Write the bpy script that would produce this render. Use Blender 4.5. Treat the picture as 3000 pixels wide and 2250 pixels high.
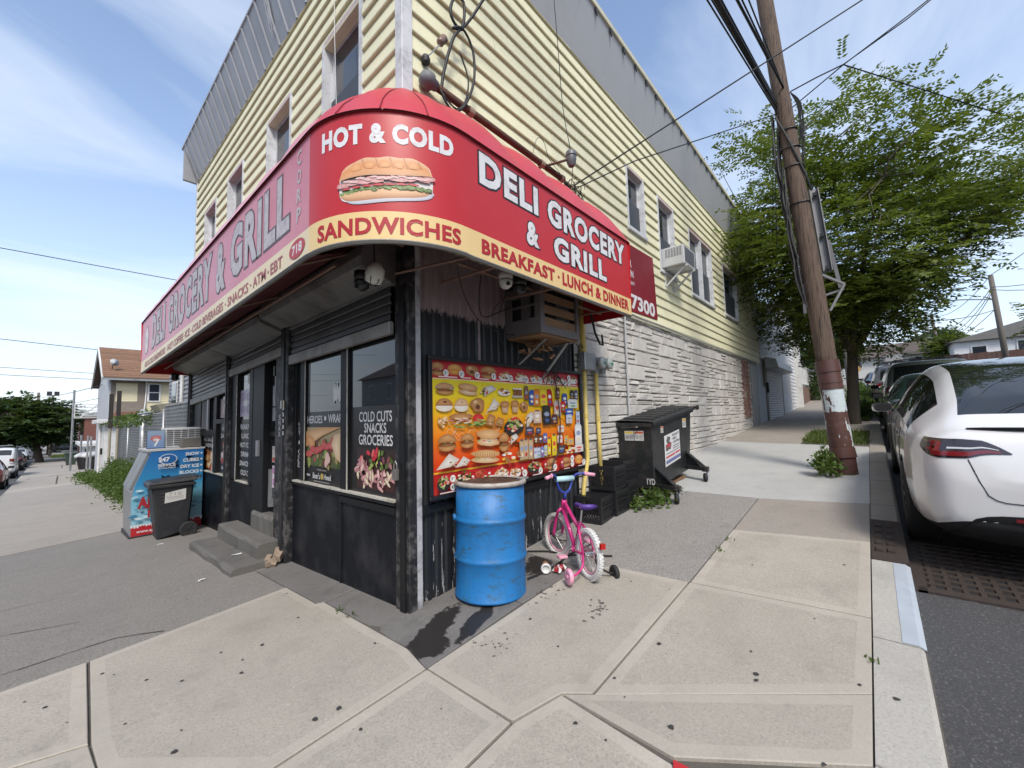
import bpy, bmesh, math, random
import numpy as np
from mathutils import Vector, Matrix, noise
from mathutils.bvhtree import BVHTree
from math import sin, cos, pi, radians, atan2, hypot

for o in list(bpy.data.objects):
    bpy.data.objects.remove(o)
S = bpy.context.scene
COL = S.collection
random.seed(11)
RND = random.Random(5)

# ------------------------------------------------------------------ camera
CAM_LOC = Vector((-1.8318, -2.7131, 1.45))
YAW, PITCH, ROLL = radians(41.316), radians(4.438), radians(-1.551)
fwd = Vector((cos(PITCH) * cos(YAW), cos(PITCH) * sin(YAW), sin(PITCH)))
rgt = Vector((sin(YAW), -cos(YAW), 0))
upv = rgt.cross(fwd)
rg2 = rgt * cos(ROLL) + upv * sin(ROLL)
up2 = upv * cos(ROLL) - rgt * sin(ROLL)
cam_data = bpy.data.cameras.new('camera')
cam_data.sensor_width = 36
cam_data.lens = 1195.0 / 3000 * 36
cam_data.clip_start = 0.05
cam_data.clip_end = 3000
cam = bpy.data.objects.new('camera', cam_data)
COL.objects.link(cam)
mw = Matrix((rg2, up2, -fwd)).transposed().to_4x4()
mw.translation = CAM_LOC
cam.matrix_world = mw
S.camera = cam

# ------------------------------------------------------------------ sky, sun, exposure
SUN_DIR = Vector((-0.42, -0.50, 0.76)).normalized()      # towards the sun, behind thin cloud
world = bpy.data.worlds.new('World')
S.world = world
world.use_nodes = True
wn, wl = world.node_tree.nodes, world.node_tree.links
wn.clear()
w_out = wn.new('ShaderNodeOutputWorld')
w_bg = wn.new('ShaderNodeBackground')
w_bg.inputs['Strength'].default_value = 0.15
w_sky = wn.new('ShaderNodeTexSky')
w_sky.sky_type = 'NISHITA'
w_sky.sun_disc = False
w_sky.sun_elevation = math.asin(SUN_DIR.z)
w_sky.sun_rotation = atan2(SUN_DIR.x, SUN_DIR.y)
w_sky.altitude = 30
w_sky.air_density = 1.0
w_sky.dust_density = 1.6
w_sky.ozone_density = 1.6
w_tc = wn.new('ShaderNodeTexCoord')
w_sep = wn.new('ShaderNodeSeparateXYZ')
wl.new(w_tc.outputs['Generated'], w_sep.inputs[0])
def wmath(op, a, b=None, c=None):
    n = wn.new('ShaderNodeMath'); n.operation = op
    for i, v in enumerate((a, b, c)):
        if v is None: continue
        if isinstance(v, (int, float)): n.inputs[i].default_value = v
        else: wl.new(v, n.inputs[i])
    return n.outputs[0]
w_z = wmath('MAXIMUM', wmath('ADD', w_sep.outputs[2], 0.16), 0.05)
w_cmb = wn.new('ShaderNodeCombineXYZ')
wl.new(wmath('DIVIDE', w_sep.outputs[0], w_z), w_cmb.inputs[0])
wl.new(wmath('DIVIDE', w_sep.outputs[1], w_z), w_cmb.inputs[1])
w_map = wn.new('ShaderNodeMapping')
w_map.inputs['Rotation'].default_value = (0, 0, radians(18))
w_map.inputs['Scale'].default_value = (0.55, 1.25, 1)
w_map.inputs['Location'].default_value = (2.5, 0.9, 0)
wl.new(w_cmb.outputs[0], w_map.inputs[0])
w_n1 = wn.new('ShaderNodeTexNoise')
w_n1.inputs['Scale'].default_value = 1.15
w_n1.inputs['Detail'].default_value = 7
w_n1.inputs['Roughness'].default_value = 0.55
w_n1.inputs['Distortion'].default_value = 0.7
wl.new(w_map.outputs[0], w_n1.inputs['Vector'])
w_rmp = wn.new('ShaderNodeValToRGB')
w_rmp.color_ramp.elements[0].position = 0.40
w_rmp.color_ramp.elements[0].color = (0, 0, 0, 1)
w_rmp.color_ramp.elements[1].position = 0.76
w_rmp.color_ramp.elements[1].color = (1, 1, 1, 1)
wl.new(w_n1.outputs[0], w_rmp.inputs[0])
# thin milky veil that thickens towards the horizon
w_veil = wmath('MULTIPLY', wmath('POWER', wmath('SUBTRACT', 1.0, wmath('MAXIMUM', w_sep.outputs[2], 0.0)), 3.0), 0.62)
w_fac = wmath('MINIMUM', wmath('ADD', wmath('MULTIPLY', w_rmp.outputs[0], 0.75), wmath('ADD', w_veil, 0.03)), 0.95)
w_mix = wn.new('ShaderNodeMixRGB')
wl.new(w_fac, w_mix.inputs[0])
wl.new(w_sky.outputs[0], w_mix.inputs[1])
w_mix.inputs[2].default_value = (3.7, 4.05, 4.6, 1)
wl.new(w_mix.outputs[0], w_bg.inputs[0])
wl.new(w_bg.outputs[0], w_out.inputs[0])

sun_data = bpy.data.lights.new('sun', 'SUN')
sun_data.energy = 1.9
sun_data.angle = radians(14)
sun_data.color = (1.0, 0.95, 0.87)
sun = bpy.data.objects.new('sun', sun_data)
COL.objects.link(sun)
sun.rotation_euler = SUN_DIR.to_track_quat('Z', 'Y').to_euler()

S.view_settings.view_transform = 'Standard'
S.view_settings.look = 'None'
S.view_settings.exposure = 0.85
S.view_settings.gamma = 1.0
S.view_settings.use_curve_mapping = False

# ------------------------------------------------------------------ helpers
def tag(o, label=None, cat=None, group=None, kind=None):
    if label: o['label'] = label
    if cat: o['category'] = cat
    if group: o['group'] = group
    if kind: o['kind'] = kind
    return o

def thing(name, label, cat, loc=(0, 0, 0), rz=0.0, group=None):
    o = bpy.data.objects.new(name, None)
    COL.objects.link(o)
    o.empty_display_size = 0.1
    o.location = loc
    o.rotation_euler = (0, 0, rz)
    return tag(o, label, cat, group)

def par(o, p, world=True):
    o.parent = p
    if world:
        o.matrix_parent_inverse = p.matrix_basis.inverted()
    return o

def copy_tree(o, parent=None):
    c = o.copy(); COL.objects.link(c)
    if parent is not None: c.parent = parent
    for ch in [x for x in bpy.data.objects if x.parent == o]:
        copy_tree(ch, c)
    return c

class MB:
    def __init__(s):
        s.v = []; s.f = []; s.m = []; s.c = []
    def add(s, vs, fs, m=0, col=None):
        n = len(s.v)
        s.v += [tuple(v) for v in vs]
        for f in fs:
            s.f.append([i + n for i in f]); s.m.append(m)
        if col is not None:
            s.c += (list(col) if isinstance(col, list) else [col] * len(vs))
        return s
    def box(s, x0, x1, y0, y1, z0, z1, m=0, T=None, col=None):
        vs = [Vector(p) for p in ((x0,y0,z0),(x1,y0,z0),(x1,y1,z0),(x0,y1,z0),(x0,y0,z1),(x1,y0,z1),(x1,y1,z1),(x0,y1,z1))]
        if T is not None: vs = [T @ v for v in vs]
        return s.add(vs, [(0,3,2,1),(4,5,6,7),(0,1,5,4),(1,2,6,5),(2,3,7,6),(3,0,4,7)], m, col)
    def hexa(s, b, t, m=0):
        vs = list(b) + list(t)
        return s.add(vs, [(0,3,2,1),(4,5,6,7),(0,1,5,4),(1,2,6,5),(2,3,7,6),(3,0,4,7)], m)
    def bar(s, p, q, w, h=None, m=0, up=(0, 0, 1)):
        p, q = Vector(p), Vector(q); h = w if h is None else h
        d = (q - p).normalized(); u = Vector(up)
        if abs(d.dot(u)) > 0.98: u = Vector((1, 0, 0))
        a = d.cross(u).normalized() * (w / 2); b = a.cross(d).normalized() * (h / 2)
        return s.hexa([p-a-b, p+a-b, p+a+b, p-a+b], [q-a-b, q+a-b, q+a+b, q-a+b], m)
    def tube(s, pts, r, n=6, m=0, cap=True, closed=False):
        pts = [Vector(p) for p in pts]; N = len(pts)
        rs = r if isinstance(r, (list, tuple)) else [r] * N
        rings = []; a = None
        for i in range(N):
            if closed: d = pts[(i+1) % N] - pts[i-1]
            else: d = pts[min(i+1, N-1)] - pts[max(i-1, 0)]
            d.normalize()
            if a is None:
                a = d.cross(Vector((0, 0, 1)))
                if a.length < 0.05: a = d.cross(Vector((1, 0, 0)))
            a = (a - d * a.dot(d)).normalized(); b = d.cross(a)
            rings.append([pts[i] + (a * cos(2*pi*k/n) + b * sin(2*pi*k/n)) * rs[i] for k in range(n)])
        vs = [v for rg in rings for v in rg]; fs = []
        for i in range(N if closed else N - 1):
            j = (i + 1) % N
            for k in range(n):
                l = (k + 1) % n
                fs.append((i*n+k, i*n+l, j*n+l, j*n+k))
        if cap and not closed:
            fs.append(tuple(range(n-1, -1, -1))); fs.append(tuple((N-1)*n + k for k in range(n)))
        return s.add(vs, fs, m)
    def lathe(s, prof, n=24, T=None, m=0, ms=None, cap=True):
        vs = []; T = T or Matrix.Identity(4)
        for r, z in prof:
            for k in range(n):
                vs.append(T @ Vector((r*cos(2*pi*k/n), r*sin(2*pi*k/n), z)))
        base = len(s.v); s.v += [tuple(v) for v in vs]
        for i in range(len(prof) - 1):
            for k in range(n):
                l = (k + 1) % n
                s.f.append([base+i*n+k, base+i*n+l, base+(i+1)*n+l, base+(i+1)*n+k]); s.m.append(ms[i] if ms else m)
        if cap and prof[0][0] > 1e-4: s.f.append([base+k for k in range(n-1, -1, -1)]); s.m.append(ms[0] if ms else m)
        if cap and prof[-1][0] > 1e-4: s.f.append([base+(len(prof)-1)*n+k for k in range(n)]); s.m.append(ms[-1] if ms else m)
        return s
    def prism(s, pts, off, m=0):
        n = len(pts); pts = [Vector(p) for p in pts]; off = Vector(off)
        vs = pts + [p + off for p in pts]
        fs = [tuple(range(n-1, -1, -1)), tuple(range(n, 2*n))] + [(i, (i+1) % n, n+(i+1) % n, n+i) for i in range(n)]
        return s.add(vs, fs, m)
    def grid(s, P, m=0, mf=None):
        nu, nv = len(P), len(P[0])
        base = len(s.v); s.v += [tuple(p) for row in P for p in row]
        for i in range(nu-1):
            for j in range(nv-1):
                s.f.append([base+i*nv+j, base+(i+1)*nv+j, base+(i+1)*nv+j+1, base+i*nv+j+1]); s.m.append(mf(i, j) if mf else m)
        return s
    def build(s, name, mats, parent=None, smooth=False, bevel=0, world=True, recalc=True, merge=0, auto=None, sub=0):
        me = bpy.data.meshes.new(name)
        me.from_pydata(s.v, [], s.f)
        if not isinstance(mats, (list, tuple)): mats = [mats]
        for mt in mats: me.materials.append(mt)
        me.polygons.foreach_set('material_index', s.m)
        if s.c:
            ca = me.color_attributes.new('Col', 'FLOAT_COLOR', 'POINT')
            flat = np.ones((len(s.v), 4), dtype=np.float32); flat[:, :3] = np.array(s.c, dtype=np.float32)[:, :3]
            ca.data.foreach_set('color', flat.ravel())
        if recalc or merge:
            bm = bmesh.new(); bm.from_mesh(me)
            if merge: bmesh.ops.remove_doubles(bm, verts=bm.verts, dist=merge)
            if recalc: bmesh.ops.recalc_face_normals(bm, faces=bm.faces)
            bm.to_mesh(me); bm.free()
        if smooth: me.polygons.foreach_set('use_smooth', [True] * len(me.polygons))
        if auto is not None:
            me.polygons.foreach_set('use_smooth', [True] * len(me.polygons)); me.set_sharp_from_angle(angle=radians(auto))
        me.update()
        o = bpy.data.objects.new(name, me); COL.objects.link(o)
        if bevel:
            md = o.modifiers.new('bevel', 'BEVEL'); md.width = bevel; md.segments = 1; md.limit_method = 'ANGLE'; md.angle_limit = radians(40)
        if sub:
            md = o.modifiers.new('sub', 'SUBSURF'); md.levels = sub; md.render_levels = sub
        if parent is not None: par(o, parent, world)
        if name in ('lettering', 'stencil', 'hood_relief'): o['kind'] = 'stuff'      # small print, too fine to pick apart
        return o

def interp(x, xs, ys):
    return float(np.interp(x, xs, ys))

# ------------------------------------------------------------------ terrain (hill up +x, hill down +y)
GX = [-60, -0.3, 1.4, 6.5, 12.3, 18, 25, 60, 120, 400]; GZ = [-.6, 0, .13, .60, .95, 1.2, 1.7, 4.6, 8.5, 20]
GY = [-400, 0, 8, 30, 60, 150, 400]; GW = [0, 0, -.37, -1.25, -2.1, -3.4, -5]
def g(x, y): return interp(x, GX, GZ) + interp(y, GY, GW)

# ------------------------------------------------------------------ materials
class NT:
    def __init__(s, name):
        s.mat = bpy.data.materials.new(name); s.mat.use_nodes = True
        s.n, s.l = s.mat.node_tree.nodes, s.mat.node_tree.links
        s.b = s.n['Principled BSDF']
        s._tc = None
    def node(s, t, **kw):
        nd = s.n.new(t)
        for k, v in kw.items():
            if k in nd.inputs: s.put(v, nd.inputs[k])
            else: setattr(nd, k, v)
        return nd
    def put(s, v, inp):
        if hasattr(v, 'is_output') or hasattr(v, 'links') and hasattr(v, 'node'): s.l.new(v, inp)
        else: inp.default_value = v
    def tc(s, which='Object', scale=(1, 1, 1), loc=(0, 0, 0)):
        if s._tc is None: s._tc = s.n.new('ShaderNodeTexCoord')
        mp = s.n.new('ShaderNodeMapping'); mp.inputs['Scale'].default_value = scale; mp.inputs['Location'].default_value = loc
        s.l.new(s._tc.outputs[which], mp.inputs[0]); return mp.outputs[0]
    def noise(s, scale, detail=4, rough=.55, vec=None, dist=0, sc=(1, 1, 1), which='Object', loc=(0,0,0)):
        nd = s.n.new('ShaderNodeTexNoise'); nd.inputs['Scale'].default_value = scale; nd.inputs['Detail'].default_value = detail
        nd.inputs['Roughness'].default_value = rough; nd.inputs['Distortion'].default_value = dist
        s.l.new(vec if vec is not None else s.tc(which, sc, loc), nd.inputs['Vector']); return nd.outputs[0]
    def ramp(s, fac, p0, p1, c0=(0, 0, 0, 1), c1=(1, 1, 1, 1)):
        r = s.n.new('ShaderNodeValToRGB'); e = r.color_ramp.elements
        e[0].position = p0; e[1].position = p1; e[0].color = c0; e[1].color = c1
        s.l.new(fac, r.inputs[0]); return r.outputs[0]
    def mix(s, fac, a, b, mode='MIX'):
        m = s.n.new('ShaderNodeMixRGB'); m.blend_type = mode
        for v, i in ((fac, 0), (a, 1), (b, 2)):
            if isinstance(v, (int, float)): m.inputs[i].default_value = v
            elif isinstance(v, tuple): m.inputs[i].default_value = (v + (1,))[:4]
            else: s.l.new(v, m.inputs[i])
        return m.outputs[0]
    def math(s, op, a, b=None, c=None):
        m = s.n.new('ShaderNodeMath'); m.operation = op
        for i, v in enumerate((a, b, c)):
            if v is None: continue
            if isinstance(v, (int, float)): m.inputs[i].default_value = v
            else: s.l.new(v, m.inputs[i])
        return m.outputs[0]
    def color(s, v): s.l.new(v, s.b.inputs['Base Color']) if not isinstance(v, tuple) else setattr(s.b.inputs['Base Color'], 'default_value', (v + (1,))[:4])
    def rough(s, v):
        if isinstance(v, (int, float)): s.b.inputs['Roughness'].default_value = v
        else: s.l.new(v, s.b.inputs['Roughness'])
    def bump(s, h, strength=.3, dist=.01):
        b = s.n.new('ShaderNodeBump'); b.inputs['Strength'].default_value = strength; b.inputs['Distance'].default_value = dist
        s.l.new(h, b.inputs['Height']); s.l.new(b.outputs[0], s.b.inputs['Normal'])
    def island(s): return s.n.new('ShaderNodeNewGeometry').outputs['Random Per Island']
    def objrand(s): return s.n.new('ShaderNodeObjectInfo').outputs['Random']
    def xyz(s, which='Object'):
        sp = s.n.new('ShaderNodeSeparateXYZ'); s.l.new(s.tc(which), sp.inputs[0]); return sp.outputs

def mul(c, k): return tuple(min(1, x * k) for x in c[:3])
_M = {}
def M(name, col, rough=.6, metal=0.0, var=.18, vs=6, bump=0, bs=60, spec=None, dirt=None, dirt_amt=.35, dvs=2.5, coat=0, sc=(1, 1, 1), rand=0):
    if name in _M: return _M[name]
    t = NT(name)
    c = t.mix(t.noise(vs, 5, .6, sc=sc), mul(col, 1 - var), mul(col, 1 + var))
    if dirt is not None:
        c = t.mix(t.math('MULTIPLY', t.ramp(t.noise(dvs, 8, .65), .48, .68), dirt_amt), c, dirt)
    if rand:
        c = t.mix(t.math('MULTIPLY', t.objrand(), rand), c, mul(col, .45))
    t.color(c); t.rough(rough)
    t.b.inputs['Metallic'].default_value = metal
    if spec is not None: t.b.inputs['Specular IOR Level'].default_value = spec
    if coat: t.b.inputs['Coat Weight'].default_value = coat
    if bump: t.bump(t.noise(bs, 4, .6, sc=sc), bump, .01)
    _M[name] = t.mat
    return t.mat

def glass(name, tint=(.02, .025, .03), rough=.03, alpha=None):
    if name in _M: return _M[name]
    t = NT(name); t.color(tint); t.rough(rough); t.b.inputs['Specular IOR Level'].default_value = .8
    _M[name] = t.mat; return t.mat

def clear_glass(name, tint=(.8, .85, .85), dens=.25):
    """A thin pane: mostly see-through, mirrors the street by Fresnel, a little dirty."""
    if name in _M: return _M[name]
    t = NT(name)
    tr = t.n.new('ShaderNodeBsdfTransparent'); tr.inputs[0].default_value = (*tint, 1)
    gl = t.n.new('ShaderNodeBsdfGlossy'); gl.inputs['Roughness'].default_value = .02
    fr = t.n.new('ShaderNodeFresnel'); fr.inputs[0].default_value = 1.55
    mx = t.n.new('ShaderNodeMixShader')
    t.l.new(t.math('MINIMUM', t.math('ADD', t.math('MULTIPLY', fr.outputs[0], 1.5), .06), 1.0), mx.inputs[0])
    t.l.new(tr.outputs[0], mx.inputs[1]); t.l.new(gl.outputs[0], mx.inputs[2])
    t.l.new(mx.outputs[0], t.n['Material Output'].inputs[0])
    _M[name] = t.mat; return t.mat

def vcol_mat(name, rough=.45, fade=None, fade_amt=0.0, grain=0.0, spec=.5):
    if name in _M: return _M[name]
    t = NT(name)
    a = t.n.new('ShaderNodeAttribute'); a.attribute_name = 'Col'
    c = a.outputs['Color']
    if grain: c = t.mix(t.math('MULTIPLY', t.ramp(t.noise(90, 3, .7), .35, .65), grain), c, (.12, .06, .03))
    if fade: c = t.mix(fade_amt, c, fade)
    t.color(c); t.rough(rough); t.b.inputs['Specular IOR Level'].default_value = spec
    _M[name] = t.mat; return t.mat

# ------------------------------------------------------------------ lettering
_TXT = {}
def text_geo(s, off=0.0, spacing=1.0):
    k = (s, off, spacing)
    if k in _TXT: return _TXT[k]
    cu = bpy.data.curves.new('t', 'FONT'); cu.body = s; cu.size = 1; cu.offset = off; cu.resolution_u = 3; cu.space_character = spacing
    cu.fill_mode = 'FRONT'
    o = bpy.data.objects.new('t', cu); COL.objects.link(o)
    dg = bpy.context.evaluated_depsgraph_get(); dg.update()
    me = o.evaluated_get(dg).to_mesh()
    vs = [tuple(v.co) for v in me.vertices]; fs = [tuple(p.vertices) for p in me.polygons]
    o.evaluated_get(dg).to_mesh_clear()
    bpy.data.objects.remove(o); bpy.data.curves.remove(cu)
    _TXT[k] = (vs, fs)
    return vs, fs

def text_fit(mb, s, fn, u0, u1, v0, v1, off=0.02, m=0, col=None, lift=0.0, spacing=1.0, ref=None):
    """Lay the words s into the box u0..u1, v0..v1 of the surface fn(u, v, lift). ref: measure the box on this offset."""
    vs, fs = text_geo(s, off, spacing)
    if not vs: return
    rv = text_geo(s, off if ref is None else ref, spacing)[0]
    x0, x1 = min(v[0] for v in rv), max(v[0] for v in rv); y0, y1 = min(v[1] for v in rv), max(v[1] for v in rv)
    P = [fn(u0 + (v[0]-x0)/(x1-x0)*(u1-u0), v0 + (v[1]-y0)/(y1-y0)*(v1-v0), lift) for v in vs]
    mb.add(P, fs, m, col)

class Paint:
    """Flat printed picture: coloured outlines laid on a surface fn(u, v, lift), each a hair above the one before."""
    def __init__(s, fn, step=.00025, start=.001):
        s.fn = fn; s.mb = MB(); s.l = start; s.step = step
    def poly(s, pts, col, mid=None):
        s.l += s.step
        cx = sum(p[0] for p in pts)/len(pts); cy = sum(p[1] for p in pts)/len(pts); n = len(pts)
        vs = [s.fn(u, v, s.l) for u, v in pts] + [s.fn(cx, cy, s.l)]
        s.mb.add(vs, [(i, (i+1) % n, n) for i in range(n)], 0, [col]*n + [mid or col])
    def strip(s, rows, cols):
        s.l += s.step
        n = len(rows[0])
        vs = [s.fn(u, v, s.l) for r in rows for u, v in r]
        fs = [(i*n+j, i*n+j+1, (i+1)*n+j+1, (i+1)*n+j) for i in range(len(rows)-1) for j in range(n-1)]
        s.mb.add(vs, fs, 0, [c for r, c in zip(rows, cols) for _ in r])
    def rect(s, u0, u1, v0, v1, c0, c1=None, nu=1):
        us = [u0 + (u1-u0)*i/nu for i in range(nu+1)]
        s.strip([[(u, v0) for u in us], [(u, v1) for u in us]], [c0, c1 or c0])
    def blob(s, cx, cy, rx, ry, col, mid=None, n=14, wob=.12, rot=0, rnd=RND):
        pts = []
        for i in range(n):
            a = 2*pi*i/n; k = 1 + rnd.uniform(-wob, wob)
            x, y = rx*k*cos(a), ry*k*sin(a)
            pts.append((cx + x*cos(rot) - y*sin(rot), cy + x*sin(rot) + y*cos(rot)))
        s.poly(pts, col, mid)
    def text(s, t, u0, u1, v0, v1, col, off=.015, ref=None):
        s.l += s.step
        text_fit(s.mb, t, s.fn, u0, u1, v0, v1, off, 0, col, s.l, ref=ref)
    def build(s, name, mat, parent, world=True):
        return s.mb.build(name, mat, parent, recalc=False, world=world)

# common palette
BLACK = M('black_paint', (.009, .0095, .011), .5, var=.3, vs=14, bump=.15, bs=30, spec=.3)
DARKM = M('dark_metal', (.03, .03, .032), .5, metal=.3, var=.3)
RUBBER = M('rubber', (.018, .018, .018), .75, var=.25, bump=.2, bs=120)
WIREM = M('cable_black', (.012, .012, .013), .6, var=.2)
GALV = M('galvanised', (.36, .37, .38), .45, metal=.6, var=.2, vs=12, dirt=(.12, .1, .08), dirt_amt=.4)
WHITEP = M('white_paint', (.62, .62, .61), .5, var=.08, vs=9, dirt=(.3, .27, .22), dirt_amt=.35, dvs=3)
DARKIN = M('dark_interior', (.012, .012, .013), .9, var=.2)
# ================================================================== ground
def concrete(name, col, speck=.35, broom=None, stain=.35, rough=.85, big=.2):
    t = NT(name)
    c = t.mix(t.noise(1.7, 6, .6), mul(col, 1 - big), mul(col, 1 + big))
    c = t.mix(t.math('MULTIPLY', t.ramp(t.noise(85, 3, .75), .50, .62), speck), c, mul(col, .45))
    c = t.mix(t.math('MULTIPLY', t.ramp(t.noise(60, 3, .75, loc=(3, 1, 0)), .55, .66), speck * .8), c, mul(col, 1.45))
    c = t.mix(t.math('MULTIPLY', t.ramp(t.noise(3.4, 9, .7, loc=(7, 2, 0)), .52, .72), stain), c, mul(col, .5))
    c = t.mix(t.math('MULTIPLY', t.ramp(t.noise(.9, 9, .75, loc=(1, 8, 0), dist=.4), .50, .66), stain*.55), c, mul(col, .55))
    c = t.mix(t.math('MULTIPLY', t.objrand(), .38), c, mul(col, .68))
    t.color(c); t.rough(rough)
    if broom:
        h = t.noise(26, 3, .6, sc=broom)
        h2 = t.math('ADD', t.math('MULTIPLY', h, .7), t.math('MULTIPLY', t.noise(220, 2, .6), .5))
        t.bump(h2, .45, .006)
    else:
        t.bump(t.noise(240, 3, .7), .35, .004)
    return t.mat
C_NEW = concrete('concrete_pale', (.37, .338, .285), .5, (.6, 9, 1), .45)
C_NEWX = concrete('concrete_pale_cross', (.36, .33, .28), .5, (9, .6, 1), .45)
C_BORDER = concrete('concrete_trowelled', (.40, .365, .31), .2, None, .4)
C_OLD = concrete('concrete_old', (.30, .27, .235), .42, None, .45)
C_ROUGH = concrete('concrete_exposed', (.26, .245, .225), .95, None, .35, big=.10)
C_GREY = concrete('concrete_grey', (.40, .40, .385), .22, (9, .6, 1), .30)
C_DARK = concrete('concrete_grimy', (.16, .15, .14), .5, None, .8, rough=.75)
def wet_spots(mat, L):
    t = NT.__new__(NT); t.mat = mat; t.n, t.l = mat.node_tree.nodes, mat.node_tree.links; t.b = t.n['Principled BSDF']; t._tc = None
    x, y, z = t.xyz(); old = t.b.inputs['Base Color'].links[0].from_socket; m = None
    for cx, cy, a, b, r in L:
        u = t.math('ADD', t.math('MULTIPLY', t.math('SUBTRACT', x, cx), cos(r)/a), t.math('MULTIPLY', t.math('SUBTRACT', y, cy), sin(r)/a))
        v = t.math('ADD', t.math('MULTIPLY', t.math('SUBTRACT', x, cx), -sin(r)/b), t.math('MULTIPLY', t.math('SUBTRACT', y, cy), cos(r)/b))
        d = t.math('SUBTRACT', 1.0, t.math('SQRT', t.math('ADD', t.math('MULTIPLY', u, u), t.math('MULTIPLY', v, v))))
        m = d if m is None else t.math('MAXIMUM', m, d)
    m = t.math('ADD', m, t.math('MULTIPLY', t.math('SUBTRACT', t.noise(11, 9, .75), .5), 2.0))
    f = t.ramp(m, .0, .12)
    t.color(t.mix(f, old, (.022, .019, .017))); t.rough(t.math('SUBTRACT', .75, t.math('MULTIPLY', f, .28)))
C_STEP = concrete('concrete_step', (.125, .118, .108), .5, None, .7)
C_KERB = concrete('kerb_concrete', (.40, .385, .35), .40, None, .45)
def asphalt_mat(name, col, sp=.6):
    t = NT(name)
    c = t.mix(t.noise(1.2, 6, .6), mul(col, .75), mul(col, 1.25))
    c = t.mix(t.math('MULTIPLY', t.ramp(t.noise(75, 3, .75), .56, .64), sp), c, mul(col, 3.6))
    c = t.mix(t.math('MULTIPLY', t.ramp(t.noise(60, 3, .75, loc=(4, 4, 0)), .55, .68), .6), c, mul(col, .35))
    t.color(c); t.rough(.85); t.bump(t.noise(170, 3, .7), .6, .008)
    return t.mat
ASPH = asphalt_mat('asphalt', (.052, .052, .054))
ASPH_OLD = concrete('worn_asphalt', (.225, .208, .188), .95, None, .35, big=.12)
SOIL = M('soil', (.09, .075, .055), .95, var=.35, vs=3, bump=.5, bs=30)
JOINT = M('joint_dirt', (.09, .08, .068), .95, var=.4, vs=20)

def sheet(name, x0, x1, y0, y1, dz, mat, extra=()):
    xs = sorted(set([x0, x1] + [v for v in GX + list(extra) if x0 < v < x1]))
    ys = sorted(set([y0, y1] + [v for v in GY if y0 < v < y1]))
    o = MB().grid([[(x, y, g(x, y) + dz) for y in ys] for x in xs]).build(name, mat)
    return tag(o, kind='structure')
sheet('ground', -300, 390, -300, 390, -.26, SOIL)
sheet('road', -60, 260, -13, -2.84, -.135, ASPH)
road2 = sheet('road', -13, -2.84, -2.836, 260, -.135, ASPH)
tag(bpy.data.objects['road'], 'dark asphalt street with parked cars climbing past the stone wall', 'road')
tag(road2, 'dark asphalt street with parked cars running downhill past the shop steps', 'road')

def inset_poly(P, d):
    n = len(P); out = []
    A = sum(P[i][0]*P[(i+1) % n][1] - P[(i+1) % n][0]*P[i][1] for i in range(n))
    sg = 1 if A > 0 else -1
    for i in range(n):
        a, b, c = Vector(P[i-1]).to_2d(), Vector(P[i]).to_2d(), Vector(P[(i+1) % n]).to_2d()
        e1 = (b - a).normalized(); e2 = (c - b).normalized()
        n1 = Vector((-e1.y, e1.x)) * sg; n2 = Vector((-e2.y, e2.x)) * sg
        bi = n1 + n2
        k = d / max(.35, (1 + n1.dot(n2)))
        out.append((b.x + bi.x * k, b.y + bi.y * k))
    return out

def slab(P, mat, parent, border=.065, joint=.003, dz=0.0, bmat=None, thick=.07, name='slab'):
    P = [tuple(p) for p in P]
    o1 = inset_poly(P, joint); n = len(P)
    tz = RND.uniform(-.002, .002) + dz
    z = lambda p, d: (p[0], p[1], g(p[0], p[1]) + d)
    mb = MB()
    top = [z(p, tz) for p in inset_poly(P, joint + .004)]; edge = [z(p, tz - .004) for p in o1]; bot = [z(p, -thick) for p in o1]
    if border:
        inn = [z(p, tz - .0004) for p in inset_poly(P, joint + border)]
        vs = inn + top + edge + bot
        fs = [tuple(range(n))]; mb.add(vs, fs, 0)
        base = 0
        for r, m in ((0, 1), (1, 1), (2, 0)):
            for i in range(n):
                j = (i + 1) % n
                mb.f.append([r*n+i, r*n+j, (r+1)*n+j, (r+1)*n+i]); mb.m.append(m)
    else:
        vs = top + edge + bot; mb.add(vs, [tuple(range(n))], 0)
        for r in (0, 1):
            for i in range(n):
                j = (i + 1) % n
                mb.f.append([r*n+i, r*n+j, (r+1)*n+j, (r+1)*n+i]); mb.m.append(0)
    return mb.build(name, [mat, bmat or C_BORDER], parent)

walk = tag(MB().grid([[(x, y, g(x, y) - .016) for y in (-2.84, -1.4, 0.0)] for x in sorted(set([-2.84, 100] + [v for v in GX if -2.84 < v < 100]))]).build('sidewalk', JOINT), kind='structure')
walkA = tag(MB().grid([[(x, y, g(x, y) - .016) for y in sorted(set([0.0, 90] + [v for v in GY if 0 < v < 90]))] for x in (-2.84, -1.4, -0.3, 0.0, .25)]).build('sidewalk', JOINT), kind='structure')
tag(walk, 'concrete sidewalk of square slabs running uphill beside the stone wall', 'sidewalk')
tag(walkA, 'worn grey sidewalk running downhill past the shop steps', 'sidewalk')
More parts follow.
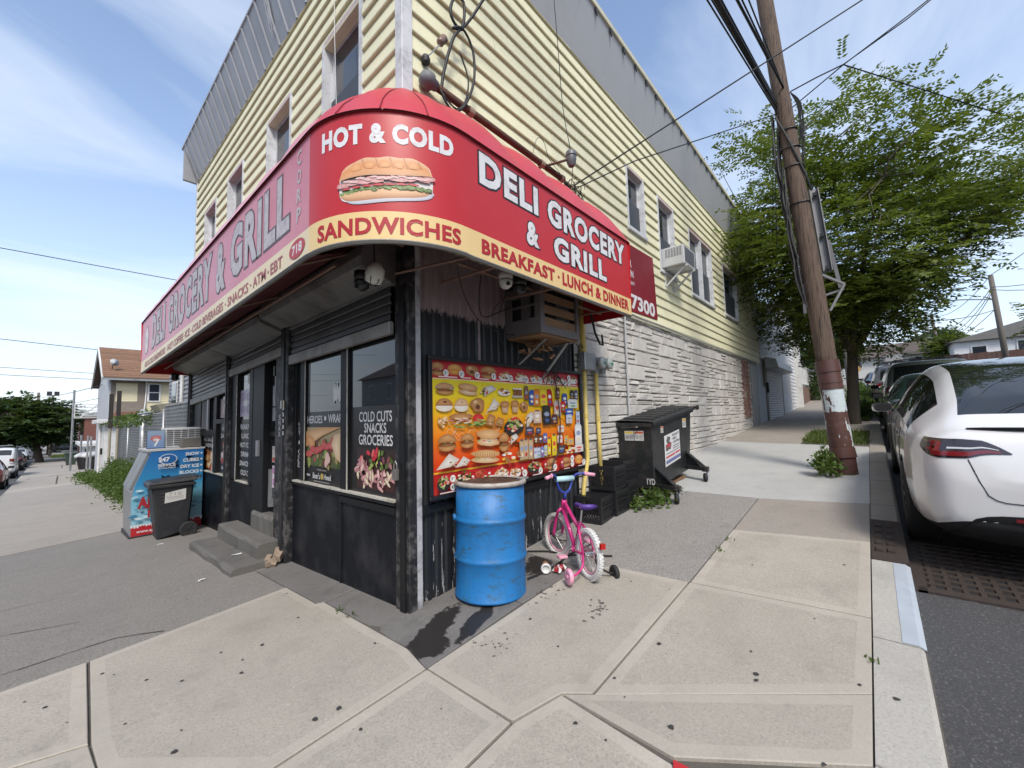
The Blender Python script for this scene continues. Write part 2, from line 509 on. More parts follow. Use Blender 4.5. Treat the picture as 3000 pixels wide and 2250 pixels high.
# slabs near the corner
slab([(-.32, 1.45), (-.32, .81), (-.27, .78), (-.27, -.40), (-.32, -.66), (-1.16, -.70), (-1.63, -.13), (-1.64, .13), (-1.59, 1.23)][::-1], C_NEW, walk)
slab([(-1.60, 1.225), (-1.645, .13), (-2.84, .62), (-2.84, 1.17)][::-1], C_NEW, walk)
slab([(-1.645, .12), (-1.63, -.14), (-2.84, -.55), (-2.84, .60)][::-1], C_NEWX, walk)
slab([(-1.62, -.16), (-1.16, -.72), (-2.1, -1.9), (-2.84, -1.2), (-2.84, -.57)][::-1], C_NEWX, walk)
slab([(-.32, -.67), (-.32, -1.32), (-.64, -1.335), (-1.9, -1.55), (-2.05, -1.8), (-1.16, -.71)], C_NEWX, walk)
slab([(-.315, -.665), (1.28, -.70), (1.44, -.97), (1.48, -1.555), (.06, -1.54), (-.03, -1.41), (-.31, -1.32)][::-1], C_NEW, walk)
slab([(.06, -1.545), (1.485, -1.56), (1.58, -2.617), (.82, -2.617)][::-1], C_NEW, walk)
slab([(1.49, -1.565), (2.75, -1.575), (2.95, -2.617), (1.585, -2.617)][::-1], C_NEW, walk)
slab([(-.03, -1.425), (.812, -2.617), (.35, -2.617), (-.058, -1.99)][::-1], C_NEWX, walk)
slab([(-.035, -1.415), (-.315, -1.33), (-.64, -1.345), (-1.9, -1.56), (-.7, -2.3), (-.09, -2.0)], C_NEW, walk)
# exposed aggregate, old slab, newer grey slab, then old slabs climbing the hill
slab([(1.30, -.02), (1.30, -.70), (1.45, -.97), (1.49, -1.555), (2.74, -1.57), (3.94, -1.585), (3.93, -.02)], C_ROUGH, walk, border=0, dz=-.004)
slab([(2.76, -1.58), (3.945, -1.59), (4.15, -2.617), (2.96, -2.617)][::-1], C_OLD, walk, border=0)
slab([(3.96, -.02), (3.96, -1.59), (4.16, -2.62), (6.5, -2.62), (6.5, -.02)], C_GREY, walk, border=.05, bmat=C_GREY)
slab([(6.51, -.02), (6.51, -2.62), (8.2, -2.62), (8.6, -.02)], C_GREY, walk, border=.05, bmat=C_GREY)
xs = [8.6, 10.8, 12.3, 13.8, 15.4, 18, 20.2, 22.4, 25, 28, 32, 37, 43, 50, 60]
for i in range(len(xs) - 1):
    a, b = xs[i], xs[i+1]
    yo = -1.55 if i == 0 else (-2.62 if i in (1, 2) else -1.95)
    slab([(a + (.0 if i else 0), -.02), (a - (.25 if i == 0 else 0), yo), (b, yo), (b, -.02)], C_OLD, walk, border=0)
# grimy apron along both walls
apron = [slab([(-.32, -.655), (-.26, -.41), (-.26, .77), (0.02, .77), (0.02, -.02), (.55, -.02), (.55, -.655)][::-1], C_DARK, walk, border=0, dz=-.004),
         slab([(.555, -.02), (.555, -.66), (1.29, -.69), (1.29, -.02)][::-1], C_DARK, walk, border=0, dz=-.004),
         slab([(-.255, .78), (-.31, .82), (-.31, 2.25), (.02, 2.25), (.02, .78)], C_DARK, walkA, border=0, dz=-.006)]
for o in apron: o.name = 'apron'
slab([(-2.84, 1.18), (-1.6, 1.235), (-.325, 1.46), (-.325, 2.26), (.02, 2.26), (.02, 4.5), (-2.84, 4.3)], ASPH_OLD, walkA, border=0, dz=-.003)
slab([(-2.84, 4.305), (.02, 4.505), (.02, 7.25), (-2.84, 6.35)], ASPH_OLD, walkA, border=0, dz=-.003)
C_DRIVE = concrete('driveway_concrete', (.33, .30, .265), .6, None, .4)
ys = [(6.36, 7.26), (14.5, 15.5), (22, 23.5), (24.2, 25.6), (33, 34.5), (42.5, 46), (52, 53), (60, 61), (75, 75)]
for i in range(len(ys) - 1):
    (a, a2), (b, b2) = ys[i], ys[i+1]
    xm = -2.2 + .25*i if i % 2 else None
    if xm is None or i < 2:
        slab([(-2.84, a), (.24, a2), (.24, b2 - .03), (-2.84, b - .03)], C_DRIVE if i != 2 else C_NEW, walkA, border=0)
    else:
        f = lambda x, p, q: p + (q - p) * (x + 2.84) / 3.08
        slab([(-2.84, a), (xm - .05, f(xm, a, a2)), (xm + .1, f(xm, b, b2) - .03), (-2.84, b - .03)], C_DRIVE, walkA, border=0)
        slab([(xm, f(xm, a, a2)), (.24, a2), (.24, b2 - .03), (xm + .15, f(xm, b, b2) - .03)], C_DRIVE, walkA, border=0)

# kerbs: separate stones, a pale iron-edged length, an iron drain hood
kerb = tag(MB().box(-.5, -.4, -2.80, -2.70, -.3, -.2).build('kerb', C_KERB), kind='structure')
tag(kerb, 'pale concrete kerb stones edging the sidewalk beside the white car', 'kerb')
def kstone(x0, x1, along='x', mat=C_KERB, y0=-2.835, y1=-2.622, parent=kerb, nm='kerb_stone'):
    mb = MB(); zz = []
    for u in (x0 + .006, x1 - .006):
        for w, d in ((y0, -.32), (y1, -.32), (y1, .001), (y0 + .02, .001), (y0, -.018)):
            p = (u, w) if along == 'x' else (w, u)
            zz.append((*p, g(*p) + d))
    mb.add(zz, [(0,1,2,3,4), (9,8,7,6,5)] + [(i, (i+1) % 5, 5+(i+1) % 5, 5+i) for i in range(5)])
    return mb.build(nm, mat, parent)
for a, b in ((-1.2, .36), (.36, 1.36), (1.36, 2.55)): kstone(a, b)
KERB_OLD = concrete('kerb_old', (.27, .245, .21), .5, None, .6)
xk = [3.6, 4.15, 5.3, 6.5, 7.9, 9.3, 10.8, 12.3, 13.9, 15.6, 18, 21, 25, 31, 38, 46, 60]
for a, b in zip(xk[:-1], xk[1:]): kstone(a, b, mat=KERB_OLD)
kerbA = tag(MB().box(-2.80, -2.70, 1, 1.1, -.4, -.3).build('kerb', C_KERB), kind='structure')
tag(kerbA, 'worn kerb stones edging the downhill sidewalk by the red car', 'kerb')
yk = [-1.2, 1.2, 4.3, 8, 12, 16, 20.5, 25, 30, 36, 43, 51, 60, 75]
for a, b in zip(yk[:-1], yk[1:]): kstone(a, b, 'y', KERB_OLD, parent=kerbA)
IRON = M('cast_iron', (.045, .034, .028), .75, metal=.2, var=.35, vs=18, bump=.5, bs=60)
kedge = MB()
for a, b in ((1.37, 1.95), (1.95, 2.53)):
    P = []
    for u in (a, b):
        P.append([(u, -2.839, g(u, 0) - .16), (u, -2.842, g(u, 0) - .012), (u, -2.815, g(u, 0) + .004), (u, -2.745, g(u, 0) + .004)])
    kedge.grid(P)
kedge.build('steel_edge', M('steel_edge', (.42, .47, .52), .5, metal=.2, var=.2, vs=10, dirt=(.2, .16, .12)), kerb)
drain = thing('storm_drain', 'rusty cast iron storm drain with kerb hood and square-holed grate', 'drain', (3.0, -2.9, .15))
mb = MB()
hx = [2.56, 3.0, 3.6]
for a, b in zip(hx[:-1], hx[1:]):
    mb.hexa([(a, -2.84, g(a,0)-.3), (b, -2.84, g(b,0)-.3), (b, -2.62, g(b,0)-.3), (a, -2.62, g(a,0)-.3)],
            [(a, -2.84, g(a,0)+.003), (b, -2.84, g(b,0)+.003), (b, -2.622, g(b,0)+.003), (a, -2.622, g(a,0)+.003)])
mb.build('hood', IRON, drain)
mb = MB(); bars_m = MB()
for i in range(5):
    for j in range(2):
        x = 2.74 + i*.155 + RND.uniform(-.01, .01)
        y = -2.77 + j*.075
        mb.box(x, x + .105, y, y + .045, g(x, 0)+.002, g(x + .1, 0)+.012)
mb.build('hood_relief', IRON, drain)
# grate: frame + bars, real holes over a flat black sheet that paints the shade below
gx0, gx1, gy0, gy1 = 2.48, 3.46, -3.62, -2.87
mb = MB()
def gbar(x0, x1, y0, y1):
    b = [(x0,y0),(x1,y0),(x1,y1),(x0,y1)]
    mb.hexa([(x, y, g(x, 0)-.17) for x, y in b], [(x, y, g(x, 0)-.118) for x, y in b])
gbar(gx0-.06, gx1+.06, gy0-.06, gy0+.02); gbar(gx0-.06, gx1+.06, gy1-.05, gy1+.02)
gbar(gx0-.06, gx0+.02, gy0, gy1); gbar(gx1-.02, gx1+.06, gy0, gy1)
mb.build('grate_frame', IRON, drain)
for i in range(1, 10):
    mb = MB(); x = gx0 + (gx1-gx0)*i/10; gbar(x-.016, x+.016, gy0+.02, gy1-.05); mb.build('grate_bar', IRON, drain)
for j in range(1, 9):
    y = gy0 + (gy1-gy0)*j/9; b = [(gx0+.02, y-.014), (gx1-.02, y-.014), (gx1-.02, y+.014), (gx0+.02, y+.014)]
    MB().hexa([(x, v, g(x, 0)-.165) for x, v in b], [(x, v, g(x, 0)-.121) for x, v in b]).build('grate_crossbar', IRON, drain)
MB().add([(x, y, g(x, 0)-.1315) for x, y in ((gx0,gy0),(gx1,gy0),(gx1,gy1),(gx0,gy1))], [(0,1,2,3)]).build('pit', DARKIN, drain)

# red tactile mat at the corner ramp
mat_red = M('tactile_red', (.42, .02, .025), .6, var=.15, vs=20)
tm = thing('tactile_paving', 'red tactile paving mat set in the corner ramp', 'paving', (-.35, -2.3, 0))
c0 = Vector((-.075, -1.995)); d1 = Vector((-.93, -.36)).normalized(); d2 = Vector((.02, -1)).normalized()
q = [c0, c0 + d1*.7, c0 + d1*.7 + d2*.6, c0 + d2*.6]
MB().prism([(p.x, p.y, g(p.x, p.y)-.02) for p in q], (0, 0, .026)).build('mat', mat_red, tm)
mb = MB()
for i in range(1, 12):
    for j in range(1, 10):
        p = c0 + d1*(.058*i) + d2*(.058*j)
        mb.lathe([(.014, .0055), (.010, .011), (0.0001, .0115)], 6, Matrix.Translation((p.x, p.y, g(p.x, p.y))))
tag(mb.build('domes', mat_red, tm), kind='stuff')

# gum spots, grease, cracks, wet patch
GUM = M('old_gum', (.035, .033, .032), .8, var=.3)
mb = MB()
spots = [(-1.26,.39),(-.97,.34),(-1.03,.57),(-1.02,.18),(-.8,-.8),(-1.4,-.26),(-.91,-.56),(-1.78,.74),(-1.55,.93),(-.52,.66),(-.8,-.58),(-.83,.44),(-1.39,.59),(-.38,1.27),(-.37,-.18),
         (.63,-1.66),(.22,-1.58),(.08,-1.93),(2.0,-1.89),(2.33,-2.46),(.61,-2.17),(.66,-2.16),(.83,-2.7),(-.15,-1.57),(.25,-2.47),(.27,-1.18),(.41,-.85),(1.26,-1.19),(.85,-2.57)]
def decal(mb, x, y, r, n=9, wob=.35, dz=.004, rx=1, ry=1, rot=0):
    P = [(x, y, g(x, y) + dz)]
    for i in range(n):
        a = 2*pi*i/n; k = r*(1 + RND.uniform(-wob, wob)); ux, uy = rx*k*cos(a), ry*k*sin(a)
        px, py = x + ux*cos(rot) - uy*sin(rot), y + ux*sin(rot) + uy*cos(rot)
        P.append((px, py, g(px, py) + dz))
    mb.add(P, [(0, 1+i, 1+(i+1) % n) for i in range(n)])
for x, y in spots: decal(mb, x, y, RND.uniform(.007, .014), 11, .25)
for i in range(150):
    x, y = RND.uniform(-2, 3.5), RND.uniform(-2.5, 5)
    if (x > -.05 and y > -.1) or RND.random() < .2: continue
    decal(mb, x, y, RND.uniform(.003, .007), 7)
tag(mb.build('gum_spots', GUM), 'scattered black gum spots trodden into the sidewalk', 'stain', kind='stuff')
mb = MB()
for i in range(26):
    decal(mb, .80 + RND.gauss(0, .11), -1.17 + RND.gauss(0, .035), RND.uniform(.004, .014), 8, .6)
for i in range(26):
    decal(mb, RND.uniform(.55, 1.2), -.74 + RND.gauss(0, .05), RND.uniform(.004, .014), 8, .6)
for i in range(22):
    decal(mb, RND.uniform(-.05, .25), RND.uniform(-.95, -.7), RND.uniform(.003, .010), 8, .6)
tag(mb.build('grease_spatter', M('grease', (.11, .10, .09), .7, var=.5, vs=30)), 'dark grease spatter on the pale slab beside the blue drum', 'stain', kind='stuff')
wet_spots(C_DARK, [(-.05, -.38, .34, .10, .35), (.20, -.54, .26, .07, .3), (-.17, -.52, .13, .10, 0), (1.15, -.35, .22, .12, .5)])
mb = MB()
def crack(pts, w=.008):
    P = []
    for i, (x, y) in enumerate(pts):
        P.append((x, y))
    for (a, b) in zip(P[:-1], P[1:]):
        n = max(2, int(hypot(b[0]-a[0], b[1]-a[1]) / .12)); prev = None
        for k in range(n + 1):
            x = a[0] + (b[0]-a[0])*k/n + (RND.gauss(0, .016) if 0 < k < n else 0); y = a[1] + (b[1]-a[1])*k/n + (RND.gauss(0, .016) if 0 < k < n else 0)
            if prev:
                dx, dy = x-prev[0], y-prev[1]; l = hypot(dx, dy) + 1e-6; nx, ny = -dy/l*w*RND.uniform(.4, 1)/1, dx/l*w*RND.uniform(.4, 1)
                q = [(prev[0]-nx, prev[1]-ny), (x-nx, y-ny), (x+nx, y+ny), (prev[0]+nx, prev[1]+ny)]
                mb.add([(u, v, g(u, v) + .0035) for u, v in q], [(0,1,2,3)])
            prev = (x, y)
crack([(-2.8, 1.55), (-1.9, 1.5), (-1.45, 1.52), (-1.2, 1.34)]); crack([(-2.8, 2.6), (-2.2, 2.5), (-1.6, 2.2)], .005)
crack([(-2.4, 3.3), (-1.0, 3.1)], .005); crack([(-2.2, 6.9), (-2.1, 8.4)], .02); crack([(-2.5, 20.5), (-1.9, 24)], .05); crack([(-1.2, 22), (-1.0, 24)], .06)
crack([(-1.2, 33), (-1.5, 40)], .06); crack([(-2.5, 30), (-2.2, 42)], .06)
tag(mb.build('pavement_cracks', JOINT), 'dark cracks wandering over the worn grey pavement', 'crack', kind='stuff')
# ================================================================== the corner shop building
def siding_mat(name, col):
    t = NT(name)
    c = t.mix(t.noise(2.2, 6, .6), mul(col, .88), mul(col, 1.1))
    c = t.mix(t.math('MULTIPLY', t.ramp(t.noise(5, 7, .7, sc=(1, 1, .25)), .52, .75), .32), c, (.50, .52, .33))
    c = t.mix(t.math('MULTIPLY', t.ramp(t.noise(26, 3, .7), .66, .74), .35), c, (.24, .22, .15))
    c = t.mix(t.math('MULTIPLY', t.objrand(), .25), c, mul(col, .82))
    t.color(c); t.rough(.55); t.bump(t.noise(60, 4, .6, sc=(1, 1, 4)), .12, .01)
    return t.mat
SIDING = siding_mat('yellow_siding', (.73, .695, .475))
TRIM = M('weathered_white_trim', (.60, .61, .62), .6, var=.12, vs=5, dirt=(.25, .24, .24), dirt_amt=.6, dvs=9, sc=(1, 1, .2))
PINK = M('reveal_paint', (.50, .40, .39), .6, var=.15)
PANE = glass('window_pane', (.02, .025, .035), .04)
SCREEN = M('insect_screen', (.05, .058, .07), .55, var=.25, vs=40)
GREYMET = M('grey_metal_panel', (.34, .345, .36), .42, metal=.25, var=.10, vs=1.5, dirt=(.22, .22, .23), dirt_amt=.3)
GREYFLAT = M('grey_sheet', (.40, .405, .415), .5, var=.06, vs=1.2, dirt=(.28, .28, .29), dirt_amt=.4, dvs=1.2)

shop = thing('corner_shop', 'two-storey corner shop with pale yellow siding, black storefront and stone side wall', 'building')
def plA(u, d, z): return (-d, u, z)
def plB(u, d, z): return (u, -d, z)
WA = [(.676, 1.41, 4.2, 5.44), (2.36, 3.10, 4.2, 5.42), (4.20, 4.92, 4.2, 5.40), (5.70, 6.40, 4.2, 5.36)]
WB = [(4.15, 4.73, 4.40, 5.38), (5.41, 6.13, 4.02, 5.36), (7.10, 8.64, 3.94, 5.31), (9.72, 11.1, 3.95, 5.24)]

core = MB()
core.box(.10, 13.7, .10, 7.16, 2.9, 6.3); core.box(.30, 13.7, .12, 7.16, -1.2, 2.9)
core.build('wall_core', DARKIN, shop)
MB().box(.0, 13.7, 7.16, 7.22, -1.2, 6.3).build('back_wall', M('grey_clapboard', (.25, .26, .28), .6, var=.1), shop)
SP = .1755
def siding(pl, u0, u1, wins, z0, n):
    for i in range(n):
        za, zb = z0 + i*SP, z0 + (i+1)*SP
        cuts = sorted([(w[0] - .01, w[1] + .01) for w in wins if w[2] - .06 < (za+zb)/2 < w[3] + .06])
        u = u0; segs = []
        for a, b in cuts: segs.append((u, a)); u = b
        segs.append((u, u1)); out = []
        for a, b in segs:                       # boards come in lengths, butted end to end
            cutp = a + RND.uniform(1.0, 3.66)
            while b - cutp > .5: out.append((a, cutp - .0015)); a = cutp + .0015; cutp = a + 3.66
            out.append((a, b))
        segs = out
        for a, b in segs:
            j = RND.uniform(-.0025, .0025)
            mb = MB()
            pts = [(-.10, za), (.034 + j, za), (.037 + j, za + .010), (.008 + j, zb + .004), (-.10, zb + .004)]
            vs = [pl(a, d, z) for d, z in pts] + [pl(b, d, z) for d, z in pts]
            mb.add(vs, [(4,3,2,1,0), (5,6,7,8,9)] + [(k, (k+1) % 5, 5+(k+1) % 5, 5+k) for k in range(5)])
            mb.build('siding_board', SIDING, shop)
siding(plA, .035, 7.19, WA, 2.96, 19)
siding(plB, .035, 13.69, WB, 2.96, 19)
MB().box(-.04, .065, -.04, .065, 2.92, 6.30).build('corner_trim', TRIM, shop, bevel=.006)
MB().box(-.035, .05, 7.14, 7.24, 2.9, 6.3).build('corner_trim', TRIM, shop, bevel=.006)
MB().box(0, 13.7, -.034, .06, 2.90, 2.957).build('drip_edge', M('stained_drip', (.42, .42, .33), .6, var=.25, dirt=(.1, .1, .08)), shop)
MB().box(0, 13.7, -.034, .03, 6.298, 6.36).build('frieze_board', SIDING, shop)
MB().box(-.034, -.002, .066, 7.2, 6.298, 6.36).build('frieze_board', SIDING, shop)

def window(pl, w, ac=False, double=False):
    u0, u1, z0, z1 = w
    b = lambda mb, a, c, d0, d1, e, f, m=0: mb.hexa([pl(a,d0,e),pl(c,d0,e),pl(c,d1,e),pl(a,d1,e)], [pl(a,d0,f),pl(c,d0,f),pl(c,d1,f),pl(a,d1,f)], m)
    fr = MB()
    b(fr, u0-.055, u0, -.11, .036, z0-.05, z1+.05); b(fr, u1, u1+.055, -.11, .036, z0-.05, z1+.05)
    b(fr, u0, u1, -.11, .036, z1, z1+.05, 1)
    fo = fr.build('window', [TRIM, PINK], shop)
    b(MB(), 0, 0, 0, 0, 0, 0)
    sl = MB(); b(sl, u0-.07, u1+.07, -.11, .06, z0-.06, z0-.005); sl.build('sill', TRIM, fo)
    ranges = [(u0, u1)] if not double else [(u0, (u0+u1)/2-.04), ((u0+u1)/2+.04, u1)]
    if double:
        mu = MB(); b(mu, (u0+u1)/2-.04, (u0+u1)/2+.04, -.11, .03, z0, z1); mu.build('mullion', TRIM, fo)
    zm = (z0+z1)/2
    for a, c in ranges:
        for (e, f, dd, dark) in ((zm-.02, z1-.001, -.055, False), (z0+.001, zm+.02, -.08, True)):
            s = MB()
            b(s, a+.001, a+.04, dd-.03, dd, e, f); b(s, c-.04, c-.001, dd-.03, dd, e, f); b(s, a+.04, c-.04, dd-.03, dd, e, e+.04); b(s, a+.04, c-.04, dd-.03, dd, f-.04, f)
            so = s.build('sash', TRIM, fo)
            p = MB(); b(p, a+.04, c-.04, dd-.02, dd-.014, e+.04, f-.04); p.build('pane', PANE, so)
        s = MB(); b(s, a+.002, c-.002, -.05, -.045, z0+.002, zm+.03); s.build('screen', SCREEN, fo)
    return fo
for w in WA: window(plA, w)
for k, w in enumerate(WB): window(plB, w, double=(k == 2))

# flaring metal parapet: separate ribbed panels
def parapet(pl, u0, u1, step, flare, zt, mat, seam=.012, name='parapet_panel'):
    n = int(round((u1-u0)/step))
    for i in range(n):
        a, b = u0 + (u1-u0)*i/n, u0 + (u1-u0)*(i+1)/n
        mb = MB()
        o = RND.uniform(0, .004)
        prof = lambda u, e: [pl(u, .03+e, 6.30), pl(u, .03+flare+e, zt)]
        P0 = prof(a, .002+o); P1 = prof(a+.02, seam+.01+o); P2 = prof(a+.05, .003+o); P3 = prof(b+.004, .001+o)
        mb.grid([P0, P1, P2, P3]); mb.build(name, mat, shop, recalc=False)
parapet(plA, -.02, 7.26, .27, .23, 6.93, GREYMET)
parapet(plB, -.02, 13.75, .84, .20, 7.02, GREYFLAT, -.006)
MB().box(-.28, .3, -.24, 7.30, 6.93, 6.985).build('parapet_cap', GREYMET, shop, bevel=.01)
CAPY = M('parapet_cap_cream', (.52, .49, .36), .6, var=.15, dirt=(.25, .22, .15))
MB().box(.3, 13.8, -.262, .4, 7.025, 7.12).build('parapet_cap', CAPY, shop, bevel=.01)
MB().box(-.25, .5, 7.20, 7.27, 6.3, 6.93).build('parapet_end', GREYMET, shop)
mb = MB()
for i in range(33):  # dark wedges stand in for the V-shaped rib shadows under the cap
    u = .4 + i*.42
    mb.hexa([(u, -.238, 6.99), (u+.05, -.238, 6.93), (u+.055, -.25, 6.93), (u, -.25, 6.99)], [(u, -.235, 7.025), (u+.05, -.235, 7.025), (u+.05, -.255, 7.025), (u, -.255, 7.025)])
tag(mb.build('drip_notch', DARKM, shop), kind='stuff')
# scar where the paint is torn off the parapet
mb = MB()
for k in range(3):
    pts = []
    for i in range(9):
        t_ = i/8; zz = 6.86 - t_*.42; dd = .03 + .23*(zz-6.3)/.63 + .014
        pts.append((2.62 + k*.05 + t_*.10 + RND.uniform(-.012, .012), zz, dd))
    w_ = [.004 + .022*sin(pi*i/8)*(1 - .3*k) for i in range(9)]
    mb.grid([[plA(u - ww, d, z) for (u, z, d), ww in zip(pts, w_)], [plA(u + ww, d, z) for (u, z, d), ww in zip(pts, w_)]])
mb.build('torn_strip', WHITEP, shop, recalc=False)

# --- stone veneer on the hill side
def stone_mat():
    t = NT('painted_stone')
    c = t.mix(t.noise(9, 7, .65), (.42, .40, .37), (.70, .675, .63))
    c = t.mix(t.math('MULTIPLY', t.objrand(), .40), c, (.36, .335, .30))
    c = t.mix(t.math('MULTIPLY', t.ramp(t.noise(3, 6, .7), .55, .75), .5), c, (.33, .24, .18))
    c = t.mix(t.ramp(t.noise(30, 5, .7), .60, .68), c, (.62, .61, .6))
    t.color(c); t.rough(.8); t.bump(t.noise(22, 8, .7, dist=.6), .9, .02)
    return t.mat
STONE = stone_mat()
MORTAR = M('mortar', (.15, .135, .115), .95, var=.3, vs=8, bump=.5, bs=30)
swall = MB().box(2.33, 12.05, .004, .12, -.6, 2.90).build('stone_wall', MORTAR, shop)
stones = []
R3 = random.Random(21)
zr = -.3
while zr < 2.88:
    Hh = R3.choice((.19, .22, .235)); zt = min(zr + Hh, 2.895)
    x = 2.33
    while x < 12.05:
        w = R3.uniform(.22, .62); xe = min(x + w, 12.05)
        if 12.05 - xe < .12: xe = 12.05
        r = R3.random()
        if r < .30: cells = [(x, xe, zr, zt)]
        elif r < .75:
            zm = zr + (zt-zr)*R3.choice((.5, .38, .62)); c = x + (xe-x)*R3.uniform(.35, .65)
            cells = [(x, xe, zr, zm), (x, c, zm, zt), (c, xe, zm, zt)] if R3.random() < .4 else [(x, xe, zr, zm), (x, xe, zm, zt)]
        else:
            a, b = zr + (zt-zr)/3, zr + (zt-zr)*2/3
            cells = [(x, xe, zr, a), (x, xe, a, b), (x, xe, b, zt)]
        for c in cells:
            if c[3] > g((c[0]+c[1])/2, 0) - .05 and c[1]-c[0] > .03: stones.append(c)
        x = xe
    zr = zt
    if zt >= 2.89: break
def stone_geo(mb, c):
    x0, x1, z0, z1 = c; j = .0055; x0 += j; x1 -= j; z0 += j*.8; z1 -= j*.8
    d = R3.uniform(.016, .036); e = .012
    nx = 3
    us = [x0 + e + (x1-x0-2*e)*k/(nx-1) for k in range(nx)]; ws = [z0 + e, z1 - e]
    outer = [(x0, z0), (x1, z0), (x1, z1), (x0, z1)]
    vs = [(x, .02, z) for x, z in outer] + [(x, -d*.45, z) for x, z in outer]
    fr = [(us[0], ws[0]), (us[1], ws[0] + R3.uniform(-.004, .004)), (us[2], ws[0]), (us[2], ws[1]), (us[1], ws[1] + R3.uniform(-.004, .004)), (us[0], ws[1])]
    vs += [(x + R3.uniform(-.004, .004), -d + R3.uniform(-.010, .006), z) for x, z in fr]
    mb.add(vs, [(0,1,5,4), (1,2,6,5), (2,3,7,6), (3,0,4,7), (4,5,10,9,8) if False else (4,5,10,9,8), (5,6,11,10), (6,7,13,12,11), (7,4,8,13), (8,9,12,13), (9,10,11,12)])
def seen_size(c):
    cx, cz = (c[0]+c[1])/2, (c[2]+c[3])/2
    d2 = (cx-CAM_LOC.x)**2 + CAM_LOC.y**2
    return (c[1]-c[0])*(c[3]-c[2])/d2**1.5
stones.sort(key=seen_size, reverse=True)
for c in stones[:296]:
    mb = MB(); stone_geo(mb, c); mb.build('stone', STONE, swall, recalc=False)
mb = MB()
for c in stones[296:]: stone_geo(mb, c)
tag(mb.build('far_stones', STONE, swall, recalc=False), kind='stuff')
# bricked-up slit window and grey side door
bw = MB(); BRICK = M('old_brick', (.20, .095, .07), .9, var=.5, vs=14, dirt=(.42, .38, .34), dirt_amt=.75, dvs=6, bump=.4)
for r in range(24):
    for c in range(3):
        x = 10.95 + c*.27 + (.1 if r % 2 else 0)
        zz = 1.22 + r*.068
        bw.box(x, x + .25, -.052, -.01, zz, zz + .058)
tag(bw.build('bricked_window', BRICK, shop), kind='stuff')
dr = MB().box(12.06, 13.10, -.02, .08, .70, 2.90).build('door', M('grey_door_frame', (.12, .125, .13), .5), shop)
MB().box(12.16, 12.98, -.035, -.019, .86, 2.80).build('leaf', M('grey_door', (.27, .28, .29), .5, var=.1, dirt=(.15, .15, .15)), dr)
MB().lathe([(.025, 0), (.03, .03), (.0001, .05)], 8, Matrix.Translation((12.26, -.036, 1.85)) @ Matrix.Rotation(pi/2, 4, 'X')).build('knob', GALV, dr)
MB().box(13.1, 13.7, -.03, .1, .5, 2.9).build('pilaster', M('mosaic_tile', (.34, .37, .41), .6, var=.75, vs=38), shop)

# --- black corrugated wall on the hill side with mauve paint above
def chipped_mat():
    t = NT('chipped_black_wall')
    x, y, z = t.xyz()
    blk = t.mix(t.noise(18, 4), (.007, .008, .010), (.018, .02, .024))
    mau = t.mix(t.noise(7, 5), (.22, .165, .17), (.30, .235, .24))
    edge = t.math('ADD', z, t.math('MULTIPLY', t.math('SUBTRACT', t.noise(55, 3, .8, sc=(1, 1, .12)), .5), .22))
    up = t.math('GREATER_THAN', edge, 2.335)
    lf = t.math('LESS_THAN', x, 1.17)
    gap = t.math('LESS_THAN', t.math('ABSOLUTE', t.math('SUBTRACT', t.math('ADD', x, t.math('MULTIPLY', t.noise(20, 3), .015)), .79)), .016)
    gap = t.math('MULTIPLY', gap, t.math('GREATER_THAN', z, 1.95))
    c = t.mix(t.math('MAXIMUM', t.math('MULTIPLY', up, lf), gap), blk, mau)
    # vertical flakes of paint worn off, thicker near the pavement where people kick it
    fl = t.noise(26, 5, .75, sc=(1, 1, .10))
    lim = t.math('ADD', t.math('MULTIPLY', t.math('MINIMUM', t.math('MAXIMUM', t.math('SUBTRACT', z, .05), 0.0), .8), .20), .555)
    chips = t.math('GREATER_THAN', fl, lim)
    low = t.math('LESS_THAN', z, .80)
    c = t.mix(t.math('MULTIPLY', t.math('MULTIPLY', chips, low), .8), c, (.42, .42, .43))
    scr = t.ramp(t.noise(40, 6, .8), .66, .70)
    c = t.mix(t.math('MULTIPLY', scr, t.math('MULTIPLY', low, .6)), c, (.3, .3, .3))
    t.color(c); t.rough(.5); t.bump(t.noise(40, 4, sc=(1, 1, .2)), .2, .01)
    return t.mat
CHIP = chipped_mat()
xs_ = []; x = .06
while x < 2.34:
    xs_ += [(x, -.012), (x + .015, -.026), (x + .05, -.026), (x + .065, -.012)]; x += .098
P = [[(min(u, 2.345), d, -.25), (min(u, 2.345), d, 2.93)] for u, d in xs_] + [[(2.345, .05, -.25), (2.345, .05, 2.93)]]
MB().grid(P).build('corrugated_wall', CHIP, shop, recalc=False)
MB().box(2.335, 2.36, -.045, .05, -.1, 2.9).build('edge_trim', BLACK, shop)
mb = MB(); mb.box(.055, .10, -.06, -.002, -.02, 2.9)
mb.build('corner_strip', M('worn_white_strip', (.40, .40, .42), .6, var=.3, vs=4, dirt=(.04, .04, .045), dirt_amt=.8, dvs=7, sc=(1, 1, .2)), shop)
MB().box(.1, 2.34, -.042, .0, -.2, .035).build('wall_footing', C_DARK, shop)
MB().box(.02, 2.34, -.05, .02, .70, .765).build('board_rail', BLACK, shop)

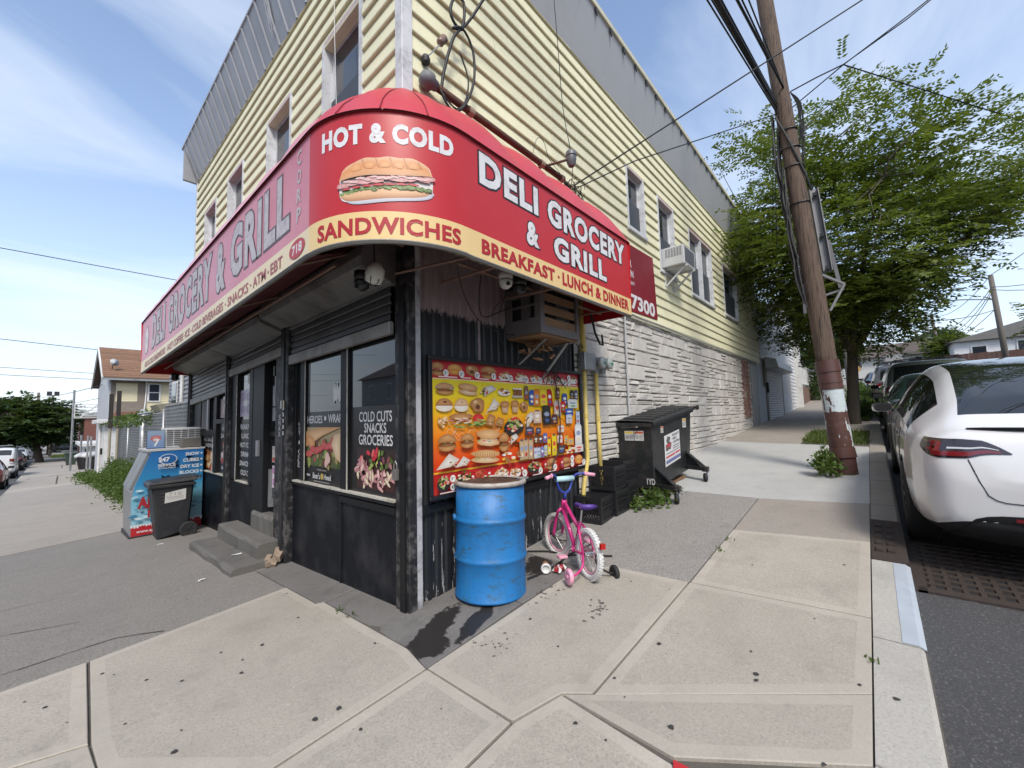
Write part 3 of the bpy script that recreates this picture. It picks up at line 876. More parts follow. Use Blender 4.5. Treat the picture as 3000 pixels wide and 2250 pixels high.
# --- black storefront
WORN = M('worn_black_wood', (.012, .012, .014), .55, var=.3, vs=10, dirt=(.20, .185, .175), dirt_amt=.5, dvs=11, sc=(1, 1, .3), bump=.3)
KICK = M('black_plywood', (.006, .007, .010), .5, spec=.22, var=.35, vs=9, bump=.25, bs=50, dirt=(.06, .06, .065), dirt_amt=.35, sc=(1, 3, .4))
SHUT = M('shutter_steel', (.10, .10, .105), .42, metal=.55, var=.35, vs=4, dirt=(.045, .04, .04), dirt_amt=.6, sc=(1, .3, 3))
SBAR = M('shutter_bottom_bar', (.30, .29, .275), .55, metal=.3, var=.25, vs=7, dirt=(.10, .08, .07), dirt_amt=.6)
HOODM = M('shutter_hood', (.20, .195, .185), .5, metal=.35, var=.28, vs=6, dirt=(.06, .045, .035), dirt_amt=.6, sc=(.3, 3, 1))
HOODR = M('shutter_hood_maroon', (.13, .05, .055), .55, var=.3, vs=6, dirt=(.06, .04, .035))
SILLW = M('sill_tape', (.45, .43, .38), .6, var=.2, vs=12, dirt=(.2, .15, .1), dirt_amt=.7, dvs=14)
cp = MB().box(-.016, .06, -.058, .127, -.08, 2.92).build('corner_post', WORN, shop, bevel=.008)
MB().box(-.030, -.0165, -.02, .05, -.06, 2.5).build('guide_rail', BLACK, cp)
lock = MB(); lock.box(-.058, -.031, .05, .105, .98, 1.06); lock.tube([(-.045, .058, 1.06), (-.045, .058, 1.10), (-.045, .078, 1.125), (-.045, .097, 1.10), (-.045, .097, 1.06)], .006)
lock.build('padlock', M('padlock_steel', (.30, .29, .27), .4, metal=.7), cp, bevel=.004)
kp = MB().box(.0, .12, .127, 2.18, -.30, .77).build('kick_panel', KICK, shop)
MB().box(-.02, .0, .13, 1.06, .70, .755).build('rail', BLACK, kp)
MB().box(-.012, .0, 1.03, 1.045, -.2, .70).build('batten', BLACK, kp)
MB().box(-.03, .12, .127, 2.18, .768, .798).build('sill', BLACK, shop, bevel=.004)
MB().box(-.034, .014, .128, 2.118, .7985, .8145).build('sill_tape', SILLW, shop)
for u0, u1 in ((.915, 1.062), (1.875, 1.995), (2.12, 2.185)):
    MB().box(-.008, .09, u0, u1, .815, 2.62).build('mullion', BLACK, shop, bevel=.006)
for u in (.915, 1.856):
    MB().box(-.012, -.0085, u, u + .018, .815, 2.3).build('edge_tape', SILLW, shop)
SHOPGL = glass('shop_glass', (.016, .018, .021), .02)
for u0, u1 in ((.127, .915), (1.062, 1.875), (1.995, 2.12)):
    MB().box(.015, .021, u0, u1, .815, 2.62).build('pane', SHOPGL, shop)
def shutter(y0, y1, zb0, zb1, zt, nm='roll_shutter'):
    """slats from the hood down to a heavy bottom bar; zb0, zb1 heights of the bar's foot at y0 and y1"""
    r = MB()
    b = [(-.065, y0, zb0), (-.065, y1, zb1), (-.02, y1, zb1), (-.02, y0, zb0)]
    r.hexa(b, [(x, y, z + .105) for x, y, z in b])
    ro = r.build(nm, SBAR, shop, bevel=.006)
    k = 0
    while True:
        za, zc = zb0 + .108 + k*.072, zb1 + .108 + k*.072
        if za > zt: break
        s = MB()
        P = [[(-.030, y, z), (-.046, y, z + .014), (-.046, y, z + .056), (-.030, y, z + .069)] for y, z in ((y0 + .01, za), (y1 - .01, zc))]
        s.grid(P); s.build('slat', SHUT, ro, recalc=False); k += 1
    return ro
shutter(.127, 2.19, 2.126, 2.09, 2.60)
shutter(2.41, 4.49, 2.225, 2.145, 2.55)
shutter(4.65, 6.98, 1.925, 1.815, 2.50)
for u0, u1, z0 in ((2.19, 2.41, -.18), (4.49, 4.65, -.25), (6.98, 7.16, -.4)):
    po = MB().box(-.07, .08, u0, u1, z0, 2.62).build('shutter_post', WORN, shop, bevel=.008)
    MB().box(-.082, -.0705, (u0+u1)/2 - .02, (u0+u1)/2 + .02, z0 + .05, 2.55).build('guide_slot', DARKM, po)
def hood(y0, y1, dz0, dz1, mat, tl=0.0):
    prof = [(-.03, 2.50), (-.30, 2.60), (-.325, 2.66), (-.30, 2.76), (-.02, 2.92), (.02, 2.92), (.02, 2.50)]
    vs = [(x, y0, z + dz0) for x, z in prof] + [(x, y1, z + dz1) for x, z in prof]; n = len(prof)
    return MB().add(vs, [tuple(range(n-1, -1, -1)), tuple(range(n, 2*n))] + [(i, (i+1) % n, n+(i+1) % n, n+i) for i in range(n)]).build('shutter_hood', mat, shop)
hood(.10, 2.38, .03, .01, HOODM); hood(2.40, 4.56, -.02, -.05, HOODM); hood(4.58, 7.18, -.05, -.10, HOODM)
MB().bar((-.05, .1, 2.535), (-.05, 7.15, 2.40), .02, .018).build('lintel_angle', GALV, shop)
MB().box(.0, .14, .127, 7.1, 2.45, 2.92).build('lintel', BLACK, shop)

# door bay
MB().box(-.04, .12, 2.41, 2.64, -.2, 2.6).build('door_jamb', WORN, shop, bevel=.006)
dj = MB().box(-.02, .30, 3.10, 3.52, -.2, 2.6).build('door_jamb', BLACK, shop, bevel=.006)
MB().box(-.045, -.021, 3.22, 3.30, 1.02, 1.22).build('letter_box', GALV, dj)
DOORB = M('door_black', (.014, .014, .016), .4, var=.3)
door = MB().box(.07, .11, 2.64, 3.10, .33, 2.45).build('door', DOORB, shop)
MB().box(.055, .071, 2.69, 3.05, 1.36, 2.30).build('door_glass', SHOPGL, door)
MB().box(.055, .071, 2.69, 3.05, .52, 1.24).build('door_glass', SHOPGL, door)
MB().box(.05, .070, 2.66, 3.08, 1.27, 1.33).build('push_bar', DARKM, door)
MB().box(.03, .072, 2.98, 3.05, .40, .86).build('door_plate', GALV, door)
MB().box(-.02, .12, 3.52, 4.49, -.3, .60).build('kick_panel', KICK, shop)
MB().box(-.03, .12, 3.52, 4.49, .60, .625).build('sill', BLACK, shop)
MB().box(-.033, .014, 3.66, 4.2, .6255, .64).build('sill_tape', SILLW, shop)
MB().box(.015, .021, 3.66, 4.20, .64, 2.3).build('pane', SHOPGL, shop)
for u0, u1 in ((3.52, 3.66), (4.20, 4.49)):
    MB().box(-.025, .09, u0, u1, .64, 2.5).build('mullion', BLACK, shop, bevel=.005)
MB().box(-.03, -.0255, 4.205, 4.225, .64, 2.2).build('edge_tape', SILLW, shop)
# left bay
MB().box(-.02, .12, 4.65, 7.0, -.4, .62).build('kick_panel', KICK, shop)
MB().box(-.03, .12, 4.65, 6.45, .62, .645).build('sill', BLACK, shop)
MB().box(-.033, .014, 4.66, 6.30, .6455, .66).build('sill_tape', SILLW, shop)
MB().box(-.01, .1, 6.45, 7.0, .62, 2.5).build('side_panel', BLACK, shop)
MB().box(.015, .021, 4.65, 6.45, .66, 2.3).build('pane', SHOPGL, shop)
for u0, u1 in ((5.27, 5.42), (6.30, 6.45)):
    MB().box(-.03, .09, u0, u1, .66, 2.3).build('mullion', BLACK, shop, bevel=.005)
MB().box(-.03, .09, 5.42, 6.30, 1.24, 1.34).build('transom', BLACK, shop)
MB().box(-.03, .09, 4.65, 5.27, 1.45, 1.52).build('transom', BLACK, shop)
MB().box(-.035, -.012, 5.78, 5.86, 1.34, 1.92).build('slider_stile', M('aluminium', (.35, .35, .36), .4, metal=.6), shop)
MB().box(-.022, .0, 5.88, 6.26, 1.36, 1.86).build('curtain', M('curtain_grey', (.17, .16, .155), .9, var=.2), shop)
MB().box(-.034, -.0305, 5.43, 5.46, .66, 1.24).build('edge_tape', SILLW, shop)

# concrete steps
steps = thing('concrete_steps', 'worn grey concrete steps in front of the black shop door', 'steps', (-.3, 3.2, -.15))
def stepb(x0, x1, y0, y1, ztr, ztl, zb, nm='tread'):
    n = 7; mb = MB(); P = []
    ys = [y0 + (y1-y0)*i/n for i in range(n+1)]
    rows = []
    for i, y in enumerate(ys):
        zt = ztr + (ztl-ztr)*i/n
        j = lambda s=.008: RND.uniform(-s, s)
        rows.append([(x0 + j(), y, zb), (x0 + j(.01), y, zt - .035), (x0 + .012 + j(.006), y, zt - .012 + j(.004)), (x0 + .04, y, zt), (x1, y, zt), (x1, y, zb)])
    mb.grid(rows); mb.add(rows[0], [(0,1,2,3,4,5)]); mb.add(rows[-1], [(5,4,3,2,1,0)])
    return mb.build(nm, C_STEP, steps, merge=.0005)
stepb(-.545, -.06, 2.28, 4.12, -.035, -.085, -.35)
stepb(-.265, -.03, 2.42, 4.02, .115, .105, -.3)
stepb(-.055, .25, 2.645, 3.40, .325, .325, -.2)
mb = MB()
for i in range(9):
    y = 2.24 + RND.uniform(0, .14); x = RND.uniform(-.2, -.05)
    T = Matrix.Translation((x, y, -.1 + RND.uniform(-.02, .12))) @ Matrix.Rotation(RND.uniform(0, 3), 4, (1, .3, .6))
    mb.box(-.05, .05, -.03, .03, -.025, .025, T=T)
tag(mb.build('broken_masonry', M('rubble', (.25, .19, .14), .9, var=.5, vs=20), steps), kind='stuff')
# ================================================================== awning
def vinyl(name, col, fade, fa, rough=.38):
    t = NT(name)
    c = t.mix(t.math('MULTIPLY', t.noise(2.3, 5, .6), fa), col, fade)
    c = t.mix(t.math('MULTIPLY', t.ramp(t.noise(7, 8, .75, sc=(1, 1, .25)), .56, .72), .18), c, mul(col, .5))
    t.color(c); t.rough(rough); t.b.inputs['Specular IOR Level'].default_value = .5
    t.bump(t.noise(300, 2), .05, .002)
    return t.mat
V_RED = vinyl('red_vinyl', (.43, .008, .012), (.50, .028, .035), .8)
V_TOP = vinyl('red_vinyl_top', (.44, .016, .026), (.52, .06, .08), 1.0)  # pinker copy for the tops: sky sheen put into the colour
V_FADED = vinyl('sunfaded_red_vinyl', (.48, .105, .15), (.60, .25, .30), 1.0, .36)  # front run: some fading, plus sky sheen mixed into the colour
V_FTOP = vinyl('sunfaded_red_vinyl_top', (.58, .17, .22), (.70, .36, .41), 1.0, .33)  # front tops: fading with still more sky sheen in the colour
V_YEL = vinyl('yellow_vinyl', (.70, .48, .19), (.74, .58, .30), .8)
V_FYEL = vinyl('faded_yellow_vinyl', (.66, .52, .30), (.72, .64, .45), .9)
L_WHITE = M('letter_white', (.66, .66, .67), .5, var=.10, vs=9, dirt=(.35, .3, .3), dirt_amt=.45, dvs=14, sc=(1, 1, .3))
L_GREY = M('letter_faded', (.46, .43, .45), .5, var=.18, vs=14, dirt=(.22, .17, .19), dirt_amt=.6, dvs=16, sc=(1, 1, .25))
L_BLACK = M('letter_outline', (.02, .018, .02), .5, var=.2)
L_FBLK = M('letter_outline_faded', (.10, .075, .09), .5, var=.25)
L_RED = M('letter_red', (.38, .012, .02), .5, var=.15)
L_FRED = M('letter_red_faded', (.34, .10, .11), .5, var=.2)

awn = thing('shop_awning', 'red vinyl shop awning with yellow band wrapping round the corner', 'awning', (0, 0, 2.5))
RA = .74
def zbA(y): return 2.555 - .0198*y
def ztA(y): return 3.39 - .006*y
def fA(u, v, l=0): zb = zbA(u); return (-RA - l, u, zb + (ztA(u) - zb)*v)
def fC(u, z, l=0): a = radians(u); return (-(RA+l)*sin(a), -(RA+l)*cos(a), z)
def fB(u, z, l=0): return (u, -RA - l, z)
YF = .21
YE, XE = 7.33, 2.50
def strip(name, fn, us, v0, v1, mat, nv=1):
    return MB().grid([[fn(u, v0 + (v1-v0)*j/nv) for j in range(nv+1)] for u in us]).build(name, mat, awn, smooth=True, recalc=False)
usA = [YE*i/14 for i in range(15)]; usC = [90*i/20 for i in range(21)]; usB = [XE*i/8 for i in range(9)]
strip('front_panel', fA, usA, YF, 1, V_FADED); strip('front_band', fA, usA, 0, YF, V_FYEL)
strip('bow_panel', fC, usC, 2.733, 3.39, V_RED); strip('bow_band', fC, usC, 2.555, 2.733, V_YEL)
strip('side_panel', fB, usB, 2.733, 3.39, V_RED); strip('side_band', fB, usB, 2.55, 2.733, V_YEL)
# padded scallops of the top
def puff(q0, q1, mat, zt0, zt1, kind, name='scallop'):
    """q0, q1: position of the two ribs along the wall (A: y, C: angle, B: x)"""
    nu, nv = 10, 8; P = []
    for i in range(nu+1):
        s = i/nu; q = q0 + (q1-q0)*s; row = []
        for j in range(nv+1):
            t_ = j/nv
            bul = sin(pi*s)**.8 * sin(pi*min(1, t_*1.15))**.9 if t_*1.15 < 1 else 0
            d = RA*(1 - t_**1.15) + .02 + bul*(.012 if kind == 'C' else .035)
            z = (zt0 + (zt1-zt0)*s) + .75*t_**.92 + bul*(.015 if kind == 'C' else .055)
            if kind == 'A': row.append((-d, q, z))
            elif kind == 'B': row.append((q, -d, z))
            else: a = radians(q); row.append((-d*sin(a), -d*cos(a), z))
        P.append(row)
    MB().grid(P).build(name, mat, awn, smooth=True, recalc=False)
nA = 11
for i in range(nA):
    a, b = YE*i/nA, YE*(i+1)/nA
    puff(a, b, V_FTOP, ztA(a), ztA(b), 'A')
for i in range(4): puff(90*i/4, 90*(i+1)/4, V_TOP, 3.39, 3.39, 'C')
for i in range(4): puff(XE*i/4, XE*(i+1)/4, V_TOP, 3.39, 3.39, 'B')
mb = MB(); SEAM = M('red_seam', (.22, .01, .02), .6)
for k in range(1, 4):
    pts = []
    for j in range(9):
        t_ = j/8; d = RA*(1 - t_**1.15) + .024; z = 3.392 + .75*t_**.92; a = radians(90*k/4)
        pts.append((-d*sin(a), -d*cos(a), z))
    mb.tube(pts, .004, 5)
pts = [fA(y, 1, .003) for y in np.linspace(YE, 0, 12)] + [fC(u, 3.39, .003) for u in np.linspace(88, 2, 18)] + [fB(x, 3.39, .003) for x in np.linspace(0, XE, 6)]
mb.tube(pts, .006, 5); mb.build('piping', SEAM, awn)
# ends, rim tube, struts
def endcap(kind, q):
    P = []
    for j in range(9):
        t_ = j/8; d = RA*(1 - t_**1.15) + .02; z = (ztA(q) if kind == 'A' else 3.39) + .75*t_**.92
        P.append((d, z))
    zb = zbA(q) if kind == 'A' else 2.55
    pts = [(.0, zb), (RA, zb)] + P + [(.0, P[-1][1])]
    vs = [((-d, q, z) if kind == 'A' else (q, -d, z)) for d, z in pts]
    MB().add(vs, [tuple(range(len(vs)))]).build('end_panel', V_RED, awn, recalc=False)
endcap('A', YE); endcap('B', XE)
RIM = M('awning_frame', (.24, .235, .22), .55, metal=.3, var=.25, dirt=(.1, .08, .06))
mb = MB()
pts = [fA(y, 0, -.014) for y in np.linspace(YE, .05, 10)] + [fC(u, 2.548, -.014) for u in np.linspace(88, 2, 16)] + [fB(x, 2.543, -.014) for x in np.linspace(.05, XE, 5)]
mb.tube(pts, .018, 6); mb.build('rim_tube', RIM, awn)
mb = MB()
for y in (.35, 1.8, 3.4, 5.0, 6.6): mb.tube([(-RA+.03, y, zbA(y)+.02), (-.03, y, zbA(y)+.36)], .013, 5); mb.tube([(-RA+.03, y, zbA(y)+.02), (-RA+.04, y, ztA(y))], .012, 5)
for x in (.35, 1.1, 2.2): mb.tube([(x, -RA+.03, 2.57), (x, -.03, 2.60)], .014, 5); mb.tube([(x, -RA+.04, 2.57), (x, -RA+.05, 3.38)], .012, 5)
mb.tube([(-.5, -.5, 2.57), (-.05, -.05, 2.80)], .013, 5); mb.tube([(-.05, .05, 2.6), (.1, -.72, 2.57)], .012, 5)
mb.tube([(-.42, .3, 2.64), (-.42, 7.2, 2.5)], .014, 5); mb.tube([(.2, -.38, 2.64), (2.45, -.38, 2.62)], .014, 5)
mb.build('struts', M('rusty_tube', (.20, .12, .09), .7, var=.4, vs=12), awn)
MAROON = M('awning_lining', (.10, .018, .022), .8, var=.3, vs=4)
MB().grid([[(-RA+.03, y, zbA(y)+.10), (-.33, y, zbA(y)+.24), (-.02, y, zbA(y)+.46)] for y in np.linspace(.4, YE-.02, 6)]).build('lining', MAROON, awn, recalc=False)
MB().grid([[(x, -RA+.03, 2.66), (x, -.3, 2.78), (x, -.06, 2.93)] for x in np.linspace(.1, XE-.02, 6)]).build('lining', MAROON, awn, recalc=False)

# lettering on the awning
def outlined(words, fn, name, white, black, lift=.002, w=.045, base=.045):
    mb = MB()
    for s, u0, u1, v0, v1 in words:
        text_fit(mb, s, fn, u0, u1, v0, v1, base + w, 0, None, lift, ref=base, spacing=1.14)
        text_fit(mb, s, fn, u0, u1, v0, v1, base, 1, None, lift + .0015, spacing=1.14)
    return mb.build(name, [black, white], awn, recalc=False)
outlined([('DELI', .12, .80, 3.10, 3.335), ('GROCERY', .935, 2.385, 3.085, 3.325), ('&', .635, .80, 2.815, 3.015), ('GRILL', 1.01, 1.94, 2.80, 3.015)], fB, 'lettering', L_WHITE, L_BLACK)
outlined([('DELI', 6.20, 5.06, .315, .90), ('GROCERY', 4.80, 2.46, .315, .895), ('&', 2.28, 1.95, .30, .88), ('GRILL', 1.77, .33, .325, .895)], fA, 'lettering', L_GREY, L_FBLK, w=.03)
mb = MB()
text_fit(mb, 'HOT & COLD', fC, 78, 8.5, 3.172, 3.308, .055, 0, None, .0025, spacing=1.12)
for k, ch in enumerate('CORP'):
    z1 = .945 - k*.165; text_fit(mb, ch, fA, .205, .13, z1 - .125, z1, .025, 1, None, .0025)
mb.build('lettering', [L_WHITE, L_GREY], awn, recalc=False)
mb = MB()
text_fit(mb, 'SANDWICHES', fC, 81, 4.6, 2.585, 2.695, .034, 0, None, .0025, spacing=1.06)
text_fit(mb, 'BREAKFAST', fB, .13, 1.01, 2.588, 2.698, .045, 0, None, .0025, spacing=1.10)
text_fit(mb, 'LUNCH & DINNER', fB, 1.125, 2.435, 2.588, 2.705, .045, 0, None, .0025, spacing=1.10)
mb.lathe([(.014, 0), (.0001, .001)], 10, Matrix.Translation((1.067, -RA-.0025, 2.645)) @ Matrix.Rotation(pi/2, 4, 'X'))
mb.build('lettering', L_RED, awn, recalc=False)
mb = MB()
for s, a, b in (('HOT & COLD SANDWICHES', 6.85, 4.98), ('HOT COFFEE', 4.80, 3.78), ('ICE', 3.66, 3.42), ('COLD BEVERAGES', 3.28, 1.99), ('SNACKS', 1.84, 1.23), ('ATM', 1.11, .80), ('EBT', .70, .455)):
    text_fit(mb, s, fA, a, b, .045, .15, .022, 0, None, .0025)
for u in (4.89, 3.72, 3.35, 1.915, 1.17, .75):
    c = fA(u, .095, .0025); mb.lathe([(.013, 0), (.0001, .001)], 8, Matrix.Translation(c) @ Matrix.Rotation(-pi/2, 4, 'Y'))
mb.build('lettering', L_FRED, awn, recalc=False)
pt = Paint(fA, start=.003)
pt.blob(.19, .107, .135, .078, (.40, .03, .04), n=28, wob=0)
pt.text('718', .275, .105, .065, .15, (.62, .6, .6), .03)
pt.build('roundel', vcol_mat('awning_print'), awn); pt = Paint(fA, start=.003)
pt.blob(6.74, .56, .20, .27, (.22, .17, .19), n=28, wob=0); pt.blob(6.74, .56, .185, .25, (.62, .56, .55), n=28, wob=0)
pt.text('D&G', 6.88, 6.60, .48, .64, (.5, .42, .42), .03)
pt.build('roundel', vcol_mat('awning_print'), awn)
# printed sub sandwich on the bow
def fS(u, v, l=0):       # u 0..1 left to right, v 0..1 up
    return fC(65.5 - 44.7*u, 2.775 + .325*v, l)
sp = Paint(fS, start=.003, step=.0002)
def outl(pts_top, pts_bot): return pts_top + pts_bot[::-1]
def crv(fn, n=26, a=0.0, b=1.0): return [(a + (b-a)*i/n, fn(a + (b-a)*i/n)) for i in range(n+1)]
se = lambda u, p=3.2: max(0.0, 1 - abs(2*u - 1)**p)**.5
bun_b = lambda u: .50 + .13*u + .02*sin(7*u)
bun_t = lambda u: bun_b(u) + (.33 + .05*u)*se(u) + .012*sin(26*u)
low_t = lambda u: .24 + .12*u; low_b = lambda u: .24 + .12*u - (.20 - .03*u)*se(u, 4)
U = [float(u) for u in np.linspace(0, 1, 34)]
sp.strip([[(.5 + (u-.5)*1.02, low_b(u) - .02) for u in U], [(.5 + (u-.5)*1.03, (low_b(u) + bun_t(u))/2) for u in U], [(.5 + (u-.5)*1.02, bun_t(u) + .02) for u in U]], [(.66, .60, .58)]*3)
sp.strip([[(.06 + .97*u, low_b(u) - .075 + .03*u) for u in U], [(.04 + .95*u, low_b(u) + .02) for u in U]], [(.40, .39, .45), (.62, .62, .66)])
rows = [[(u, low_b(u)) for u in np.linspace(.01, .99, 20)], [(u, (low_b(u)*.4 + low_t(u)*.6)) for u in np.linspace(.0, 1, 20)], [(u, low_t(u)+.03) for u in np.linspace(0, 1, 20)]]
sp.strip(rows, [(.40, .18, .09), (.66, .40, .22), (.70, .45, .27)])
for i in range(30):
    u = .02 + .95*i/29; sp.blob(u, .27 + .12*u + RND.uniform(-.03, .03), .035, .035, (.05, .10, .02) if i % 2 else (.20, .28, .09), (.24, .33, .12), 7, .4)
for i in range(7):
    u = .08 + .12*i; sp.blob(u, .325 + .12*u, .06, .022, (.42, .03, .04), (.55, .10, .09), 9, .2)
for i in range(16):
    u = .04 + .92*i/15; sp.blob(u, .42 + .15*u + RND.uniform(-.03, .03), .085, .05, (.50, .23, .22), (.70, .46, .43), 10, .2, RND.uniform(-.5, .5))
for i in range(12):
    u = .1 + .8*i/11; sp.blob(u, .45 + .14*u + RND.uniform(-.03, .03), .05, .022, (.76, .55, .52), (.62, .36, .34), 9, .2, RND.uniform(-.6, .6))
rows = [[(u, bun_b(u) + (bun_t(u)-bun_b(u))*f) for u in np.linspace(0.0, 1, 26)] for f in (0, .25, .6, 1)]
sp.strip(rows, [(.55, .30, .16), (.66, .33, .15), (.62, .27, .10), (.68, .42, .25)])
for k in range(5):
    u = .26 + .145*k; sp.poly([(u, bun_t(u)-.01), (u+.015, bun_t(u+.015)-.02), (u+.055, bun_b(u+.05)+.13), (u+.03, bun_b(u)+.15)], (.46, .19, .07), (.58, .28, .12))
for k in range(5):
    u = .20 + .15*k; sp.blob(u, bun_b(u) + .60*(bun_t(u)-bun_b(u)), .06, .075, (.64, .29, .11), (.70, .38, .18), 12, .2)
sp.build('printed_sandwich', vcol_mat('awning_print'), awn)

# ================================================================== red wall sign beyond the awning
ws = thing('wall_sign', 'flat dark red wall sign with white phone number 7300 beyond the awning', 'sign', (4.2, -.03, 3))
t = NT('sign_red'); t.color(t.mix(t.noise(3, 5), (.17, .008, .016), (.24, .015, .026))); t.rough(.5); t.bump(t.noise(3, 3), .3, .03)
MB().add([(2.55, -.045, 2.96), (5.06, -.045, 3.03), (4.98, -.045, 4.10), (2.55, -.045, 4.03), (2.55, -.034, 2.96), (5.06, -.034, 3.03), (4.98, -.034, 4.10), (2.55, -.034, 4.03)], [(0,1,2,3), (4,7,6,5), (0,4,5,1), (1,5,6,2), (2,6,7,3), (3,7,4,0)]).build('panel', t.mat, ws)
mb = MB(); fW = lambda u, v, l=0: (u, -.0465, v)
text_fit(mb, '7300', fW, 4.03, 4.95, 3.045, 3.285, .035, 0)
text_fit(mb, 'R', fW, 4.02, 4.115, 3.71, 3.83, .03, 0); text_fit(mb, 'IN', fW, 4.03, 4.16, 3.55, 3.66, .03, 0); text_fit(mb, '2671', fW, 4.04, 4.18, 3.43, 3.485, .02, 0)
mb.build('lettering', L_WHITE, ws, recalc=False)

# ================================================================== menu board
board = thing('menu_board', 'big framed menu board crowded with food pictures on a yellow to red ground', 'menu board', (1.28, -.06, .8))
fr = MB()
BX0, BX1, BZ0, BZ1 = .150, 2.425, .800, 1.955
for a in ((BX0, BX1, BZ0, BZ0+.035), (BX0, BX1, BZ1-.035, BZ1), (BX0, BX0+.035, BZ0+.035, BZ1-.035), (BX1-.035, BX1, BZ0+.035, BZ1-.035)):
    fr.box(a[0], a[1], -.100, -.05, a[2], a[3])
fr.build('frame', M('board_frame', (.012, .012, .013), .35, var=.2), board, bevel=.005)
px0, px1, pz0, pz1 = BX0+.034, BX1-.034, BZ0+.034, BZ1-.034
fM = lambda u, v, l=0: (px0 + (px1-px0)*u, -.062 - l, pz0 + (pz1-pz0)*v)
mp = Paint(fM, step=.00006, start=.0)
MB().box(px0-.005, px1+.005, -.0615, -.05, pz0-.005, pz1+.005).build('backing', M('board_back', (.3, .3, .3), .6), board)
RED1, RED2 = (.50, .022, .022), (.56, .03, .02)
mp.rect(0, 1, 0, .158, RED2, RED1)
mp.strip([[(0, v), (1, v)] for v in (.158, .30, .48, .66, .80, .862)], [(.62, .035, .012), (.72, .10, .012), (.80, .28, .012), (.84, .55, .015), (.84, .70, .03), (.82, .66, .03)])
mp.rect(0, 1, .862, 1, RED1, (.42, .015, .03)); mp.rect(0, 1, .150, .162, (.80, .48, .03)); mp.rect(0, 1, .858, .866, (.78, .66, .4))
TAN, BRN, DBR, GRN, LGR, CRM, PNK, WHT, TOM = (.55, .30, .12), (.33, .14, .045), (.13, .05, .02), (.07, .13, .02), (.25, .36, .10), (.72, .60, .42), (.62, .32, .28), (.72, .71, .68), (.50, .03, .03)
MENU = '''burger,35,934,33,55 bun,121,938,39,50 ring,210,944,37,49 burger,306,936,49,59 plate,410,927,44,53 plate,519,929,42,47 plate,624,929,42,53 plate,731,924,42,51 plate,830,927,49,48 plate,947,940,44,50 price,73,907,13,0 price,151,907,14,0 price,236,907,14,0 price,333,907,14,0 price,441,902,15,0 price,551,900,16,0 price,607,903,15,0 price,657,900,16,0 price,751,903,15,0 price,869,899,16,0 price,905,955,15,0 price,905,898,15,0 sand,66,785,47,48 sub,183,788,53,51 wrapc,295,783,51,50 plates,393,782,39,42 cups,482,776,37,46 bottleb,544,772,17,67 bagel,61,663,41,55 bagelw,146,662,37,57 croiss,232,661,40,64 tri,324,663,38,58 muffin,395,649,29,56 muffin,462,654,29,58 croi2,525,651,31,51 bagb,582,735,21,74 bago,620,737,24,84 bagy,674,740,30,90 bagr,725,738,22,87 bagbr,793,784,19,61 bagbl,854,725,25,63 can,925,773,17,54 can2,965,776,16,55 noodle,53,528,38,55 deli,141,536,62,64 tomato,231,552,30,37 lettuce,240,518,43,33 panini,299,535,32,57 panini,353,517,32,43 salad,449,477,67,86 wrapv,553,523,40,81 jar,615,551,32,63 bagk,689,564,35,99 bagw,780,628,31,84 bagr,830,648,23,57 bagwh,921,679,48,49 bagb,886,590,38,39 jarw,882,517,29,48 bottlew,967,529,19,80 bagd,752,521,27,50 burger,67,376,45,68 burger,167,379,38,61 sub,283,390,69,76 sand2,376,341,34,87 wrapc,436,359,36,48 choc,550,424,33,38 choc,615,419,20,30 bottlet,491,257,17,95 bottlet,520,261,17,96 bottlet,555,257,17,97 tub,594,338,17,38 tub,629,335,17,39 tubb,665,344,17,48 milk,588,213,13,55 milk,612,214,13,52 milkb,640,214,14,52 milkg,667,223,13,53 yel,695,260,14,85 yel,737,268,21,109 tubw,786,318,23,41 tubw,799,420,28,37 tubo,843,303,23,47 tubo,880,279,34,38 jug,958,350,35,109 eggs,880,193,46,38 tubw,959,201,44,44 tubk,798,214,32,41 wraps,66,238,56,58 wraps2,137,222,39,42 subg,261,241,83,59 eggs2,416,211,56,56 saladb,43,84,31,60 salad2,143,90,44,63 meat,235,89,30,44 plate,348,98,44,50 plate,438,82,39,56 saladb,570,87,53,55 burger,699,88,44,58 burger,820,79,48,51 bun,940,85,39,53 bagr,183,94,11,43 bagr,272,99,13,41 bagr,480,89,11,45 bagr,649,89,11,48 bagr,786,80,12,50 price,81,110,13,0 price,82,49,13,0 price,186,55,14,0 price,368,50,15,0 price,495,49,16,0 price,610,44,15,0 price,726,53,15,0 price,878,106,16,0 price,877,53,16,0 price,988,47,16,0'''
def dome(x, y, rx, ry, c, m, k0=0, k1=pi, n=10):
    mp.poly([(x + rx*cos(k0 + (k1-k0)*i/n), y + ry*sin(k0 + (k1-k0)*i/n)) for i in range(n+1)], c, m)
def bits(x, y, rx, ry, cols, n=12, s=.3):
    for i in range(n):
        a = RND.uniform(0, 2*pi); r = RND.random()**.5
        mp.blob(x + rx*r*cos(a), y + ry*r*sin(a), rx*s, ry*s, RND.choice(cols), None, 6, .3)
PR = ['2', '2', '3', '3', '5', '4', '6', '7', '4', '6', '6', '7', '5', '6', '5', '6', '6', '6', '4', '4', '7', '7']; pk = 0
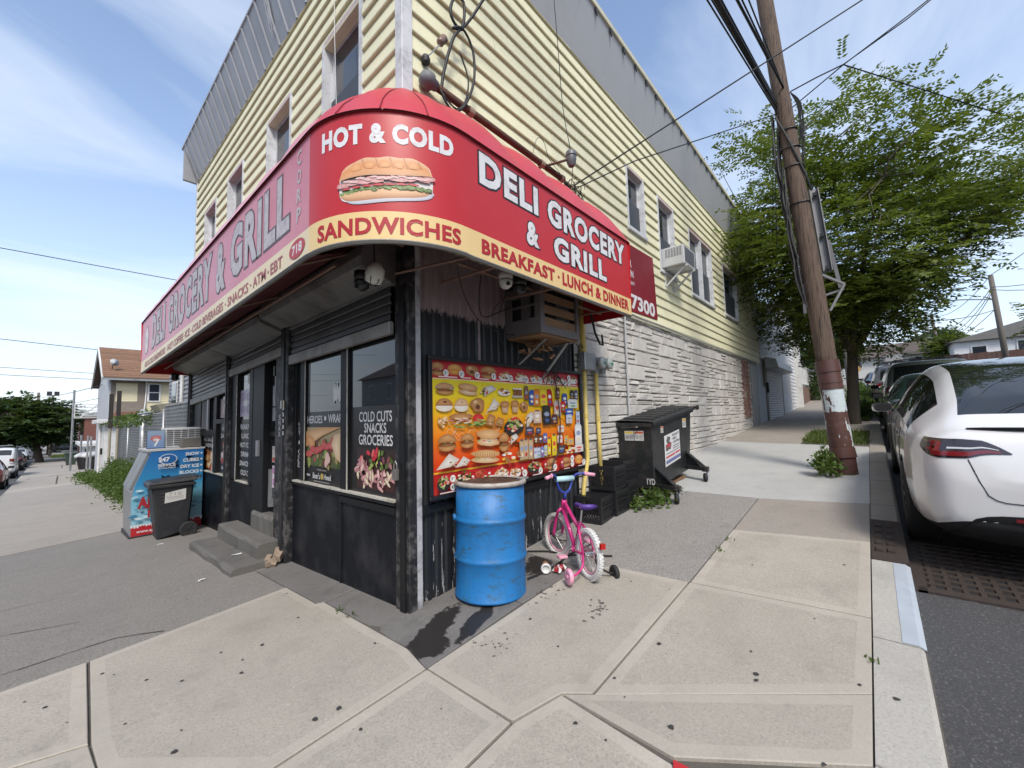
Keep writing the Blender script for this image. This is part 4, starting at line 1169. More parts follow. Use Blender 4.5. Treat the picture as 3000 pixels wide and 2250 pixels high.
for it in MENU.split():
    k, x, y, rx, ry = it.split(','); x, y, rx, ry = int(x)/1000, int(y)/1000, int(rx)/1000, int(ry)/1000
    if k == 'price':
        ry = rx*2.0; mp.blob(x, y, rx*1.02, ry*1.02, WHT, None, 16, 0); mp.text(PR[pk % len(PR)], x - rx*.55, x + rx*.05, y - ry*.45, y + ry*.45, (.03, .03, .03), .03); mp.text('99', x + rx*.2, x + rx*.65, y + ry*.05, y + ry*.4, (.03, .03, .03), .02); pk += 1
    elif k in ('burger', 'sand', 'sand2'):
        dome(x, y - ry*.35, rx*.95, ry*.6, BRN, TAN, pi, 2*pi); bits(x, y - ry*.1, rx*.85, ry*.25, [GRN, LGR, DBR, TOM, CRM], 12, .22)
        mp.blob(x, y - ry*.22, rx*.92, ry*.16, DBR, BRN, 10, .1); dome(x, y + ry*.05, rx, ry*.92, BRN if k != 'sand' else (.40, .25, .15), TAN)
    elif k == 'bun': mp.blob(x, y - ry*.35, rx, ry*.55, (.55, .10, .05), (.7, .42, .06), 10); dome(x, y - ry*.1, rx, ry, (.52, .22, .05), (.72, .40, .12))
    elif k in ('ring', 'croiss', 'croi2'): mp.blob(x, y, rx, ry*.95, BRN, TAN, 12, .15); mp.blob(x, y - ry*.25, rx*.35, ry*.35, DBR, None, 8); mp.blob(x - rx*.3, y + ry*.4, rx*.3, ry*.25, TAN, CRM, 8)
    elif k in ('sub', 'subg'):
        r = -.18; mp.blob(x, y - ry*.5, rx, ry*.42, TAN, CRM, 14, .08, r); bits(x, y - ry*.15, rx*.9, ry*.3, [GRN, LGR, TOM, PNK, WHT], 18, .16); mp.blob(x, y + ry*.35, rx, ry*.55, (.50, .26, .10), (.68, .44, .22), 16, .06, r)
        if k == 'subg':
            for i in range(9): mp.poly([(x - rx*.7 + i*rx*.16, y + ry*.75 - i*ry*.06), (x - rx*.66 + i*rx*.16, y + ry*.75 - i*ry*.06), (x - rx*.72 + i*rx*.16, y + ry*.05 - i*ry*.06), (x - rx*.76 + i*rx*.16, y + ry*.05 - i*ry*.06)], BRN)
    elif k in ('wrapc', 'wrapv'): mp.poly([(x - rx*.5, y - ry), (x + rx, y + ry*.3), (x + rx*.5, y + ry), (x - rx*.4, y + ry*.6)], (.45, .42, .38), WHT); bits(x - rx*.35, y - ry*.15, rx*.5, ry*.6, [GRN, TOM, CRM, TAN, DBR], 14, .25)
    elif k in ('plates', 'plate'):
        mp.blob(x, y - ry*.3, rx, ry*.65, WHT, None, 14, .04); bits(x, y, rx*.8, ry*.65, [TAN, BRN, DBR, (.55, .20, .06), CRM], 16, .28)
    elif k in ('salad', 'saladb', 'salad2', 'noodle'):
        if k != 'noodle': mp.blob(x, y - ry*.15, rx, ry*.85, (.02, .02, .02), None, 14, .05)
        bits(x, y + ry*.15, rx*.85, ry*.7, [GRN, LGR, TOM, CRM, TAN, PNK] if k != 'noodle' else [TAN, CRM, (.62, .40, .16), BRN], 34, .2)
    elif k in ('bagel', 'bagelw'): dome(x, y - ry*.25, rx, ry*.7, CRM, WHT, pi, 2*pi); mp.blob(x, y - ry*.2, rx*.95, ry*.2, WHT, None, 10); dome(x, y - ry*.15, rx, ry*1.05, BRN if k == 'bagel' else TAN, TAN if k == 'bagel' else CRM); mp.blob(x + rx*.05, y + ry*.4, rx*.25, ry*.15, DBR if k == 'bagel' else TAN, None, 8)
    elif k in ('tri', 'wraps', 'wraps2'): mp.poly([(x - rx, y - ry*.9), (x + rx*.4, y - ry*.7), (x + rx, y + ry*.1), (x + rx*.1, y + ry)], (.55, .48, .40), WHT); bits(x + rx*.35, y - ry*.35, rx*.4, ry*.4, [PNK, GRN, CRM, BRN], 10, .25)
    elif k == 'muffin': mp.poly([(x - rx*.8, y + ry*.1), (x - rx*.6, y - ry), (x + rx*.6, y - ry), (x + rx*.8, y + ry*.1)], (.45, .28, .16), (.6, .42, .28)); mp.blob(x, y + ry*.35, rx, ry*.6, BRN, TAN, 10, .12)
    elif k == 'cups':
        for dx in (-.5, .1, .6): mp.poly([(x + rx*(dx-.28), y + ry*.7), (x + rx*(dx+.28), y + ry*.7), (x + rx*(dx+.22), y - ry*.7), (x + rx*(dx-.22), y - ry*.7)], DBR, BRN); mp.rect(x + rx*(dx-.3), x + rx*(dx+.3), y + ry*.6, y + ry*.85, WHT)
        mp.rect(x - rx, x + rx, y - ry, y - ry*.6, (.42, .40, .36))
    elif k == 'deli': mp.blob(x, y + ry*.55, rx, ry*.38, BRN, TAN, 12, .08); bits(x, y, rx*.9, ry*.35, [PNK, (.5, .2, .18), CRM], 16, .25); bits(x + rx*.1, y - ry*.55, rx*.8, ry*.3, [GRN, LGR, (.1, .15, .04)], 16, .22)
    elif k == 'tomato': mp.blob(x, y, rx, ry, (.45, .01, .02), (.66, .06, .05), 14, .03)
    elif k == 'lettuce': bits(x, y, rx, ry*.7, [LGR, GRN, (.35, .45, .12)], 14, .3)
    elif k == 'panini': mp.poly([(x - rx, y - ry*.6), (x + rx*.6, y - ry), (x + rx, y + ry*.5), (x - rx*.2, y + ry)], BRN, TAN); bits(x, y - ry*.3, rx*.6, ry*.3, [DBR, CRM, GRN], 8, .25)
    elif k == 'meat': bits(x, y, rx, ry, [(.40, .06, .03), (.30, .04, .02), (.5, .12, .06)], 12, .4)
    elif k in ('eggs', 'eggs2'): bits(x, y, rx, ry*.8, [(.75, .55, .05), WHT, CRM] if k == 'eggs' else [(.75, .45, .04), BRN, TAN, WHT], 16, .28)
    else:
        base = dict(bagb=(.03, .10, .38), bago=(.62, .20, .02), bagy=(.75, .58, .02), bagr=(.45, .012, .02), bagbr=(.16, .03, .02), bagbl=(.04, .08, .30), can=(.02, .02, .02), can2=(.05, .07, .22), bagk=(.02, .02, .02), bagw=(.55, .42, .40), bagwh=(.62, .66, .64), bagd=(.10, .03, .03), jar=(.60, .45, .36), jarw=(.55, .58, .66), bottleb=(.20, .10, .05), bottlew=(.45, .55, .68), bottlet=(.50, .36, .22), choc=(.06, .05, .08), tub=(.12, .06, .03), tubb=(.10, .14, .35), milk=(.50, .54, .66), milkb=(.16, .22, .48), milkg=(.5, .55, .45), yel=(.74, .56, .02), tubw=(.66, .62, .58), tubo=(.66, .36, .06), jug=(.70, .71, .72), tubk=(.06, .05, .05)).get(k, WHT)
        tl = RND.uniform(-.12, .12) if k.startswith('bag') or k == 'choc' else 0
        P4 = [(-1, -1), (1, -1), (1, .75), (.7, 1), (-.7, 1), (-1, .75)]
        mp.poly([(x + rx*a*.95 + tl*ry*b*.5, y + ry*b*.97) for a, b in P4], mul(base, .8), mul(base, 1.15))
        mp.blob(x + tl*ry*.1, y + ry*.1, rx*.62, ry*.24, WHT if k in ('bagr', 'bagbr', 'bagb', 'bagbl', 'tub', 'tubb', 'milkb', 'jar', 'can2') else (.6, .08, .05) if k in ('bagy', 'tubw', 'bagw', 'yel') else (.25, .30, .42), None, 8, .1)
        mp.blob(x, y - ry*.5, rx*.5, ry*.2, RND.choice([TAN, TOM, CRM, (.1, .3, .1), (.05, .1, .3)]), None, 7, .2)
        if k.startswith('bottle') or k in ('milk', 'yel', 'jar'): mp.rect(x - rx*.55, x + rx*.55, y + ry*.80, y + ry*1.0, (.10, .07, .06))
for (u, v, w) in ((.02, .868, .09), (.13, .869, .05), (.22, .870, .06), (.32, .869, .06), (.41, .869, .1), (.53, .869, .09), (.63, .869, .07), (.74, .869, .06), (.86, .869, .09), (.02, .013, .08), (.14, .012, .08), (.25, .013, .06), (.55, .012, .06), (.67, .015, .06), (.80, .012, .05), (.93, .013, .05)):
    mp.rect(u, u + w, v, v + .008, (.70, .6, .58))
mp.build('print', vcol_mat('poster_print', .35, grain=.10), board)
sc_ = MB()
for i in range(7):
    u, v = .08 + .04*i, .52 + RND.uniform(-.12, .1); pts = []
    for j in range(10): pts.append(fM(u + .02*cos(j*1.1 + i) + j*.004, v + .035*sin(j*1.3), .012))
    sc_.tube(pts, .0012, 3)
sc_.build('scratches', M('scratch', (.62, .55, .45), .5), board)
MB().tube([fM(.445, .315, .014), fM(.475, .32, .02), fM(.487, .29, .02), fM(.488, .23, .014)], [.004, .009, .008, .003], 6).build('torn_flap', BLACK, board)

# ================================================================== window posters and stickers on the storefront
POSTER = vcol_mat('window_poster', .35, grain=.08)
fP = lambda u, v, l=0: (.0145 - l, u, v)
def poster_thing(label, loc, parts):
    t_ = thing('window_poster', label, 'poster', loc)
    p = Paint(fP, step=.0002, start=.0005); parts(p); p.build('print', POSTER, t_); return t_
BLK = (.010, .010, .011); LW = (.66, .66, .66)
def p1(p):
    p.rect(.912, .130, .818, 1.565, BLK)
    p.text('COLD CUTS', .745, .215, 1.43, 1.52, LW, .012); p.text('SNACKS', .655, .30, 1.335, 1.42, LW, .012); p.text('GROCERIES', .75, .205, 1.23, 1.32, LW, .012)
    p.rect(.775, .16, .86, 1.20, (.05, .015, .015), (.03, .02, .02))
    R = random.Random(3)
    for i in range(90):
        a = R.uniform(0, 2*pi); r = R.random()**.5; u = .47 + .30*r*cos(a); v = 1.03 + .165*r*sin(a)
        if v > 1.10 and u > .42: c = R.choice([(.50, .03, .05), (.60, .12, .12), (.38, .02, .03)]); s = (.035, .022)
        elif abs(u - .43) < .10 and v > 1.0: c = R.choice([(.08, .14, .03), (.25, .30, .08), (.45, .02, .03), (.02, .01, .02), (.5, .45, .12)]); s = (.03, .02)
        elif v > 1.05 and u < .36: c = R.choice([(.07, .12, .03), (.30, .16, .15), (.16, .05, .06)]); s = (.035, .022)
        else: c = R.choice([(.52, .28, .27), (.66, .42, .38), (.36, .16, .17), (.60, .50, .36), (.45, .22, .24)]); s = (.05, .018)
        p.blob(u, v, s[0], s[1], c, tuple(min(1, x*1.35) for x in c), 7, .25, R.uniform(0, 3), R)
poster_thing('black window poster reading COLD CUTS SNACKS GROCERIES above a platter of sliced meats', (0, .5, .82), p1)
def p2(p):
    p.rect(1.855, 1.066, .818, 1.545, BLK)
    p.text('HEROES', 1.85, 1.49, 1.425, 1.505, LW, .012); p.text('WRAP', 1.36, 1.075, 1.43, 1.512, LW, .012); p.blob(1.425, 1.475, .025, .025, LW, None, 12, 0)
    p.rect(1.855, 1.07, .985, 1.385, (.05, .07, .02), (.40, .30, .16))
    R = random.Random(9)
    for i in range(46):
        u = R.uniform(1.10, 1.83); v = R.uniform(1.0, 1.25)
        c = R.choice([(.05, .10, .02), (.20, .26, .06), (.12, .03, .02), (.40, .05, .05), (.25, .2, .08)]); p.blob(u, v, .045, .03, c, tuple(x*1.5 for x in c), 7, .3, R.uniform(0, 3), R)
    p.poly([(1.855, 1.18), (1.70, 1.22), (1.45, 1.30), (1.07, 1.385), (1.50, 1.385), (1.855, 1.34)], (.50, .25, .09), (.70, .46, .24))
    p.blob(1.74, 1.235, .11, .06, (.48, .20, .06), (.66, .36, .14), 12, .05, .25)
    for i in range(16): p.blob(1.80 - i*.035, 1.12 + i*.0065 + R.uniform(-.02, .02), .045, .035, (.42, .03, .04), (.60, .16, .14), 8, .25, 0, R)
    p.poly([(1.07, 1.33), (1.20, 1.31), (1.26, 1.22), (1.17, 1.09), (1.07, 1.05)], (.55, .38, .22), (.74, .58, .40))
    for i in range(8): p.blob(1.33 + R.uniform(-.05, .05), 1.07 + R.uniform(-.06, .06), .04, .03, (.60, .38, .34), (.70, .50, .44), 7, .25, 1, R)
    p.text('Proudly featuring', 1.56, 1.36, .945, .968, (.5, .48, .4), .0)
    p.text("Boar's", 1.665, 1.50, .865, .925, LW, .012); p.text('Head', 1.41, 1.26, .868, .922, LW, .012); p.blob(1.455, .895, .033, .033, (.35, .26, .05), (.50, .40, .12), 12, .08)
    p.rect(1.64, 1.29, .838, .845, (.3, .3, .28)); p.blob(1.77, .892, .05, .012, (.35, .35, .35), None, 12, 0)
poster_thing('black window poster with hero sandwich photo reading HEROES WRAP', (0, 1.45, .82), p2)
def p3(p):
    p.rect(2.118, 1.998, .82, 1.6, BLK)
    s = 'HOT & COLD'
    for i, ch in enumerate(s):
        if ch != ' ': p.text(ch, 2.085, 2.03, 1.40 - i*.05, 1.44 - i*.05, LW, .01)
poster_thing('narrow black window strip with vertical words HOT & COLD', (0, 2.06, .82), p3)
def p4(p):
    p.rect(4.19, 3.67, .66, 1.50, BLK)
    for i, s in enumerate(('REAKFA', 'LUNCH', 'HOT FOO', 'DRINKS', 'SNACKS', 'OLD CU')): p.text(s, 4.15 if i % 2 == 0 else 4.10, 3.69, 1.36 - i*.128, 1.43 - i*.128, LW, .012)
    p.rect(4.18, 3.70, 1.54, 1.92, (.42, .36, .46)); 
    for a, b in ((4.05, 1.82), (3.82, 1.82), (4.05, 1.64), (3.82, 1.64)): p.blob(a, b, .09, .06, (.18, .12, .26), (.34, .25, .4), 10, .2)
    p.blob(3.94, 1.73, .08, .05, (.6, .58, .55), None, 14, 0)
    p.rect(3.86, 3.70, 2.0, 2.14, (.30, .27, .2))
poster_thing('black poster of white words REAKFA LUNCH DRINKS SNACKS beside the shop door', (0, 3.93, .66), p4)
def p5(p):
    p.rect(6.26, 5.43, .68, 1.235, BLK); p.text('HOT BREAKFA', 6.20, 5.50, 1.15, 1.21, LW, .012); p.text('SANDWICHE', 6.14, 5.50, 1.05, 1.115, LW, .012)
    p.rect(6.18, 5.50, .70, 1.0, (.16, .05, .03), (.22, .12, .06)); R = random.Random(4)
    for i in range(24): c = R.choice([(.50, .30, .13), (.62, .44, .25), (.34, .14, .05), (.40, .06, .04), (.62, .5, .3)]); p.blob(R.uniform(5.58, 6.1), R.uniform(.73, .97), .10, .05, c, tuple(min(1, x*1.3) for x in c), 8, .25, 0, R)
poster_thing('black window poster reading HOT BREAKFA SANDWICHE above an egg sandwich photo', (0, 5.85, .68), p5)
def p6(p):
    p.rect(5.25, 4.67, .68, 1.44, BLK); p.text('HOT', 5.10, 4.76, 1.33, 1.40, LW, .012); p.text('SAND', 5.16, 4.72, 1.22, 1.29, LW, .012)
    R = random.Random(5)
    for i in range(22): c = R.choice([(.50, .30, .13), (.62, .46, .30), (.30, .05, .04), (.5, .42, .4), (.36, .03, .04)]); p.blob(R.uniform(4.76, 5.14), R.uniform(.86, 1.16), .09, .05, c, tuple(min(1, x*1.3) for x in c), 8, .25, 0, R)
    p.text('Boar', 5.05, 4.80, .735, .785, LW, .012)
    p.rect(5.20, 4.75, 1.54, 1.84, (.36, .24, .24), (.20, .10, .11)); p.blob(4.95, 1.68, .14, .09, (.45, .32, .3), (.5, .4, .4), 10, .2)
poster_thing('black window poster reading HOT SAND below a faded pink poster', (0, 4.95, .68), p6)
# door stickers, graffiti
st = thing('door_stickers', 'pale paper stickers and notices on the black shop door', 'stickers', (.15, 2.87, .6))
fD = lambda u, v, l=0: (.053 - l, u, v); p = Paint(fD, step=.0003, start=.0005)
for (u, v, w, h, c) in ((2.92, 1.05, .14, .20, (.60, .56, .54)), (2.92, .985, .12, .05, (.55, .08, .06)), (2.86, 1.95, .17, .16, (.34, .34, .30)), (2.96, 1.78, .09, .26, (.42, .41, .42)), (2.92, 1.55, .17, .17, (.36, .36, .35)), (2.75, 1.80, .04, .5, (.35, .35, .36)), (2.98, 2.1, .03, .12, (.45, .45, .45)), (2.84, 2.14, .03, .05, (.4, .4, .4))):
    p.rect(u + w/2, u - w/2, v - h/2, v + h/2, c, mul(c, .75))
p.rect(2.97, 2.74, .64, .91, (.62, .55, .62))
for a, b in ((2.91, .85), (2.80, .84), (2.91, .71), (2.80, .71)): p.blob(a, b, .045, .05, (.35, .06, .24), (.45, .30, .5), 10, .25)
p.blob(2.855, .775, .04, .05, (.62, .60, .60), None, 14, 0)
p.build('print', POSTER, st)
gs = thing('graffiti_tag', 'white paint tag reading SNAX down the black shutter post', 'graffiti', (-.085, 2.35, 1.3))
fG = lambda u, v, l=0: (-.084 - l, u, v); p = Paint(fG, step=.0003)
for i, ch in enumerate('SNAX'): p.text(ch, 2.395, 2.335, 1.475 - i*.063, 1.53 - i*.063, (.5, .5, .52), -.005)
for k in range(5): p.rect(2.27, 2.235, 1.30 + k*.07, 1.345 + k*.07, (.42, .42, .42))
p.rect(2.345, 2.305, 1.60, 1.69, (.5, .47, .44)); p.rect(2.27, 2.23, 1.60, 1.69, (.45, .36, .2))
p.build('print', POSTER, gs)
gs = thing('graffiti_tag', 'white scribbled paint tag on the shop window above the hero poster', 'graffiti', (.01, 1.2, 1.65))
mb = MB(); R = random.Random(2)
for i in range(9):
    u = 1.24 - i*.018; mb.tube([(.010, u, 1.63 + R.uniform(-.02, .03)), (.009, u - .012, 1.72), (.010, u - .004 + R.uniform(-.01, .01), 1.80 + R.uniform(-.03, .03))], .006, 4)
mb.build('scribble', M('paint_scribble', (.62, .62, .6), .5), gs)
# ================================================================== things fixed to the side wall
ROTX = Matrix.Rotation(pi/2, 4, 'X')
# caged air conditioner over the menu board
ac = thing('caged_air_conditioner', 'boxed air conditioner in a grey wood-slatted cage under the red awning', 'air conditioner', (1.48, -.25, 2.2))
CAGE = M('cage_grey', (.11, .098, .098), .6, var=.2, vs=8, dirt=(.10, .08, .08), dirt_amt=.6)
OLDWOOD = M('old_wood', (.20, .115, .06), .75, var=.55, vs=10, sc=(.5, 3, 8), bump=.4, bs=30)
X0, X1, Y0, Z0, Z1 = 1.155, 1.80, -.475, 2.215, 2.68
mb = MB()
for x in (X0, X1 - .05):
    mb.box(x, x + .05, Y0, Y0 + .02, Z0, Z1)
mb.box(X0 + .05, X1 - .05, Y0, Y0 + .02, Z0, Z0 + .07); mb.build('front_frame', CAGE, ac)
mb = MB()
mb.box(X0 - .012, X0, Y0 + .001, -.03, Z0, Z0 + .15); mb.box(X0 - .012, X0, Y0 + .001, -.03, Z1 - .10, Z1); mb.box(X0 - .012, X0, Y0 + .001, Y0 + .07, Z0 + .15, Z1 - .10)
mb.box(X0 - .012, X0, -.12, -.03, Z0 + .15, Z1 - .10); mb.box(X0 - .012, X0, Y0 + .07, -.12, Z0 + .265, Z0 + .285); mb.build('side_frame', CAGE, ac)
mb = MB(); mb.box(X0 + .01, X0 + .03, -.33, -.23, Z0 + .15, Z1 - .1)
for i in range(9): mb.box(X0 - .002, X0 + .012, -.33 + i*.0115, -.324 + i*.0115, Z0 + .15, Z1 - .1)
mb.build('side_fins', CAGE, ac)
for i in range(4): MB().box(X0 + .05, X1 - .05, Y0 + .021, Y0 + .041, Z0 + .075 + i*.125, Z0 + .16 + i*.118).build('slat', OLDWOOD, ac)
MB().box(X0 + .004, X1 - .004, Y0 + .02, -.04, Z0 - .02, Z0 + .0).build('floor_board', OLDWOOD, ac)
MB().box(X0 + .06, X1 - .06, Y0 + .08, -.05, Z0 + .03, Z1 - .04).build('unit', M('ac_dark', (.03, .03, .033), .6), ac)
mb = MB()
for i in range(14): mb.box(X1 - .30 + i*.017, X1 - .293 + i*.017, Y0 + .07, Y0 + .079, Z0 + .06, Z0 + .34)
tag(mb.build('fins', GALV, ac), kind='stuff')
MB().box(X1 - .006, X1 + .006, Y0 + .021, -.03, Z0, Z1).build('side_panel', CAGE, ac)
mb = MB(); mb.bar((X1 - .08, Y0 + .05, Z0 - .02), (X1 - .02, -.05, Z0 - .02), .03); mb.bar((X1 - .1, Y0 + .09, Z0 - .03), (X1 - .12, -.04, Z0 - .40), .035, .012); mb.bar((X0 + .18, Y0 + .09, Z0 - .03), (X0 + .1, -.04, Z0 - .30), .02, .012)
mb.build('bracket', GALV, ac)
mb = MB(); R = random.Random(8)
for i in range(16):
    T = Matrix.Translation((X0 + .18 + R.gauss(0, .11), -.26 + R.gauss(0, .08), Z0 - .06 - abs(R.gauss(0, .05)))) @ Matrix.Rotation(R.uniform(0, 3), 4, (R.random(), R.random(), R.random()))
    mb.box(-.05, .05, -.03, .03, -.006, .006, T=T)
tag(mb.build('rotten_scraps', OLDWOOD, ac), kind='stuff')

YCON = M('yellow_conduit', (.62, .47, .13), .55, var=.15, vs=7, dirt=(.28, .22, .12), dirt_amt=.45)
met = thing('electric_meters', 'grey meter box with two round glass electric meters on the stone wall', 'meter', (2.75, -.06, 2.0))
mb = MB(); mb.box(2.435, 2.70, -.15, -.045, 1.985, 2.20); mb.build('box', GALV, met, bevel=.008)
for x in (2.80, 2.985):
    T = Matrix.Translation((x, -.045, 2.09)) @ ROTX
    m1 = MB().lathe([(.085, 0), (.085, .06), (.076, .065), (.076, .12)], 20, T).build('meter', GALV, met, auto=40)
    MB().lathe([(.074, .12), (.072, .155), (.05, .17), (.0001, .173)], 20, T).build('glass', M('meter_face', (.42, .46, .43), .2, var=.3, vs=20), m1, smooth=True)
    MB().box(x - .025, x + .03, -.2205, -.218, 2.07, 2.10).build('dial', M('meter_green', (.06, .22, .14), .5), m1)
    MB().box(x - .045, x + .045, -.10, -.046, 1.965, 2.02).build('base', GALV, m1)
cdt = thing('yellow_conduit', 'yellow painted conduit bending aside at the crates below the meter box', 'conduit', (2.52, -.07, .5))
mb = MB(); mb.tube([(2.525, -.075, 1.99), (2.527, -.075, 1.0), (2.52, -.078, .90), (2.45, -.085, .74), (2.38, -.09, .55), (2.36, -.09, .35)], .026, 8); mb.build('pipe', YCON, cdt, smooth=True)
mb = MB(); mb.lathe([(.031, 0), (.031, .05)], 10, Matrix.Translation((2.526, -.075, 1.40))); mb.build('coupling', YCON, cdt)
mb = MB(); mb.tube([(2.515, -.08, 2.2), (2.512, -.08, 2.9)], .036, 8); mb.lathe([(.045, 0), (.045, .07)], 10, Matrix.Translation((2.514, -.08, 2.20)));  mb.build('riser', YCON, cdt, smooth=True)
cdt2 = thing('yellow_conduit', 'straight yellow painted conduit below the two round meters', 'conduit', (2.82, -.07, .5))
MB().tube([(2.812, -.075, 1.97), (2.84, -.075, .30)], .026, 8).build('pipe', YCON, cdt2, smooth=True)
MB().lathe([(.031, 0), (.031, .05)], 10, Matrix.Translation((2.823, -.075, 1.36))).build('coupling', YCON, cdt2)
tag(MB().tube([(3.745, -.065, 2.93), (3.74, -.065, 1.6), (3.735, -.065, .3)], .016, 7).build('grey_conduit', M('grey_pipe', (.40, .41, .42), .5, var=.15)), 'thin grey vertical pipe on the white stone wall behind the dumpster', 'pipe')
tag(MB().tube([(2.6, -.07, 2.98), (4.3, -.08, 2.92), (5.2, -.07, 2.93), (7, -.075, 2.90), (9, -.07, 2.92), (12.8, -.07, 2.90)], .014, 6).build('service_cable', M('grey_cable', (.30, .30, .28), .6)), 'grey cable sagging along the bottom of the yellow siding', 'cable')
tag(MB().tube([(2.36, -.30, 2.62), (2.40, -.32, 2.40), (2.47, -.34, 2.27), (2.56, -.33, 2.27), (2.60, -.30, 2.40)], .013, 6).build('hanging_hose', RUBBER), 'black hose loop hanging out below the awning end', 'hose')

# rusty service mast lying along the wall with weatherhead
RUST = M('rusty_pipe', (.085, .035, .022), .75, var=.5, vs=12, dirt=(.22, .10, .05), dirt_amt=.5)
mast = thing('service_mast', 'rusty brown service pipe with grey weatherhead lying along the siding', 'pipe', (1.2, -.1, 4.28))
MB().tube([(.20, -.10, 4.285), (2.18, -.10, 4.285)], .034, 10).build('pipe', RUST, mast, smooth=True)
for x in (.66, 1.75, 2.15):
    MB().tube([(x - .03, -.10, 4.285), (x + .03, -.10, 4.285)], .041, 10).build('coupling', M('tan_band', (.33, .25, .18), .7, var=.3), mast)
T = Matrix.Translation((.20, -.10, 4.285)) @ Matrix.Rotation(-pi/2, 4, 'Y')
MB().lathe([(.042, -.06), (.05, -.02), (.072, .0), (.075, .04), (.055, .085), (.0001, .10)], 14, T).build('weatherhead', M('cast_grey', (.13, .135, .14), .6, var=.2), mast, smooth=True)
CRX = lambda *p: [tuple(q) for q in p]
cab = thing('service_cable_loops', 'thick black service cables looping from the weatherhead up over the yellow siding', 'cable', (.4, -.2, 4.3))
mb = MB()
def smooth(pts, n=5):
    pts = [Vector(p) for p in pts]; out = []
    for i in range(len(pts)-1):
        p0, p1, p2, p3 = pts[max(i-1, 0)], pts[i], pts[i+1], pts[min(i+2, len(pts)-1)]
        for k in range(n):
            t_ = k/n
            out.append(.5*((2*p1) + (p2-p0)*t_ + (2*p0-5*p1+4*p2-p3)*t_*t_ + (3*p1-p0-3*p2+p3)*t_**3))
    return out + [pts[-1]]
mb.tube(smooth([(.30, -.12, 4.28), (.34, -.12, 4.50), (.44, -.13, 4.85), (.55, -.14, 5.05), (.56, -.14, 5.28), (.45, -.14, 5.24), (.40, -.14, 5.05), (.50, -.14, 4.98), (.62, -.16, 5.14), (.80, -.35, 5.55), (1.1, -1.1, 6.3), (2.2, -3.9, 8.5)]), .014, 6)
mb.tube(smooth([(.28, -.13, 4.25), (.38, -.15, 4.12), (.52, -.16, 4.22), (.66, -.15, 4.55), (.66, -.15, 4.85), (.54, -.15, 4.99), (.42, -.14, 4.92), (.55, -.14, 5.0)]), .012, 6)
mb.tube(smooth([(.30, -.14, 4.22), (.44, -.15, 4.16), (.55, -.15, 4.30), (.60, -.14, 4.55), (.50, -.14, 4.75)]), .008, 5)
mb.build('cables', WIREM, cab, smooth=True)
ins = thing('wall_insulator', 'brown ceramic insulator on a wire bracket screwed to the siding', 'insulator', (.25, -.08, 4.6))
MB().tube([(.20, -.03, 4.52), (.19, -.07, 4.53), (.33, -.10, 4.74)], .006, 5).build('bracket', GALV, ins)
MB().lathe([(.02, -.05), (.036, -.035), (.022, -.015), (.036, .01), (.025, .03), (.036, .045), (.015, .06)], 12, Matrix.Translation((.33, -.10, 4.76)) @ Matrix.Rotation(.6, 4, 'Y')).build('spool', M('ceramic', (.20, .13, .11), .3), ins, smooth=True)
MB().lathe([(.0001, -.04), (.035, -.03), (.04, .0), (.03, .03), (.0001, .04)], 10, Matrix.Translation((.19, -.05, 4.52))).build('anchor', DARKM, ins)
lamp = thing('street_camera_pod', 'dark domed camera pod on a thin arm above the red awning', 'camera', (1.95, -.2, 4.3))
MB().tube([(1.72, -.03, 4.24), (2.05, -.28, 4.40)], .014, 6).build('arm', RUST, lamp)
T = Matrix.Translation((2.06, -.30, 4.40))
MB().lathe([(.0001, -.10), (.035, -.09), (.052, -.05), (.06, -.005), (.058, .02), (.066, .03), (.062, .075), (.055, .085), (.0001, .09)], 16, T).build('pod', M('pod_grey', (.10, .105, .115), .45, var=.2), lamp, auto=40)
clump = thing('wire_tangle', 'tangle of thin black wires and dry vine at the end of the rusty pipe', 'wires', (2.35, -.12, 4.2))
mb = MB(); R = random.Random(17)
for i in range(9):
    c = Vector((2.36 + R.uniform(-.1, .12), -.12, 4.18 + R.uniform(-.1, .12))); pts = []
    for k in range(9):
        a = k*2*pi/8 + R.random(); pts.append(c + Vector((cos(a)*R.uniform(.05, .16), R.uniform(-.05, .03), sin(a)*R.uniform(.06, .2))))
    mb.tube(smooth(pts, 3), .004, 4)
for i in range(5): mb.tube([(2.2 + i*.03, -.10, 4.27), (2.34 + i*.05, -.11, 4.0 - i*.05)], .009, 5)
mb.tube(smooth([(1.62, -.08, 4.36), (1.68, -.1, 4.55), (1.80, -.1, 4.58), (1.9, -.1, 4.42), (2.06, -.1, 4.36), (2.2, -.1, 4.3)]), .003, 4)
tag(mb.build('wires', WIREM, clump), kind='stuff')
tag(MB().tube(smooth([(2.06, -.30, 4.49), (1.99, -.26, 5.0), (1.96, -.24, 5.8), (1.90, -.22, 7.0)]), .005, 4).build('drop_wire', WIREM), 'thin black wire dropping from the parapet to the camera pod', 'wire')
tag(MB().tube(smooth([(2.08, -.30, 4.30), (2.14, -.25, 4.2), (2.25, -.15, 4.15)]), .004, 4).build('drop_wire', WIREM), 'short thin wire from the camera pod to the wire tangle', 'wire')
tag(MB().tube([(-.04, 1.19, 6.3), (-.05, 1.14, 5.4), (-.045, 1.08, 4.25)], .004, 4).build('drop_wire', WHITEP), 'thin white wire hanging across the first upstairs window', 'wire')

